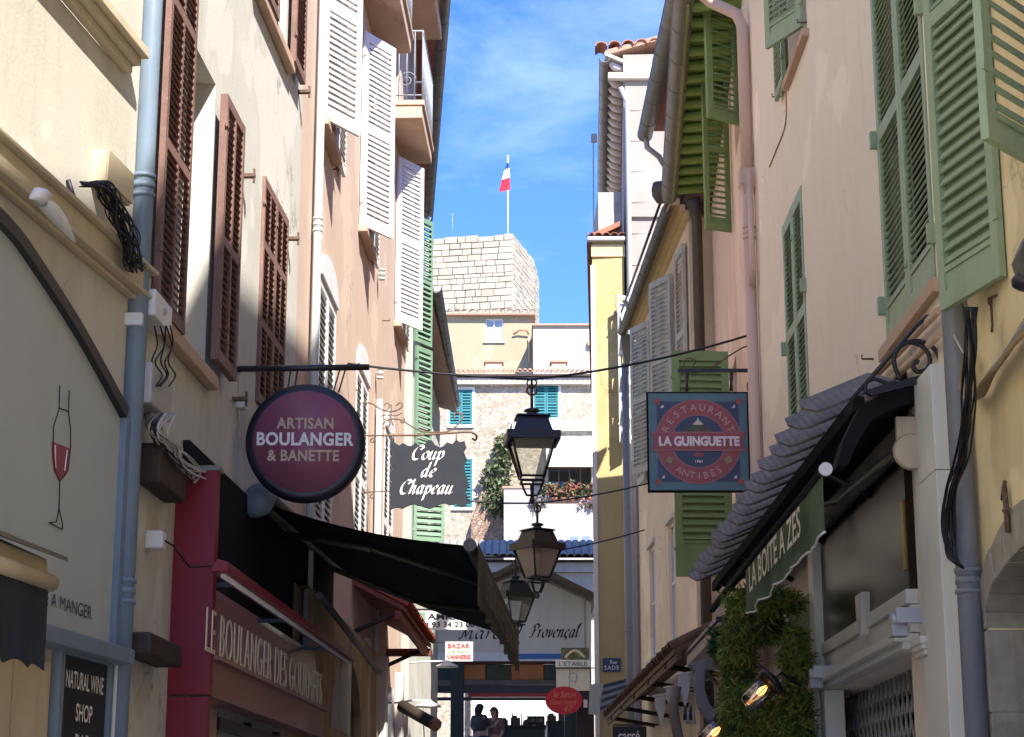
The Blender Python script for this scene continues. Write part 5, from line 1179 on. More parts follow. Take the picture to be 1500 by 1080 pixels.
MB().tube([Vector((2.33, 10.9, Pn.z + .33)), Vector((2.33, 17, Pn.z + .33))], .075, 14).build('roller', zinc_dark, gv)
rb = MB(); rb.box(Fr((2.33, 10.86, Pn.z + .33), (1, 0, 0), (0, 1, 0)), -.10, .11, -.02, .02, -.17, .05); rb.lathe((0, 0, 0), [(.10, -.03), (.11, .0), (.10, .03)], 16, Fr((2.31, 10.84, Pn.z + .17), (1, 0, 0), (0, 0, 1), (0, 1, 0))); rb.build('roller_bracket', cream_trim, gv, .004)
wb = MB(); wb.box(Fr((2.25, 10.95, Pn.z + .50), (1, 0, .0), (0, 1, 0)), -.16, .16, -.05, .05, -.045, .045); wb.build('timber_block', wood_soffit, gv, .006)
for y in (11.3, 13.6):
    MB().tube([Vector((2.30, y, Pn.z + .25)), Vector((2.1, y + .9, Pn.z + .12)), Pn.lerp(Pf, (y - 10.5) / 6.2 + .08)], .02, 8).build('folding_arm', zinc_dark, gv)

# ------------------------------------------------------------------ restaurant sign
yg = 18.55
rs = thing('restaurant_sign', 'square blue restaurant sign with red ring hanging from an iron bracket', 'sign', on_y(1023, 722, yg))
def gy(u, v): return on_y(u, v, yg)
gfr = Fr(gy(1023, 647), (1, 0, 0), (0, -1, 0)); gk = (gy(1123, 647).x - gy(1023, 647).x) / 100
H_ = 75 * gk
MB().box(gfr, -H_, H_, -.05, 0, -H_, H_).build('case', black_matte, rs, .006)
blu = mat('sign_teal_border', (.10, .19, .21), .35, var=.1, vscale=2); navy = mat('sign_navy', (.05, .065, .115), .35, var=.1, vscale=2); redp = mat('sign_red', (.33, .08, .075), .35, var=.1, vscale=2); pinkl = mat('sign_pink_line', (.36, .15, .15), .4, var=.05); goldp = mat('sign_dull_gold', (.30, .24, .10), .4, var=.1)
h = H_ * .965
MB().box(gfr, -h, h, 0, .004, -h, h).build('border', blu, rs)
h2_ = H_ * .80; MB().box(gfr, -h2_, h2_, .004, .007, -h2_, h2_).build('field', navy, rs)
def ringm(r0, r1, b0, b1, n=64):
    mb = MB()
    for i in range(n):
        t0, t1 = 2 * math.pi * i / n, 2 * math.pi * (i + 1) / n
        mb.quad(*[gfr.p(r * math.cos(t), b1, r * math.sin(t)) for r, t in ((r0, t0), (r1, t0), (r1, t1), (r0, t1))])
    return mb
rk = 62 * gk
ringm(rk * .65, rk, 0, .010).build('ring', redp, rs); ringm(rk, rk * 1.025, 0, .0095).build('ring_line', pinkl, rs); ringm(rk * .625, rk * .65, 0, .0095).build('ring_line', pinkl, rs)
bw, bh = 70 * gk, 13.5 * gk
MB().prism(gfr, [(-bw, -bh), (bw, -bh), (bw - 6 * gk, 0), (bw, bh), (-bw, bh), (-bw + 6 * gk, 0)], .011, .014).build('banner', redp, rs)
for s_ in (-1, 1): MB().box(gfr, -bw, bw, .0115, .0155, s_ * bh - .006, s_ * bh + .006).build('banner_line', pinkl, rs)
txt('LA GUINGUETTE', Fr(gfr.p(-58 * gk, .014, -7.5 * gk), gfr.X, gfr.Y), 118 * gk, 15 * gk, letter_pink, rs, bold=.05)
def arc_text(word, r, a_mid, step, hgt, m, top):
    mb = MB()
    for i, ch in enumerate(word):
        cu = bpy.data.curves.new('t', 'FONT'); cu.body = ch; cu.offset = .012; cu.resolution_u = 3
        o = bpy.data.objects.new('t', cu); COL.objects.link(o); me = bpy.data.meshes.new_from_object(o.evaluated_get(bpy.context.evaluated_depsgraph_get())); COL.objects.unlink(o); bpy.data.objects.remove(o)
        xs = [v.co.x for v in me.vertices]; ys = [v.co.y for v in me.vertices]; cx = (min(xs) + max(xs)) / 2; sc_ = hgt / (max(ys) - min(ys))
        k = i - (len(word) - 1) / 2; an = a_mid + (-k if top else k) * step
        er = Vector((math.cos(an), math.sin(an))); et = Vector((math.sin(an), -math.cos(an))) if top else Vector((-math.sin(an), math.cos(an))); eu = er if top else -er
        vs = []
        for v in me.vertices:
            q = er * r + et * ((v.co.x - cx) * sc_) + eu * ((v.co.y - min(ys)) * sc_ - hgt / 2); vs.append(gfr.p(q.x, .0135, q.y))
        mb.add(vs, [tuple(p.vertices) for p in me.polygons]); bpy.data.meshes.remove(me)
    return mb.build('lettering', m, rs)
lp = mat('sign_ring_letters', (.52, .30, .27), .4, var=.05)
arc_text('RESTAURANT', rk * .825, math.pi / 2, .265, rk * .17, lp, True); arc_text('ANTIBES', rk * .825, -math.pi / 2, .20, rk * .16, lp, False)
for sx in (-1, 1):
    an = math.radians(-33 if sx > 0 else 213); c = Vector((math.cos(an), math.sin(an))) * rk * .825; ringm(0, 0, 0, 0)
    MB().box(Fr(gfr.p(c.x, .0115, c.y), (gfr.X * .9 + UP * .4 * sx), gfr.Y, (UP * .9 - gfr.X * .4 * sx)), -.03, .03, 0, .003, -.03, .03).build('square_mark', goldp, rs)
    for sz in (-1, 1):
        q = (sx * H_ * .80, sz * H_ * .80)
        MB().prism(gfr, [(q[0] - .035, q[1]), (q[0] - .01, q[1] + .035), (q[0] + .03, q[1] + .02), (q[0] + .04, q[1] - .015), (q[0], q[1] - .04)], .0078, .0098).build('corner_mark', redp, rs)
        MB().prism(gfr, [(q[0] - .05 * sx - .018, q[1] - .05 * sz - .018), (q[0] - .05 * sx + .018, q[1] - .05 * sz - .012), (q[0] - .05 * sx + .01, q[1] - .05 * sz + .02)], .0100, .0120).build('corner_mark', letter_white, rs)
em = MB(); em.prism(gfr, [(-.055, 25 * gk), (.055, 25 * gk), (.03, 29 * gk), (.015, 31 * gk), (.0, 36 * gk), (-.015, 31 * gk), (-.03, 29 * gk)], .0075, .010); em.build('emblem', letter_cream, rs)
MB().prism(gfr, [(-22 * gk, 13.6 * gk)] + [(22 * gk * math.cos(math.pi - math.pi * i / 12), 13.6 * gk + 11 * gk * math.sin(math.pi * i / 12)) for i in range(13)], .0072, .0085).build('emblem_leaves', mat('sign_olive', (.10, .11, .05), .4, var=.4, vscale=30), rs)
MB().prism(gfr, [(-9 * gk, -20 * gk), (-5 * gk, -23 * gk), (5 * gk, -23 * gk), (9 * gk, -20 * gk), (5 * gk, -16.5 * gk), (-5 * gk, -16.5 * gk)], .0075, .009).build('emblem_ribbon', redp, rs)
txt('1981', Fr(gfr.p(-5.5 * gk, .0075, -32 * gk), gfr.X, gfr.Y), 11 * gk, 4 * gk, letter_pink, rs, bold=.02)
# its bracket
MB().box(Fr(gy(1060, 543), (1, 0, 0), (0, -1, 0)), -68 * gk, 66 * gk, -.015, .015, -.017, .017).build('arm', black_iron, rs)
MB().tube([gy(1127, 490), gy(1126, 618)], .013, 6).build('wall_plate', rust_iron, rs)
for u in (1006, 1071): MB().tube([gy(u, 545), gy(u, 556), gy(u, 560), gy(u, 573)], [.02, .02, .012, .02], 8).build('hanger', black_iron, rs)
def gc(pts): return [gy(*p) for p in pts]
def gs_(pts): return smooth_pts(gfr, [((u - 1023) * gk, (647 - v) * gk) for u, v in pts], 6, -.02)
for pts in ([(1126, 505), (1112, 500), (1095, 503), (1070, 518), (1045, 535), (1028, 541), (1012, 540), (1005, 528), (1012, 520), (1022, 524), (1018, 531)], [(1126, 512), (1112, 506), (1108, 492), (1116, 488)], [(1120, 541), (1106, 533), (1103, 524), (1112, 521), (1118, 528), (1112, 532)], [(1122, 548), (1106, 549), (1098, 560), (1100, 572), (1118, 598), (1127, 608)], [(1108, 552), (1120, 560), (1118, 570), (1109, 568), (1112, 561)], [(1100, 615), (1112, 623), (1124, 617), (1128, 605), (1128, 560)], [(1100, 614), (1108, 605), (1118, 609), (1114, 617), (1107, 613)]):
    MB().tube(gs_(pts), .008, 6).build('scroll', rust_iron, rs)

# ------------------------------------------------------------------ salmon house with the green eave
h2r = thing('house', 'salmon house with mid green shutters and a green painted eave', 'house', R2.p(3, -2, 0), 'houses along the street')
E2r = R2.sy(25.75); zE = on_y(1001, 0, 18.7).z
w_up = (R2.sy(19.45), R2.sy(20.4), 9.15, 10.1); w_mid = (R2.sy(21.3), R2.sy(22.2), 4.5, 7.1)
wall(R2, 0, E2r, -.5, zE + .05, [w_up, w_mid], salmon, h2r, back=6)
window(R2, *w_up, h2r); window(R2, *w_mid, h2r)
gA, gB = on_y(1001, 0, 18.7), on_y(980, 287, 25.0); gd = (gB - gA).normalized()
gutter(gA - gd * 3.0, gB, .105, zinc, h2r, .8)
q0, q1 = gA - gd * .0, gB
def weave(p): return Vector((R2.p(R2.sy(p.y), 0, 0).x, p.y, p.z + .10))
sv = [q0 + UP * .06, q1 + UP * .06, weave(q1), weave(q0)]
MB().add([p + UP * k for k in (0, .05) for p in sv], [(0, 1, 2, 3), (4, 5, 6, 7), (0, 1, 5, 4), (1, 2, 6, 5), (2, 3, 7, 6), (3, 0, 4, 7)]).build('soffit', soffit_green, h2r)
for k in range(16):
    t = (k + .5) / 16; A_, B_ = sv[3].lerp(sv[2], t), sv[0].lerp(sv[1], t); d_ = (B_ - A_)
    MB().tube([A_ - UP * .05, A_.lerp(B_, .82) - UP * .06, A_.lerp(B_, .97) - UP * .02], [.055, .055, .03], 6).build('rafter', soffit_green, h2r)
MB().box(Fr(q0, gd, (-gd.y, gd.x, 0)), -.1, (q1 - q0).length, -.06, -.02, -.10, .10).build('fascia_board', soffit_green, h2r)
roof_slab(R2, 0, E2r, zE + .22, .2, 6, 1.8, terra, h2r)
hx = Vector((2.47, 19.32, on_y(1060, 178, 19.2).z)); X = Vector((-.75, -.5, 0)).normalized()
shutter(h2r, Fr(hx, X, (X.y, -X.x, 0)), .46, 2.0, mid_green, .07, 1, (1.45,), stile=.08, rail=.1, solid=.16, tilt=-40, deep=.42)
hx = Vector((2.56, 21.2, on_y(1060, 340, 21.2).z)); X = Vector((-.85, -.35, 0)).normalized()
shutter(h2r, Fr(hx, X, (X.y, -X.x, 0)), .34, 2.1, mid_green, .07, 1, (1.0,), stile=.06, rail=.1, solid=.16, tilt=-40, deep=.42)
hx = on_y(990, 845, 21.0); X = Vector((1, .06, 0)).normalized()
shutter(h2r, Fr(hx, X, (.06, -1, 0)), .645, on_y(990, 515, 21.0).z - hx.z, mid_green, .082, 1, (), stile=.085, rail=.11, solid=.40, tilt=60, deep=.40, back=True, label='mid green shutter leaf behind the square restaurant sign')
sw_ = (R2.sy(23.9), R2.sy(24.9)); zz1, zz0 = on_y(1005, 845, 24.4).z, on_y(1005, 935, 24.4).z
for k in range(2): shutter(h2r, R2.sub(sw_[0] + k * .5, .01, zz0 - .3), .49, zz1 - zz0 + .3, white_stone, .06, 1, (), stile=.06)
# rain head below the green eave and its pipe
MB().lathe(on_y(968, 297, 25.1), [(.06, 0), (.12, .1), (.13, .2), (.11, .28)], 12).build('rain_head', zinc_dark, h2r)
a_ = on_y(1020, 300, 25.6); MB().tube([Vector((a_.x, 25.6, 1)), Vector((a_.x, 25.6, on_y(1020, 318, 25.6).z)), Vector((a_.x - .06, 25.5, on_y(1017, 295, 25.6).z))], [.075, .075, .11], 12).build('downpipe', zinc_dark, h2r)

# ------------------------------------------------------------------ beige house with weathered grey shutters
h3r = thing('house', 'beige house with weathered grey-blue shutters under a yellow cornice', 'house', R3.p(3, -2, 0), 'houses along the street')
E3r = R3.sy(32.35); zc3 = 8.68 + 1.6
wz = (6.1 + 1.6, 8.15 + 1.6)
w3s = [(R3.sy(26.6), R3.sy(27.4)), (R3.sy(29.3), R3.sy(30.0)), (R3.sy(31.6), R3.sy(32.1))]
l3 = [(R3.sy(27.9), R3.sy(28.6)), (R3.sy(30.3), R3.sy(31.0))]
wall(R3, 0, E3r, -.5, zc3, [(a, b, *wz) for a, b in w3s] + [(a, b, 4.5, 6.3) for a, b in l3], beige, h3r, back=6)
for a, b in w3s: window(R3, a, b, *wz, h3r)
for a, b in l3:
    window(R3, a, b, 4.5, 6.3, h3r, depth=.08, bars=(1, 1))
    MB().box(R3, a - .08, b + .08, .0, .05, 6.3, 6.38).build('window_head', white_stone, h3r, .006); MB().box(R3, a - .08, b + .08, .0, .09, 4.40, 4.49).build('window_sill', white_stone, h3r, .006)
for y, out_ in ((25.95, .06), (27.42, .42), (28.62, .08), (30.02, .42), (30.95, .08)):
    Xs = (R3.X + R3.Y * out_).normalized(); Ys = Vector((-Xs.y, Xs.x, 0))
    shutter(h3r, Fr(R3.p(R3.sy(y), .03, wz[0] - .25), Xs, Ys), .62, wz[1] - wz[0] + .42, grey_blue, .07, 1, (1.2,), stile=.07, rail=.1, th=.045)
gn, gf = on_y(990, 272, 24.75), on_y(912, 486, 32.3)
def rwall(p, dz=0): return Vector((2.5 - .05 * (p.y - 25.8), p.y, p.z + dz))
k0 = Vector((gn.x + (gf.x - gn.x) * .12, gn.y + (gf.y - gn.y) * .12, gn.z))
for i, (f0, f1, dz, th) in enumerate(((0.12, .55, .03, .10), (.55, .80, -.06, .10), (.80, 1.0, -.16, .12))):
    A0, A1 = k0.lerp(rwall(k0), f0), k0.lerp(rwall(k0), f1); B0, B1 = gf.lerp(rwall(gf), f0), gf.lerp(rwall(gf), f1)
    MB().add([p + UP * (dz + q) for q in (0, th) for p in (A0, B0, B1, A1)], [(0, 1, 2, 3), (4, 5, 6, 7), (0, 1, 5, 4), (1, 2, 6, 5), (2, 3, 7, 6), (3, 0, 4, 7)]).build('cornice', yellow_trim, h3r)
gutter(k0, gf, .075, zinc_dark, h3r, .9)
MB().tube([gn + Vector((-.10, .2, .1)), gf + Vector((-.02, 0, .35))], .02, 6).build('roof_cable', black_iron, h3r)
MB().add([p + UP * q for q in (0, .08) for p in (k0 + UP * .12, gf + UP * .12, Vector((2.72, 32.3, gf.z + .5)), Vector((2.79, k0.y, k0.z + .5)))], [(0, 1, 2, 3), (4, 5, 6, 7), (0, 1, 5, 4), (1, 2, 6, 5), (2, 3, 7, 6), (3, 0, 4, 7)]).build('roof', terra_pale, h3r)
hq = on_y(918, 492, 32.35); MB().lathe(hq - UP * .55, [(.05, 0), (.14, .38), (.15, .55)], 4).build('hopper', zinc, h3r)
downpipe(h3r, on_y(918, 700, 32.4).x, 32.4, 2.0, hq.z - .5, .065, grey_pipe, (on_y(918, 930, 32.4).z,), label='grey downpipe between the beige house and the yellow house')
# upper storey set back, with its gutter and brick soffit
u3 = thing('house', 'upper storey set back above the salmon house, mostly its gutter showing', 'house', R4.p(2, -2, 10.4), 'houses along the street')
E4 = R4.sy(27.4); wall(R4, 0, E4, zc3 + .35, 12.2, [], pale_block, u3, back=5)
gn4, gf4 = on_y(984, 17, 23.1), on_y(945, 197, 27.5); gutter(gn4 + (gn4 - gf4).normalized() * .7, gf4, .11, zinc, u3, .8)
sv = [gn4 + UP * .05, gf4 + UP * .05, Vector((2.46, 27.5, gf4.z + .05)), Vector((2.46, 23.1, gn4.z + .05))]
MB().add([p + UP * k for k in (0, .06) for p in sv], [(0, 1, 2, 3), (4, 5, 6, 7), (0, 1, 5, 4), (1, 2, 6, 5), (2, 3, 7, 6), (3, 0, 4, 7)]).build('soffit', terra, u3)
roof_slab(R4, 0, E4, 12.3, .4, 5, 1.5, terra_pale, u3)
MB().tube([gf4 + Vector((0, -.1, -.05)), gf4 + Vector((.02, -.1, -.25)), gf4 + Vector((.20, -.05, -.38)), gf4 + Vector((.30, .05, -.5))], .045, 10).build('elbow_pipe', lamp_grey, u3)


# ------------------------------------------------------------------ tall pale house with lined plaster, yellow wing
h6 = thing('house', 'tall pale house with lined plaster end wall, above the yellow house', 'house', R6.p(3, -2, 0), 'houses along the street')
gn6, gf6 = on_y(886, 84, 34.4), on_y(882, 277, 41.7); zt6 = gn6.z + .05
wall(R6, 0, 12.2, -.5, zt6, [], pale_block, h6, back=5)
EW = Fr((2.147, 34.4, 0), (1, 0, 0), (0, -1, 0))
rowz = zt6 - .55; k = 0
while rowz > 9.6:                                        # lined block work standing proud of its joints
    hgt = .62; xs = [0.02, .5, 1.3, 2.1] if k % 2 == 0 else [0.02, .9, 1.7, 2.5]
    for i in range(3): MB().box(EW, xs[i] + .008, xs[i + 1] - .008, .0, .022, rowz - hgt + .012, rowz - .012).build('wall_block', pale_block, h6, .004)
    rowz -= hgt; k += 1
for b in ((.0, .55, .08, .22, .0), (-.30, .62, .14, .34, .22)): MB().box(EW, b[0], 2.6, .0, b[2], zt6 - b[3] - .2, zt6 - b[4] - .2).build('end_cornice', white_stone, h6, .008)
bnd = on_y(940, 320, 34.4).z; MB().box(EW, .05, 2.6, .022, .09, bnd, bnd + .12).build('string_course', pale_block, h6, .008)
pq, pt = on_y(924, 500, 34.25), on_y(927, 150, 34.25); MB().tube([Vector((pq.x, 34.25, 2.5)), Vector((pq.x, 34.25, pt.z)), Vector((pq.x - .12, 34.25, pt.z + .3))], .05, 10).build('downpipe', lamp_grey, h6)
gutter(gn6, gf6, .10, zinc, h6, .7)
sv = [gn6 + UP * .05, gf6 + UP * .05, Vector((2.51, 41.7, gf6.z - .1)), Vector((2.147, 34.4, gn6.z - .1))]
MB().add([p + UP * q for q in (0, .06) for p in sv], [(0, 1, 2, 3), (4, 5, 6, 7), (0, 1, 5, 4), (1, 2, 6, 5), (2, 3, 7, 6), (3, 0, 4, 7)]).build('soffit', white_stone, h6)
for k in range(18):
    t = (k + .4) / 18; A_, B_ = sv[3].lerp(sv[2], t), sv[0].lerp(sv[1], t)
    MB().tube([A_ - UP * .09, A_.lerp(B_, .45) - UP * .1, A_.lerp(B_, .75) - UP * .03], [.08, .08, .05], 6).build('bracket', white_stone, h6)
roof_slab(R6, 0, 12.2, zt6 + .10, .35, 5, 1.4, terra_pale, h6)
pr_ = None
for k in range(11):
    P = EW.p(-.42 + k * .26, .06, zt6 + .16 + .0)
    if pr_ is None: pr_ = barrel(Fr(P, EW.X, EW.Y), .5, .12, terra, h6)
    else: again(pr_, P + UP * (.02 * k), h6)
# grey leaf open in front of the yellow wall
for (u0, u1, vt, vb, y, m_) in ((907, 921, 432, 648, 34.1, grey_blue),):
    P = on_y(u0, vb, y); Q = on_y(u1, vb, y); shutter(h6, Fr(P, (Q.x - P.x, .12, 0), (.12, -1, 0)), .30, on_y(u0, vt, y).z - P.z, m_, .5, 1, (.9, 1.7), stile=.05, rail=.08)
h5r = thing('house', 'yellow house facing the viewer at the end of the right row', 'house', R5.p(3, -.3, 0), 'houses along the street')
zt5 = on_y(890, 352, 34.45).z
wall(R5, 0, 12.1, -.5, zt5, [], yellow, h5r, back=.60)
EY = Fr((1.51, 34.45, 0), (1, 0, 0), (0, -1, 0))
MB().box(EY, -.02, .62, .0, .05, zt5 - .34, zt5 - .1).build('cornice', yellow_trim, h5r, .01)
MB().box(EY, -.10, .62, .0, .16, zt5 - .05, zt5 + .03).build('eave_gutter', lamp_grey, h5r, .02)
pr_ = None
for k in range(5):
    P = EY.p(-.03 + k * .15, .12, zt5 + .06)
    if pr_ is None: pr_ = barrel(Fr(P, EY.X, (EY.Y * .95 - UP * .3), (UP * .95 + EY.Y * .3)), .5, .075, terra, h5r)
    else: again(pr_, P, h5r)
pr_ = None
for k in range(4):
    P = EY.p(.06 + k * .15, .05, zt5 - .14)
    if pr_ is None: pr_ = barrel(Fr(P, EY.X, EY.Y), .1, .07, white_stone, h5r, up=False, name='genoise_tile')
    else: again(pr_, P, h5r)
roof_slab(R5, .05, 12.1, zt5 + .05, .1, .55, .25, terra, h5r)
MB().box(EY, -.035, .05, .002, .035, 2.0, zt5 - .5).build('corner_strip', white_stone, h5r, .006)
cw = [on_y(876, 282, 34.7), on_y(912, 335, 34.7)]
MB().box(Fr((cw[0].x, 34.7, 0), (1, 0, 0), (0, -1, 0)), 0, cw[1].x - cw[0].x, -3.5, 0, zt5 - .1, cw[0].z).build('attic_wall', grey_render, h5r)
P = on_y(869, 205, 37.5); line_tube('aerial', [Vector((P.x - .02, 37.5, zt5)), P], .012, plastic_grey, h5r, 5)
MB().box(Fr(P, (1, 0, 0), (0, -1, 0)), -.05, .08, -.05, .05, -.05, .12).build('aerial_box', plastic_grey, h5r)
# street name plate
sp = thing('street_plate', 'small dark blue street name plate low on the yellow wall', 'sign', on_y(895, 983, 34.38))
fr, w, h = flat_sign(sp, 883, 909, 964, 984, 34.4, mat('enamel_navy', (.03, .045, .09), .3, var=.05), .02, 'plate')
txt('Rue', fr.sub(w * .42, 0, h * .56), w * .38, h * .28, letter_white, sp); txt('SADE', fr.sub(w * .1, 0, h * .14), w * .8, h * .3, letter_white, sp, spacing=1.2)

# ------------------------------------------------------------------ greenery, lamps and small canopies low on the right
def foliage(name, label, boxes, n, mats, size=(.05, .012), seed=3):
    rg = random.Random(seed); root = thing(name, label, 'plant', boxes[0][0])
    for mi, m_ in enumerate(mats):
        mb = MB()
        for i in range(n // len(mats)):
            c0, ex = boxes[rg.randrange(len(boxes))]
            while True:
                q = Vector((rg.uniform(-1, 1), rg.uniform(-1, 1), rg.uniform(-1, 1)))
                if q.length < 1: break
            P = c0 + Vector((q.x * ex[0], q.y * ex[1], q.z * ex[2]))
            if mnoise.noise(P * 4.5 + Vector((mi * 9, 0, 0))) < -.12: continue
            d = Vector((rg.uniform(-1, 1), rg.uniform(-1, 1), rg.uniform(-1.3, .7))).normalized() * size[0] * rg.uniform(.35, 1.9); s_ = d.cross(Vector((rg.uniform(-1, 1), rg.uniform(-1, 1), rg.uniform(-1, 1)))).normalized() * size[1]
            mb.quad(P - s_ * .4, P + d * .5 - s_, P + d, P + d * .5 + s_)
        mb.build('foliage', m_, root)
    return root
gA_ = mat('moss_green_leaf', (.20, .265, .04), .6, var=.5, vscale=9, spec=.2); gB_ = mat('deep_green_leaf', (.06, .12, .035), .6, var=.5, vscale=9, spec=.2); gC_ = mat('yellow_green_leaf', (.24, .22, .05), .6, var=.5, vscale=9, spec=.2)
def bxs(cols):
    out = []
    for u, v, y, ru, rv, ry in cols:
        c = on_y(u, v, y); k = y / 2800; out.append((c, (ru * k, ry, rv * k)))
    return out
fo_ = foliage('hanging_greenery', 'mossy green garlands hanging round the doorway on the right', bxs([(1100, 900, 15.0, 34, 38, .25), (1082, 960, 15.4, 26, 60, .25), (1090, 1040, 15.2, 36, 50, .3), (1130, 1060, 15.0, 46, 40, .3), (1166, 980, 14.6, 22, 70, .25), (1160, 1060, 14.6, 30, 50, .3), (1110, 920, 15.2, 50, 20, .2), (1120, 1100, 15, 70, 40, .3), (1120, 880, 15, 60, 22, .2)]), 34000, (gA_, gB_, gC_, gA_), (.06, .008))
foliage('hanging_greenery', 'dry yellow-green garland hanging beside the grey console', bxs([(1070, 1000, 15.9, 9, 62, .12)]), 2200, (gC_, gA_), (.08, .010), 8)
foliage('hanging_greenery', 'dark bushy garland below the far end of the slates', bxs([(1058, 945, 16.3, 16, 26, .2)]), 2600, (gB_, gB_), (.05, .014), 12)
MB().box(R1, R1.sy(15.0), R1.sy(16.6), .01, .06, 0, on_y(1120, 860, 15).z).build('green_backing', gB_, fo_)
am = glow('warm_bulb', (1.0, .45, .12), .9); bulbglass = glass('bulb_glass', (.95, .9, .82), .05, .8)
for k, (u, v, y) in enumerate(((1116, 1012, 14.2), (1048, 1072, 15.6))):
    P = on_y(u, v, y); t = thing('wall_lantern', ('lit cylindrical glass lamp among the green garlands', 'lit glass lamp at the bottom edge below the grey console')[k], 'lamp', P - UP * .1, 'lit lamps in the greenery')
    ax = Vector((-.62, -.1, -.55)).normalized(); sd = ax.cross(Vector((0, 1, 0))).normalized(); f = Fr(P, sd, sd.cross(ax), ax)
    MB().lathe((0, 0, 0), [(.078, -.07), (.080, .02), (.074, .12), (.055, .155)], 18, f).build('glass', bulbglass, t)
    MB().lathe((0, 0, 0), [(.05, -.14), (.11, -.115), (.115, -.085), (.085, -.07)], 18, f).build('cap', black_iron, t)
    MB().lathe((0, 0, 0), [(.010, -.05), (.022, -.02), (.028, .01), (.016, .04)], 12, f).build('bulb', am, t)
    for a_ in range(4): MB().tube([f.p(.083 * math.cos(a_ * 1.57), .083 * math.sin(a_ * 1.57), -.07), f.p(.080 * math.cos(a_ * 1.57), .080 * math.sin(a_ * 1.57), .12)], .004, 5).build('cage_wire', black_iron, t)
    MB().tube([f.p(0, 0, -.12), f.p(0, 0, -.2), P + Vector((.30, .1, .05))], .012, 6).build('arm', black_iron, t)
# pale patch of wall inside the garland
cs = thing('timber_console', 'grey painted curved timber console below the pale canopy', 'console', on_y(1030, 1060, 16.6))
y_ = 16.6
cfr = Fr(on_y(1030, 1000, y_), (1, 0, 0), (0, -1, 0)); ck = y_ / 2800
MB().prism(cfr, [((u - 1030) * ck, (1000 - v) * ck) for u, v in ((1010, 973), (1066, 957), (1060, 978), (1033, 982), (1032, 1008), (1038, 1030), (1058, 1052), (1075, 1066), (1060, 1076), (1040, 1058), (1024, 1036), (1018, 1008), (1019, 984))], -.16, .0).build('bracket', mat('mauve_grey_paint', (.20, .175, .165), .6, var=.1, vscale=3, bump=.1, bscale=40, streak=.2), cs, .006)
cn = thing('flat_canopy', 'flat pale grey canopy jutting from the salmon house', 'canopy', Vector((2.1, 18, 3.4)))
zk = on_y(1060, 925, 17.2).z; fk = Fr((2.47, 17.2, zk), (-1, 0, 0), (0, -1, 0))
MB().box(fk, 0, .62, -3.2, 0, -.02, .09).build('slab', mat('pale_canopy_paint', (.40, .37, .33), .7, var=.1, vscale=2, bump=.1, bscale=40, streak=.2), cn, .01)
MB().box(fk, 0, .64, -3.22, .02, .091, .13).build('edge_cap', black_iron, cn, .004)
for d in (0.1, 1.5, 3.0): MB().tube([fk.p(0.02, -d, -.55), fk.p(.50, -d, -.03)], .035, 4).build('brace', MATS['mauve_grey_paint'], cn)
tc_ = thing('tiled_canopy', 'long brown tiled canopy running low along the right houses', 'canopy', Vector((1.9, 25, 3.4)))
A_, B_ = Vector((1.72, 20.4, 3.58)), Vector((1.52, 31.4, 3.58)); Aw, Bw = Vector((2.52, 20.4, 3.98)), Vector((2.2, 31.4, 3.98))
MB().add([p + UP * q for q in (0, .06) for p in (A_, B_, Bw, Aw)], [(0, 1, 2, 3), (4, 5, 6, 7), (0, 1, 5, 4), (1, 2, 6, 5), (2, 3, 7, 6), (3, 0, 4, 7)]).build('deck', wood_soffit, tc_)
dr = (A_ - Aw).normalized(); al_ = (B_ - A_).normalized(); nn = al_.cross(dr); nn = nn if nn.z > 0 else -nn; pr_ = None; nt = 50
for k in range(nt):
    P = A_.lerp(B_, (k + .5) / nt) + UP * .07 + dr * .03
    if pr_ is None: pr_ = barrel(Fr(P, al_, dr, nn), .85, .105, thatch_brown, tc_)
    else: again(pr_, P + UP * random.uniform(-.012, .012), tc_)
for k in range(5):
    t = (k + .5) / 5; MB().tube([Aw.lerp(Bw, t) - UP * .55, A_.lerp(B_, t) - UP * .03], .04, 4).build('brace', wood_dark, tc_)
MB().box(Fr(A_, al_, -dr), 0, (B_ - A_).length, .02, .09, -.09, .0).build('front_beam', wood_soffit, tc_, .006)
for k, (u, v) in enumerate(((1003, 1004), (985, 1022), (968, 1034))):
    P = on_y(u, v, 20.6 + k * 1.2); pn_ = thing('white_pennant', ('white cloth pennant nearest the pale canopy', 'middle one of the three white pennants', 'white pennant farthest from the pale canopy')[k], 'pennant', P - UP * .3, 'white pennants under the tiles')
    f = Fr(P, (1, .2, 0), (.2, -1, 0)); MB().prism(f, [(-.07, .10), (.06, .13), (.05, -.05), (.0, -.24), (-.03, -.12), (-.075, .0)], -.006, .006).build('cloth', white_cloth, pn_)
    MB().tube([f.p(-.10, 0, .11), f.p(.5, 0, .22)], .010, 6).build('rod', white_paint, pn_)
ca = thing('shop_sign', 'black shop sign with white lettering at the bottom edge', 'sign', on_y(922, 1095, 26))
fr, w, h = flat_sign(ca, 898, 947, 1064, 1100, 26, letter_black, .04)
txt('carré', fr.sub(w * .16, 0, h * .40), w * .64, h * .42, letter_white, ca, bold=.01)
MB().tube([on_y(898, 1062, 26.02), on_y(965, 1062, 26.02)], .012, 6).build('bracket', black_iron, ca)
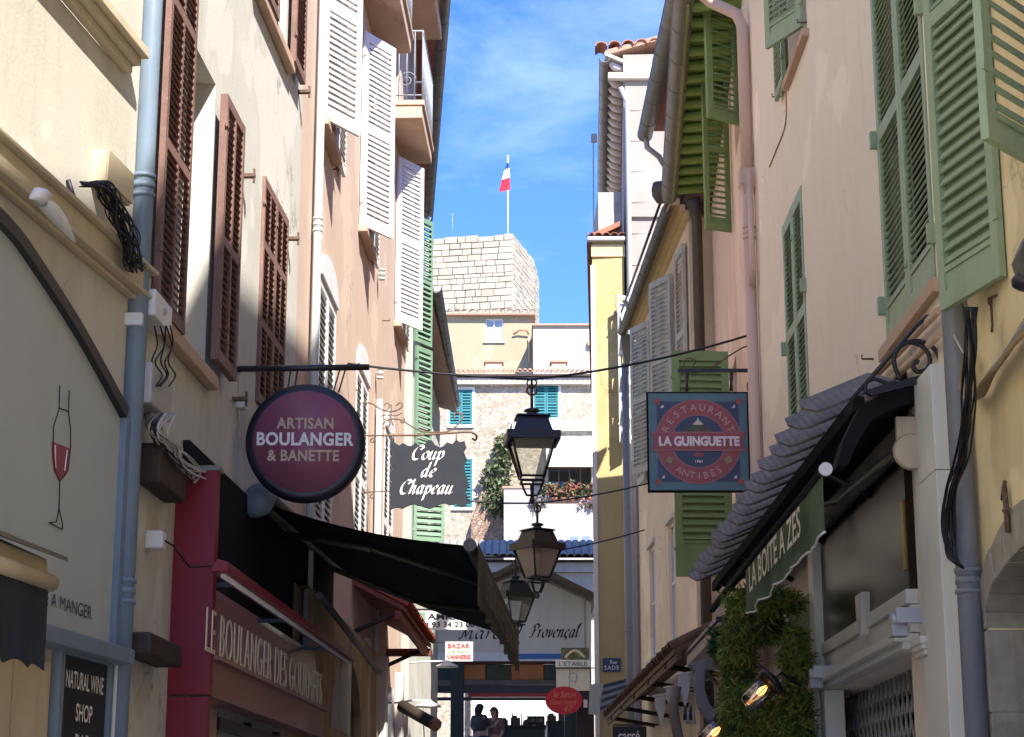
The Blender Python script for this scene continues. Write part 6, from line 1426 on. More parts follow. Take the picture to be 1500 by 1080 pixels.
# white shop front under the tiles
wsf = thing('storefront', 'white shop front with a hanging wooden loop below the brown tiles', 'shop front', Vector((2.3, 22, .9)))
MB().box(R2, R2.sy(19.2), R2.sy(25.6), .02, .08, .5, 3.4).build('panel', white_stone, wsf)
q = on_y(1000, 1045, 20.2); MB().tube([q + Vector((-.06, 0, .28)), q + Vector((-.10, 0, .05)), q + Vector((-.05, 0, -.25)), q + Vector((.08, 0, -.45))], .055, 8).build('loop', mat('brown_grey_loop', (.22, .17, .13), .7, var=.2), wsf)
for k in range(4):
    q = on_y(1004 + k * 4, 1055 + (k % 2) * 6, 19.8); MB().tube([q, q + UP * .14], [.025, .012], 6).build('ornament', plastic_grey if k % 2 else black_iron, wsf)
# striped dark awning at the foot of the yellow house
sa = thing('striped_awning', 'small dark green and grey striped awning below the street plate', 'awning', on_y(890, 1040, 33.4))
y_ = 33.4; P4 = [on_y(884, 1003, y_ - .3), on_y(919, 994, y_ + .2), on_y(919, 1030, y_ + .2 - .5), on_y(878, 1046, y_ - .9)]
dgr = mat('dark_green_slat', (.03, .04, .035), .6, var=.2); lgr = mat('grey_green_slat', (.22, .235, .21), .6, var=.15, streak=.2)
for k in range(8):
    t0, t1 = k / 8, (k + 1) / 8; a_, b_, c_, d_ = P4[0].lerp(P4[3], t0), P4[1].lerp(P4[2], t0), P4[1].lerp(P4[2], t1), P4[0].lerp(P4[3], t1)
    of = Vector((0, -.012 if k % 2 == 0 else 0, 0)); MB().add([p + of + Vector((0, e_, 0)) for e_ in (0, .02) for p in (a_, b_, c_, d_)], [(0, 1, 2, 3), (4, 5, 6, 7), (0, 1, 5, 4), (1, 2, 6, 5), (2, 3, 7, 6), (3, 0, 4, 7)]).build('slat', dgr if k % 2 == 0 else lgr, sa)
sd = [on_y(864, 1003, y_ - .1), on_y(883, 1000, y_ - .3), on_y(876, 1048, y_ - .9), on_y(862, 1046, y_ - .7)]
MB().add([p + Vector((0, e_, 0)) for e_ in (0, .03) for p in sd], [(0, 1, 2, 3), (4, 5, 6, 7), (0, 1, 5, 4), (1, 2, 6, 5), (2, 3, 7, 6), (3, 0, 4, 7)]).build('side_panel', lgr, sa)
# tavern sign and red oval sign
ts = thing('tavern_sign', 'tall white sign with dark picture panel beside the yellow house', 'sign', on_y(840, 1014, 40))
fr, w, h = flat_sign(ts, 815, 864, 978, 1016, 40, white_stone, .04); 
fr2, w2, h2 = flat_sign(ts, 814, 865, 967, 977.5, 39.97, white_paint, .05, 'name_band'); txt("L'ETABLE", fr2.sub(w2 * .1, 0, h2 * .2), w2 * .8, h2 * .6, letter_black, ts)
fr3, w3_, h3_ = flat_sign(ts, 822, 863, 949, 966.5, 39.99, mat('dark_picture', (.035, .05, .025), .6, var=.8, vscale=9, col2=(.22, .2, .13)), .03, 'picture_panel')
MB().tube([fr3.p(w3_ * (.15 + .7 * i / 10), .01, h3_ * (.15 + .6 * math.sin(math.pi * i / 10))) for i in range(11)], .03, 6).build('picture_arch', letter_cream, ts)
MB().box(fr2, -.02, w2 + .12, -.02, .02, -.03, -.008).build('bar', black_iron, ts)
dr_ = MB(); dr_.tube(spiral(fr, w * .5, h * .62, .09, .09, 0, 6.28, .004), .008, 5); dr_.tube([fr.p(w * .4, .004, h * .9), fr.p(w * .38, .004, h * .2)], .008, 5); dr_.tube([fr.p(w * .62, .004, h * .9), fr.p(w * .56, .004, h * .35)], .006, 5); dr_.build('drawing', plastic_grey, ts)
ro = thing('red_oval_sign', 'red oval sign with scrawled yellow lettering over the market stalls', 'sign', on_y(826, 1046, 36))
C = on_y(826, 1026, 36); k36 = 36 / 2800 / 1.0
of_ = Fr(C, (1, 0, 0), (0, -1, 0)); MB().prism(of_, [(27 * k36 * math.cos(2 * math.pi * i / 40), 20 * k36 * math.sin(2 * math.pi * i / 40)) for i in range(40)], -.04, 0, True).build('board', mat('bright_red_paint', (.55, .015, .02), .4, var=.1, vscale=3), ro)
orl = mat('orange_lettering', (.75, .22, .08), .5)
txt('le Salon', of_.sub(-.20, 0, .05), .42, .12, orl, ro, shear=.35); txt('Gourmand', of_.sub(-.26, 0, -.08), .50, .10, orl, ro, shear=.35); txt('47', of_.sub(-.02, 0, -.21), .20, .11, orl, ro, shear=.3)
MB().tube([C + Vector((.33, 0, .05)), C + Vector((.85, .3, .15))], .015, 6).build('arm', black_iron, ro)
mbd = thing('menu_board', 'dark maroon board with a white card beside the red oval sign', 'board', on_y(858, 1075, 36.5))
fr, w, h = flat_sign(mbd, 845, 870, 1012, 1085, 36.5, mat('maroon_board', (.03, .012, .014), .5), .05); MB().box(fr, w * .4, w * .62, .001, .008, h * .66, h * .82).build('card', letter_white, mbd)

# ================================================================== market hall
YM = 47.0
mk = thing('market_hall', 'grey gabled market hall closing the end of the street', 'market hall', Vector((0, YM + 3, 3.15)))
Mo = Vector((0, YM, 0)); MF = Fr(Mo, (1, 0, 0), (0, -1, 0))
def mp_(u, v, y=YM): P = on_y(u, v, y); return (P.x, P.z)
MB().prism(MF, [mp_(600, 956), mp_(866, 956), mp_(866, 884), mp_(768, 838), mp_(600, 905)], -.15, 0).build('gable_board', market_board, mk)
for u in (690, 857): a = mp_(u, 900)[0]; MB().box(MF, a - .012, a + .012, .0, .012, mp_(u, 954)[1], mp_(u, 875)[1]).build('board_joint', zinc, mk)
for (p, q, nm) in (((768, 832), (872, 884), 0), ((768, 832), (596, 916), 1)):
    A_, B_ = mp_(*p), mp_(*q); mb = MB()
    mb.add([MF.p(a, b, c + k) for k in (0, .14) for (a, c) in (A_, B_) for b in (-6, .75)], [(0, 1, 3, 2), (4, 6, 7, 5), (0, 4, 5, 1), (2, 3, 7, 6), (0, 2, 6, 4), (1, 5, 7, 3)]); mb.build('roof', wood_soffit, mk)
script('Marché', Fr(MF.p(*(lambda q: (q[0], 0, q[1]))(mp_(672, 936))), MF.X, MF.Y), mp_(764, 936)[0] - mp_(672, 936)[0] - .1, letter_black, mk, .20, .14, .3)
script('Provençal', Fr(MF.p(*(lambda q: (q[0], 0, q[1]))(mp_(776, 934))), MF.X, MF.Y), mp_(846, 934)[0] - mp_(776, 934)[0], letter_black, mk, .20, .14, .3)
def mbox(nm, u0, u1, v0, v1, b0, b1, m, bev=.004):
    A_, B_ = mp_(u0, v1), mp_(u1, v0); return MB().box(MF, A_[0], B_[0], b0, b1, A_[1], B_[1]).build(nm, m, mk, bev)
blue_p = mat('blue_fascia_paint', (.05, .16, .42), .5, var=.1, vscale=2)
mbox('fascia', 600, 866, 956.5, 969, -.1, .08, white_paint); mbox('fascia_stripe', 755, 822, 958, 966, .081, .09, blue_p)
mbox('under_beam', 600, 866, 969.5, 973, -.1, .04, mat('dark_red_beam', (.09, .015, .012), .6))
orange = mat('orange_panel', (.42, .15, .035), .6, var=.25, vscale=3); dgreen = mat('dark_green_market_paint', (.028, .04, .03), .5, var=.2)
for (u0, u1) in ((678, 711), (749, 796)): mbox('panel', u0, u1, 973.5, 996, -.08, .0, orange)
for (u0, u1) in ((600, 677), (712, 748), (797, 866)): mbox('panel', u0, u1, 973.5, 996, -.085, -.02, mat('olive_panel', (.06, .055, .02), .6, var=.2) if u0 == 712 else dgreen)
mbox('light_stop', 600, 866, 973.2, 996.4, -.2, -.1, black_matte)  # added black sheet, blocks light leaking through the gaps between panels
mbox('panel_sill', 600, 866, 996.5, 1003, -.1, .05, zinc_dark); mbox('beam', 600, 866, 1003.5, 1015, -.12, .0, black_iron)
mbox('stripe', 686, 812, 1015.5, 1021, -.1, .02, mat('red_stripe', (.36, .03, .02), .5)); mbox('beam', 600, 866, 1021.5, 1026, -.12, .0, black_iron)
for u in (670, 836):
    A_ = mp_(u, 1000); MB().box(MF, A_[0] - .16, A_[0] + .16, -.3, .12, 3.0, mp_(u, 972)[1]).build('post', dgreen, mk, .02)
    MB().box(MF, A_[0] - .05, A_[0] + .05, .12, .15, 3.0, mp_(u, 972)[1]).build('post_rib', dgreen, mk)
# rear tiled roof and cornice above the gable
YR = 49.5
def rb(nm, u0, u1, v0, v1, d, m): A_, B_ = mp_(u0, v1, YR), mp_(u1, v0, YR); MB().box(Fr((0, YR, 0), (1, 0, 0), (0, -1, 0)), A_[0], B_[0], -.6, d, A_[1], B_[1]).build(nm, m, mk, .004)
rb('cornice', 600, 880, 824, 838, .0, white_stone); rb('cornice_line', 600, 880, 821, 823.5, .12, wood_dark); rb('rear_wall', 600, 880, 838.5, 905, -.1, market_board)
zr, zr2 = mp_(700, 819, YR)[1], mp_(700, 797, YR + 2)[1]; xl, xr = mp_(600, 800, YR)[0], mp_(885, 800, YR)[0]
MB().quad(Vector((xl, YR - .2, zr)), Vector((xr, YR - .2, zr)), Vector((xr, YR + 2, zr2)), Vector((xl, YR + 2, zr2))).build('tile_bed', zinc, mk)
glz = mat('blue_grey_tile', (.36, .33, .28), .85, var=.3, vscale=6, bump=.1, bscale=40, spec=.1); pr_ = None
dT = Vector((0, -2.2, zr - zr2)).normalized(); nT = Vector((0, -dT.z, dT.y)); nT = nT if nT.z > 0 else -nT; nt = 26
for k in range(nt):
    P = Vector((xl + (xr - xl) * (k + .5) / nt, YR - .25, zr + .03))
    if pr_ is None: pr_ = barrel(Fr(P, (1, 0, 0), dT, nT), 2.3, .105, glz, mk, taper=1.0)
    else: again(pr_, P, mk)

# market stalls
def stall(u0, u1, vt, y, label, short, crates):
    A_, B_ = on_y(u0, vt, y), on_y(u1, vt, y); gz = 3.15; t = thing('market_stall', label, 'stall', Vector(((A_.x + B_.x) / 2, y, gz)), 'stalls in the market hall')
    f = Fr((A_.x, y, 0), (1, 0, 0), (0, -1, 0)); w = B_.x - A_.x; zt = A_.z
    MB().box(f, 0, w, -.8, 0, zt - .06, zt).build('table_top', wood_dark, t, .004)
    MB().box(f, .03, w - .03, -.75, -.03, gz + .05, zt - .062).build('cloth_skirt', dgreen, t)
    for k in range(crates):
        x = w * (k + .1) / crates; cwid = w / crates * .8
        c = thing('crate', 'first second third fourth'.split()[k] + ' crate from the left on the ' + short, 'crate', f.p(x + cwid / 2, -.3, zt), 'crates on the stalls')
        hh = (.14, .2, .11, .17)[k % 4]; MB().box(f, x, x + cwid, -.55, -.51, zt + .002, zt + hh).box(f, x, x + cwid, -.09, -.05, zt + .002, zt + hh).box(f, x, x + .03, -.51, -.09, zt + .002, zt + hh).box(f, x + cwid - .03, x + cwid, -.51, -.09, zt + .002, zt + hh).box(f, x + .03, x + cwid - .03, -.51, -.09, zt + .002, zt + .03).build('sides', wood_soffit, c)
        fr_ = MB(); rg = random.Random(k * 7 + int(u0))
        for _ in range(9):
            q = f.p(x + rg.uniform(.06, cwid - .06), rg.uniform(-.45, -.14), zt + hh - .02); fr_.lathe(q, [(.01, 0), (.045, .025), (.045, .06), (.01, .085)], 7)
        fr_.build('produce', (gC_, terra_red, gA_, terra)[k % 4], c)['kind'] = 'stuff'
    return t
stall(728, 800, 1063, 48.6, 'dark skirted stall behind the pair of shoppers', 'stall by the shoppers', 4); stall(800, 850, 1056, 50.0, 'taller dark stall under the red oval sign', 'stall under the red oval', 3)
cb2 = thing('card_holder', 'small metal card frame standing on the stall', 'frame', on_y(757, 1062, 48.2))
A_ = on_y(757, 1052, 48.2); f = Fr(A_, (1, 0, 0), (0, -1, 0)); MB().tube([f.p(-.11, 0, -.18), f.p(-.11, 0, .12), f.p(.12, 0, .10), f.p(.12, 0, -.18)], .018, 6).build('frame', black_iron, cb2)
cb3 = thing('price_board', 'dark price board on the stall right of the card frame', 'board', on_y(785, 1062, 48.3)); fr, w, h = flat_sign(cb3, 772, 798, 1049, 1062, 48.3, mat('stall_board', (.03, .03, .022), .6), .03)
txt('1,50 2,00', fr.sub(w * .1, 0, h * .3), w * .8, h * .4, plastic_grey, cb3)
# bright white canvas in the sun behind the hall
wc = thing('white_canopy', 'sunlit white canvas seen through the market hall', 'canvas', on_y(750, 1055, 58))
A_, B_ = on_y(690, 1062, 59), on_y(860, 1018, 59)
MB().add([Vector((x, y, z + k)) for k in (0, .04) for x in (A_.x, B_.x) for y, z in ((59.0, A_.z), (59.9, B_.z + .3))], [(0, 1, 3, 2), (4, 6, 7, 5), (0, 4, 5, 1), (2, 3, 7, 6), (0, 2, 6, 4), (1, 5, 7, 3)]).build('sheet', white_cloth, wc)
for x in (A_.x + .05, B_.x - .05): MB().tube([Vector((x, 59.1, 3.15)), Vector((x, 59.1, A_.z))], .03, 6).build('pole', plastic_grey, wc)

# two shoppers
def person(base, hgt, face, top_m, legs_m, hair_m, label, arm):
    """one skinned body in the shoppers' poses; clothing and hair as children"""
    t = thing('person', label, 'person', base); s = hgt / 1.68; X_ = Vector((math.cos(face), math.sin(face), 0)); Y_ = Vector((-X_.y, X_.x, 0))
    def W(x, y, z): return X_ * x * s + Y_ * y * s + UP * z * s
    J = {'pel': (0, 0, .92, .12), 'wai': (0, 0, 1.06, .105), 'che': (0, .01, 1.26, .125), 'nk0': (0, 0, 1.41, .06), 'nk': (0, .01, 1.46, .048), 'hd0': (0, .02, 1.52, .07), 'hd1': (0, .02, 1.60, .078), 'hd2': (0, .015, 1.655, .045)}
    E = [('pel', 'wai'), ('wai', 'che'), ('che', 'nk0'), ('nk0', 'nk'), ('nk', 'hd0'), ('hd0', 'hd1'), ('hd1', 'hd2')]
    for sgn, n in ((-1, 'l'), (1, 'r')):
        J.update({n + 'hip': (sgn * .09, 0, .86, .09), n + 'kn': (sgn * .10, .02, .48, .058), n + 'an': (sgn * .10, -.01, .09, .042), n + 'toe': (sgn * .11, .14, .035, .034)})
        E += [('pel', n + 'hip'), (n + 'hip', n + 'kn'), (n + 'kn', n + 'an'), (n + 'an', n + 'toe')]
        a = arm[0 if sgn < 0 else 1]
        J.update({n + 'sh': (sgn * .175, 0, 1.37, .052), n + 'el': (*a[0], .040), n + 'wr': (*a[1], .027), n + 'pa': (*a[2], .030)})
        E += [('che', n + 'sh'), (n + 'sh', n + 'el'), (n + 'el', n + 'wr'), (n + 'wr', n + 'pa')]
        pa = Vector(a[2]); d = (pa - Vector(a[1])).normalized()
        for k, (off, ln) in enumerate(((-.026, .065), (-.009, .078), (.009, .072), (.025, .055))):
            q = pa + d * .035 + Vector((off, 0, 0)); J[n + 'f%d' % k] = (q.x, q.y, q.z, .010); q2 = q + d * ln + Vector((0, .012, -.008)); J[n + 'g%d' % k] = (q2.x, q2.y, q2.z, .008); E += [(n + 'pa', n + 'f%d' % k), (n + 'f%d' % k, n + 'g%d' % k)]
        q = pa + Vector((-sgn * .035, .015, 0)); J[n + 't0'] = (q.x, q.y, q.z, .011); q2 = q + d * .04; J[n + 't1'] = (q2.x, q2.y, q2.z, .009); E += [(n + 'pa', n + 't0'), (n + 't0', n + 't1')]
    def skin(name, keys, edges, grow, m, parent, root):
        me = bpy.data.meshes.new(name); ix = {k: i for i, k in enumerate(keys)}
        me.from_pydata([W(*J[k][:3]) for k in keys], [(ix[a], ix[b]) for a, b in edges], [])
        o = bpy.data.objects.new(name, me); place(o, base, parent); me.materials.append(m)
        md = o.modifiers.new('skin', 'SKIN'); md.use_smooth_shade = True; sv_ = me.skin_vertices[0].data
        for k in keys: r_ = (J[k][3] + (grow if J[k][3] > .03 else 0)) * s; sv_[ix[k]].radius = (r_ * (1.25 if k in ('pel', 'wai', 'che') else 1), r_ * (.85 if k in ('pel', 'wai', 'che') else 1))
        sv_[ix[root]].use_root = True
        o.modifiers.new('sub', 'SUBSURF').levels = 1; o.modifiers['sub'].render_levels = 2; return o
    skinm = MATS.get('skin') or mat('skin', (.42, .25, .18), .5, var=.1, vscale=8)
    body = skin('body', list(J), E, 0, skinm, t, 'pel')
    kt = ['pel', 'wai', 'che', 'nk0', 'lsh', 'lel', 'rsh', 'rel']; et = [e for e in E if e[0] in kt and e[1] in kt]; skin('shirt', kt, et, .018, top_m, t, 'pel')
    kl = ['pel', 'lhip', 'lkn', 'lan', 'rhip', 'rkn', 'ran']; J['pel'] = (0, 0, .90, .125); el_ = [e for e in E if e[0] in kl and e[1] in kl]; skin('trousers', kl, el_, .014, legs_m, t, 'pel')
    hb = MB(); rows = []
    for i in range(9):
        ph = math.pi * (.02 + .80 * i / 8); rr = []
        for j in range(15):
            a = 2 * math.pi * j / 14; back = max(0, -math.sin(a)); r_ = .105 * math.sin(ph) + (.03 * back if i > 4 else 0); z = 1.575 + .115 * math.cos(ph) - (.16 * back * max(0, i - 4) / 4)
            if math.sin(a) > .35 and i > 4: z = 1.575 + .115 * math.cos(math.pi * .02 + .80 * math.pi * 4 / 8)
            rr.append(base + W(r_ * math.cos(a), .015 + r_ * 1.05 * math.sin(a), z))
        rows.append(rr)
    hb.grid(rows); hb.build('hair', hair_m, t)
    for sgn in (-1, 1):
        MB().lathe((0, 0, 0), [(.004, -.004), (.012, 0), (.004, .004)], 8, Fr(base + W(sgn * .032, .098, 1.585), X_, UP, Y_)).build('eye', letter_black, t)
        MB().lathe((0, 0, 0), [(.008, -.03), (.02, 0), (.008, .03)], 8, Fr(base + W(sgn * .082, .02, 1.575), Y_, X_, UP)).build('ear', skinm, t)
    MB().tube([base + W(0, .092, 1.60), base + W(0, .118, 1.56), base + W(0, .098, 1.552)], [.008, .014, .01], 6).build('nose', skinm, t)
    MB().tube([base + W(-.025, .090, 1.525), base + W(0, .098, 1.523), base + W(.025, .090, 1.525)], .006, 6).build('mouth', mat('lips', (.3, .1, .09), .5), t)
    return t
hairb = mat('dark_brown_hair', (.018, .012, .010), .5, var=.3, vscale=30); hairr = mat('auburn_hair', (.10, .03, .02), .5, var=.3, vscale=30)
pz = 3.15
b1 = on_y(702, 1060, 45.8); b1.z = pz; b2 = on_y(724, 1060, 46.1); b2.z = pz
person(b1, on_y(704, 1031, 45.8).z - pz, R(-40), mat('dark_grey_shirt', (.045, .045, .05), .8, var=.2), mat('blue_jeans', (.035, .06, .13), .8, var=.2), hairb, 'dark-haired shopper in a dark top and jeans, left of the pair', (((-.24, .04, 1.12), (-.20, .20, 1.02), (-.18, .27, 1.03)), ((.24, .10, 1.15), (.15, .30, 1.18), (.12, .37, 1.20))))
person(b2, on_y(724, 1036, 46.1).z - pz, R(160), mat('pink_check_shirt', (.24, .11, .12), .8, var=.5, vscale=30), mat('black_trousers', (.014, .014, .018), .8, var=.2), hairr, 'auburn-haired shopper in a pinkish shirt, right of the pair', (((-.23, .05, 1.10), (-.20, .16, .95), (-.19, .21, .90)), ((.24, .06, 1.12), (.18, .24, 1.08), (.16, .31, 1.09))))

# ================================================================== stone house behind the market
YS = 62.0
shs = thing('stone_house', 'rubble stone house with teal shutters above the market roof', 'house', Vector((0, YS + 3, 3.15)))
SFr = Fr((0, YS, 0), (1, 0, 0), (0, -1, 0))
def sp_(u, v, y=YS): P = on_y(u, v, y); return P.x, P.z
x0, x1 = sp_(560, 600)[0], sp_(930, 600)[0]; zt = sp_(750, 556)[1]
class FF(Fr): pass
wh = []
for (u0, u1, v0, v1) in ((658, 692, 571, 623), (782, 818, 561, 613), (664, 692, 672, 744)):
    a, b = sp_(u0, v1), sp_(u1, v0); wh.append((a[0], b[0], a[1], b[1]))
a, b = sp_(803, 716), sp_(866, 684); wh.append((a[0], b[0], a[1], b[1]))
wall(SFr, x0, x1, 2.5, zt, wh, rubble_wall, shs, back=5, reveal=.2)
for i, w in enumerate(wh[:3]):
    hw = (w[1] - w[0]) / 2
    MB().box(SFr, w[0], w[1], -.18, -.14, w[2], w[3]).build('window', dark_room, shs)
    for k in range(2): shutter(shs, SFr.sub(w[0] + k * hw + .004, -.02, w[2]), hw - .008, w[3] - w[2], teal, .11, 1, ((w[3] - w[2]) * .5,), stile=.06, rail=.07)
    t = .09; sr = MB(); sr.box(SFr, w[0] - t, w[0], .0, .03, w[2] - t, w[3] + t); sr.box(SFr, w[1], w[1] + t, .0, .03, w[2] - t, w[3] + t); sr.box(SFr, w[0], w[1], .0, .03, w[3], w[3] + t); sr.box(SFr, w[0] - .04, w[1] + .04, .0, .08, w[2] - t, w[2]); sr.build('window_surround', white_stone, shs)
w = wh[3]; window(SFr, *w, shs, depth=.18, frame=wood_soffit, bars=(3, 0))
MB().box(SFr, sp_(750, 620)[0], x1, .0, .16, sp_(800, 632)[1], sp_(800, 618)[1]).build('stone_band', white_stone, shs, .02)
zt0 = zt + .0; MB().box(SFr, x0, x1, .0, .25, zt - .22, zt).build('eave_board', grey_render, shs, .01)
pr_ = None; nt = 50
for row in range(2):
    for k in range(nt):
        P = Vector((x0 + (x1 - x0) * (k + .5 * (row + 1) % 1 + .25) / nt, YS - .45 + row * .12, zt + .10 + row * .10))
        if pr_ is None: pr_ = barrel(Fr(P, (1, 0, 0), (0, -.95, -.3), (0, -.3, .95)), .7, .085, terra_pale, shs)
        else: again(pr_, P, shs)
MB().add([Vector((x, y, z + k)) for k in (0, .06) for x in (x0, x1) for y, z in ((YS - .35, zt + .04), (YS + 5, zt + 1.2))], [(0, 1, 3, 2), (4, 6, 7, 5), (0, 4, 5, 1), (2, 3, 7, 6), (0, 2, 6, 4), (1, 5, 7, 3)]).build('roof', terra_pale, shs)
for u0, u1, v0, v1 in ((711, 735, 531, 544), (808, 829, 531, 545)):
    a, b = on_y(u0, v1, YS + 1.5), on_y(u1, v0, YS + 1.5); MB().box(Fr((0, YS + 1.5, 0), (1, 0, 0), (0, -1, 0)), a.x, b.x, -.5, 0, a.z - .4, b.z).build('chimney', tan_trim, shs, .01)
    MB().box(Fr((0, YS + 1.5, 0), (1, 0, 0), (0, -1, 0)), a.x - .06, b.x + .06, -.56, .06, b.z, b.z + .06).build('chimney_cap', terra_pale, shs)
# rusty lower masonry
a, b = sp_(690, 800, YS - .4), sp_(740, 690, YS - .4); MB().prism(Fr((0, YS - .4, 0), (1, 0, 0), (0, -1, 0)), [(a[0], 3), (b[0], 3), (b[0], b[1]), (a[0] + .5, b[1] - .2), (a[0], a[1] + .8)], -.39, 0).build('buttress', rust_rubble, shs)
# white awning over the terrace
wa2 = thing('white_awning', 'white awning over the flower terrace of the stone house', 'awning', Vector((1.8, 61, 9)))
A_, B_ = on_y(800, 668, 61.0), on_y(880, 640, 61.9)
MB().add([Vector((x, y, z + k)) for k in (0, .03) for x in (A_.x, on_y(885, 668, 61).x) for y, z in ((60.9, A_.z), (61.95, B_.z))], [(0, 1, 3, 2), (4, 6, 7, 5), (0, 4, 5, 1), (2, 3, 7, 6), (0, 2, 6, 4), (1, 5, 7, 3)]).build('sheet', white_cloth, wa2)
MB().box(Fr((0, 60.9, 0), (1, 0, 0), (0, -1, 0)), A_.x, on_y(885, 668, 61).x, .0, .03, on_y(800, 684, 60.9).z, A_.z - .02).build('valance', white_cloth, wa2)
# terrace wall and its plants
tw = thing('terrace_wall', 'cream terrace wall with an arched window above the market roof', 'wall', Vector((1.5, 60, 3.15)))
TF = Fr((0, 60, 0), (1, 0, 0), (0, -1, 0)); a, b = sp_(738, 800, 60), sp_(890, 738, 60); c = sp_(738, 716, 60); d = sp_(778, 716, 60)
MB().box(TF, a[0], b[0], -1.5, 0, 2.8, b[1]).build('wall', white_plaster, tw); MB().box(TF, a[0], d[0], -1.4, .02, b[1] + .002, c[1]).build('pier', white_plaster, tw)
MB().box(TF, a[0] - .05, d[0] + .05, -1.42, .06, c[1], c[1] + .07).build('coping', terra_pale, tw, .01)
cxy = sp_(850, 797, 60); MB().prism(TF, [(cxy[0] - .42, cxy[1] - .3)] + [(cxy[0] - .42 * math.cos(math.pi * i / 12), cxy[1] + .05 + .42 * math.sin(math.pi * i / 12)) for i in range(13)] + [(cxy[0] + .42, cxy[1] - .3)], .0, .03).build('window_arch', white_paint, tw)
for sx in (-1, 1): MB().box(TF, cxy[0] + sx * .19 - .14, cxy[0] + sx * .19 + .14, .03, .045, cxy[1] - .2, cxy[1] + .25).build('pane', mat('sky_pane', (.2, .26, .34), .15) if sx < 0 else MATS['sky_pane'], tw)
def far_leaves(name, label, spots, n, mats, size, seed):
    return foliage(name, label, bxs(spots), n, mats, size, seed)
gL = mat('bright_leaf', (.075, .12, .035), .6, var=.4, vscale=3); gD = mat('olive_leaf', (.10, .10, .05), .6, var=.4, vscale=3); fl_r = mat('red_flower', (.30, .09, .06), .6, var=.3); fl_p = mat('pink_flower', (.32, .2, .2), .6, var=.3)
far_leaves('climbing_plant', 'climbing plant on the stone wall left of the largest lantern', [(738, 660, 61.6, 15, 26, .25), (728, 700, 61.6, 24, 24, .25), (732, 735, 61.5, 26, 22, .25)], 2600, (gL, gD), (.14, .05), 21)
far_leaves('flower_box', 'row of potted flowers along the top of the terrace wall', [(800 + k * 12, 716 + (k % 3) * 3, 60.3, 9, 9 + (k % 2) * 4, .3) for k in range(7)], 2400, (gL, gD, fl_r), (.11, .045), 22)
far_leaves('flower_box', 'pinkish flowers hanging over the terrace wall behind the lantern', [(788, 735, 59.9, 13, 10, .15), (860, 738, 59.9, 14, 6, .15)], 500, (fl_p, gD), (.09, .04), 23)
# balustrade of pots
for k in range(5):
    P = on_y(812 + k * 13, 739, 60.2); pt = thing('flower_pot', ('first', 'second', 'third', 'fourth', 'fifth')[k] + ' terracotta pot from the left on the terrace wall', 'pot', Vector((P.x, 60.2, b[1])), 'pots on the terrace'); MB().lathe(Vector((P.x, 60.2, b[1])), [(.07, 0), (.10, .18), (.115, .19), (.115, .22)], 10).build('pot', terra, pt)

# ------------------------------------------------------------------ houses and tower behind
def far_house(name, label, y, u0, u1, vtop, m, holes, eave, depth=8):
    t = thing(name, label, 'house', Vector((on_y((u0 + u1) / 2, 600, y).x, y + depth / 2, 3.15)), 'houses behind the market'); f = Fr((0, y, 0), (1, 0, 0), (0, -1, 0))
    xa, xb = on_y(u0, 500, y).x, on_y(u1, 500, y).x; zt = on_y(750, vtop, y).z; hs_ = []
    for (a0, a1, v0, v1) in holes: p, q = on_y(a0, v1, y), on_y(a1, v0, y); hs_.append((p.x, q.x, p.z, q.z))
    wall(f, xa, xb, 2.5, zt, hs_, m, t, back=depth, reveal=.15)
    for h in hs_: window(f, *h, t, depth=.12, frame=white_paint, bars=(1, 0), glassm=mat('far_pane', (.35, .42, .48), .15) if 'far_pane' not in MATS else MATS['far_pane']); MB().box(f, h[0] - .08, h[1] + .08, .0, .08, h[2] - .08, h[2]).build('window_sill', white_stone, t)
    if eave:
        MB().box(f, xa - .1, xb + .12, -depth, .28, zt, zt + .10).build('eave', terra_pale, t, .02)
        n = int((xb - xa) / .3); pr = None
        for k in range(n + 1):
            P = Vector((xa + (xb - xa) * k / n, y - .34, zt + .13))
            if pr is None: pr = barrel(Fr(P, (1, 0, 0), (0, -.95, -.25), (0, -.25, .95)), .8, .13, terra_pale, t)
            else: again(pr, P, t)
    return t, f
hy1, fy1 = far_house('far_house', 'pale yellow house with a small window below the stone tower', 74, 560, 780, 464, cream_far, [(711, 737, 467, 500), (625, 652, 467, 500)], True)
P = on_y(752, 490, 73.9); MB().tube([P, P + Vector((.25, -.1, .15)), P + Vector((.55, -.1, .12)), P + Vector((.6, 0, 0))], .035, 6).build('lamp_arm', terra, hy1); MB().tube([on_y(775, 495, 73.9), on_y(776, 530, 73.9)], .04, 6).build('rain_pipe', tan_trim, hy1)
hy2, fy2 = far_house('far_house', 'off-white house with a plain front right of the yellow one', 72, 781, 930, 478, white_plaster, [], False)
MB().box(fy2, on_y(781, 478, 72).x - .05, on_y(930, 478, 72).x, -8, .12, on_y(800, 478, 72).z, on_y(800, 475, 72).z).build('roof_edge', terra_pale, hy2, .01)
P = on_y(864, 503, 71.9); MB().box(Fr(P, (1, 0, 0), (0, -1, 0)), -.08, .12, -.1, .1, -.1, .1).build('vent', tan_trim, hy2)

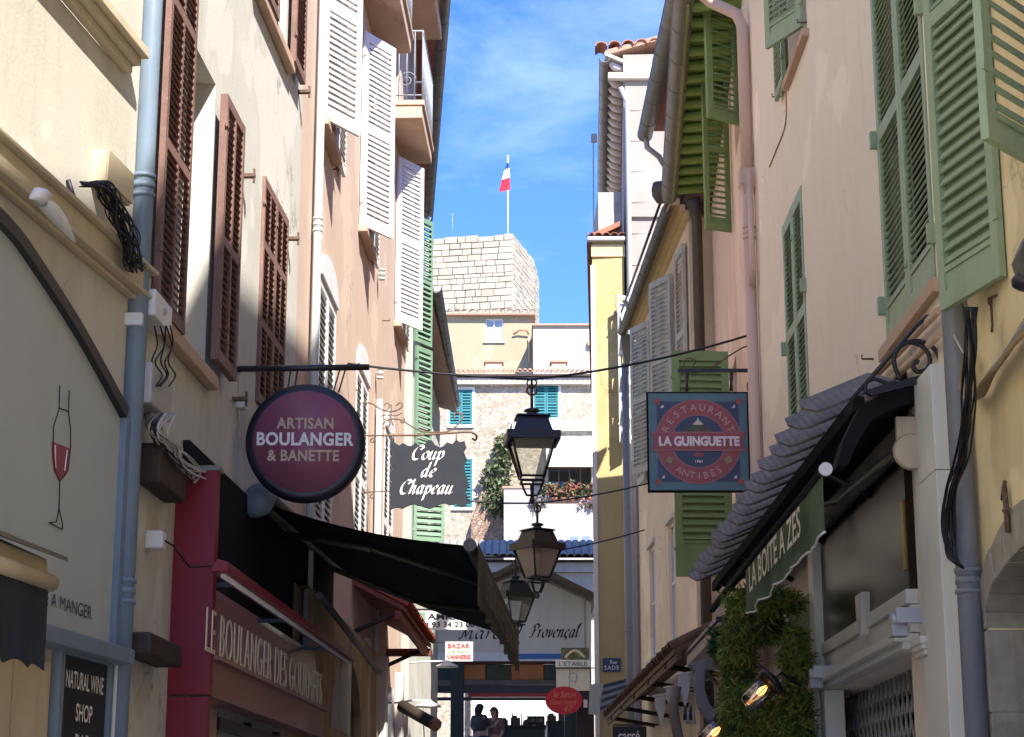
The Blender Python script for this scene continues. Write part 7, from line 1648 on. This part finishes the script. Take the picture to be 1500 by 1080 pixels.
tw_ = thing('stone_tower', 'square tower of pale stone blocks flying a flag', 'tower', Vector((-2, 98, 3.15)))
c0, c1, c2, c2b, c3 = Vector((-4.6, 95.9, 0)), Vector((.06, 95, 0)), Vector((1.16, 99.6, 0)), Vector((1.50, 103.0, 0)), Vector((-3.4, 104, 0)); HT = on_y(752, 341, 95).z
core = MB(); ins = [c0 + Vector((.1, .15, 0)), c1 + Vector((-.06, .15, 0)), c2 + Vector((-.12, .0, 0)), c2b + Vector((-.12, 0, 0)), c3]
core.add([p + UP * z for z in (3, HT - .15) for p in ins], [(0, 1, 2, 3, 4), (5, 6, 7, 8, 9), (0, 1, 6, 5), (1, 2, 7, 6), (2, 3, 8, 7), (3, 4, 9, 8), (4, 0, 5, 9)]); core.build('core', joint_mortar, tw_)
rg = random.Random(5)
for p, q in ((c0, c1), (c1, c2), (c2, c2b)):
    X_ = (q - p).normalized(); Y_ = Vector((X_.y, -X_.x, 0)); f = Fr(p, X_, Y_); Lt = (q - p).length; z = HT
    row = 0
    while z > 26.2:
        hh = rg.choice((.22, .26, .30, .34, .40)); x = 0 if row % 2 else -.0
        while x < Lt - .05:
            ww = min(rg.uniform(.3, .95), Lt - x); ww = Lt - x if Lt - x - ww < .3 else ww
            o_ = rg.uniform(.0, .09); top_cut = rg.uniform(0, .12) if row == 0 else 0
            j = [rg.uniform(-.014, .014) for _ in range(8)]; g_ = .010; b_ = .105 + o_ * .3
            vs = [f.p(x + g_ + j[0] * .4, -.16, z - hh + g_), f.p(x + ww - g_ + j[1] * .4, -.16, z - hh + g_), f.p(x + ww - g_, -.16, z - g_ - top_cut), f.p(x + g_, -.16, z - g_ - top_cut),
                  f.p(x + g_ + .012 + j[0], b_ - .10 + j[2] * .5, z - hh + g_ + .012 + j[3]), f.p(x + ww - g_ - .012 + j[1], b_ - .10 + j[4] * .5, z - hh + g_ + .012 + j[5]), f.p(x + ww - g_ - .012 + j[6], b_ - .10 + j[7] * .5, z - g_ - .012 - top_cut + j[2]), f.p(x + g_ + .012 + j[4], b_ - .10, z - g_ - .012 - top_cut + j[6])]
            MB().add(vs, [(0, 1, 2, 3), (4, 5, 6, 7), (0, 1, 5, 4), (1, 2, 6, 5), (2, 3, 7, 6), (3, 0, 4, 7)]).build('stone', rg.choice((limestone, limestone, limestone_b, limestone_c)), tw_)
            x += ww
        z -= hh; row += 1
P = on_y(663, 340, 97); line_tube('aerial', [P - UP * .3, on_y(663, 312, 97)], .010, plastic_grey, tw_, 5)
fg = thing('flag', 'blue, white and red flag drooping on a white pole above the tower', 'flag', on_y(744, 340, 97))
P0, P1 = on_y(744, 345, 97), on_y(744, 228, 97); MB().tube([P0 - UP * .3, P1], .045, 8).build('pole', white_paint, fg)
def fp(u, v): return on_y(u, v, 96.9)
for nm, m_, pts in (('blue_stripe', mat('flag_blue', (.03, .06, .22), .8), [(742, 239), (745, 238), (746.5, 246), (739, 249)]), ('white_stripe', mat('flag_white', (.8, .8, .8), .8), [(739, 249), (746.5, 246), (747, 260), (734.5, 264)]), ('red_stripe', mat('flag_red', (.55, .02, .04), .8), [(734.5, 264), (747, 260), (747.5, 277), (731, 282)])):
    rows = []
    for i in range(7):
        l, r_ = fp(*pts[0]).lerp(fp(*pts[3]), i / 6), fp(*pts[1]).lerp(fp(*pts[2]), i / 6)
        rows.append([l.lerp(r_, k / 8) + Vector((0, .07 * math.sin(k * 1.7 + i * .3), 0)) for k in range(9)])
    MB().grid(rows).grid([[p + Vector((0, .02, 0)) for p in r_] for r_ in rows]).build(nm, m_, fg)

# hills and town beyond, out of sight behind the houses
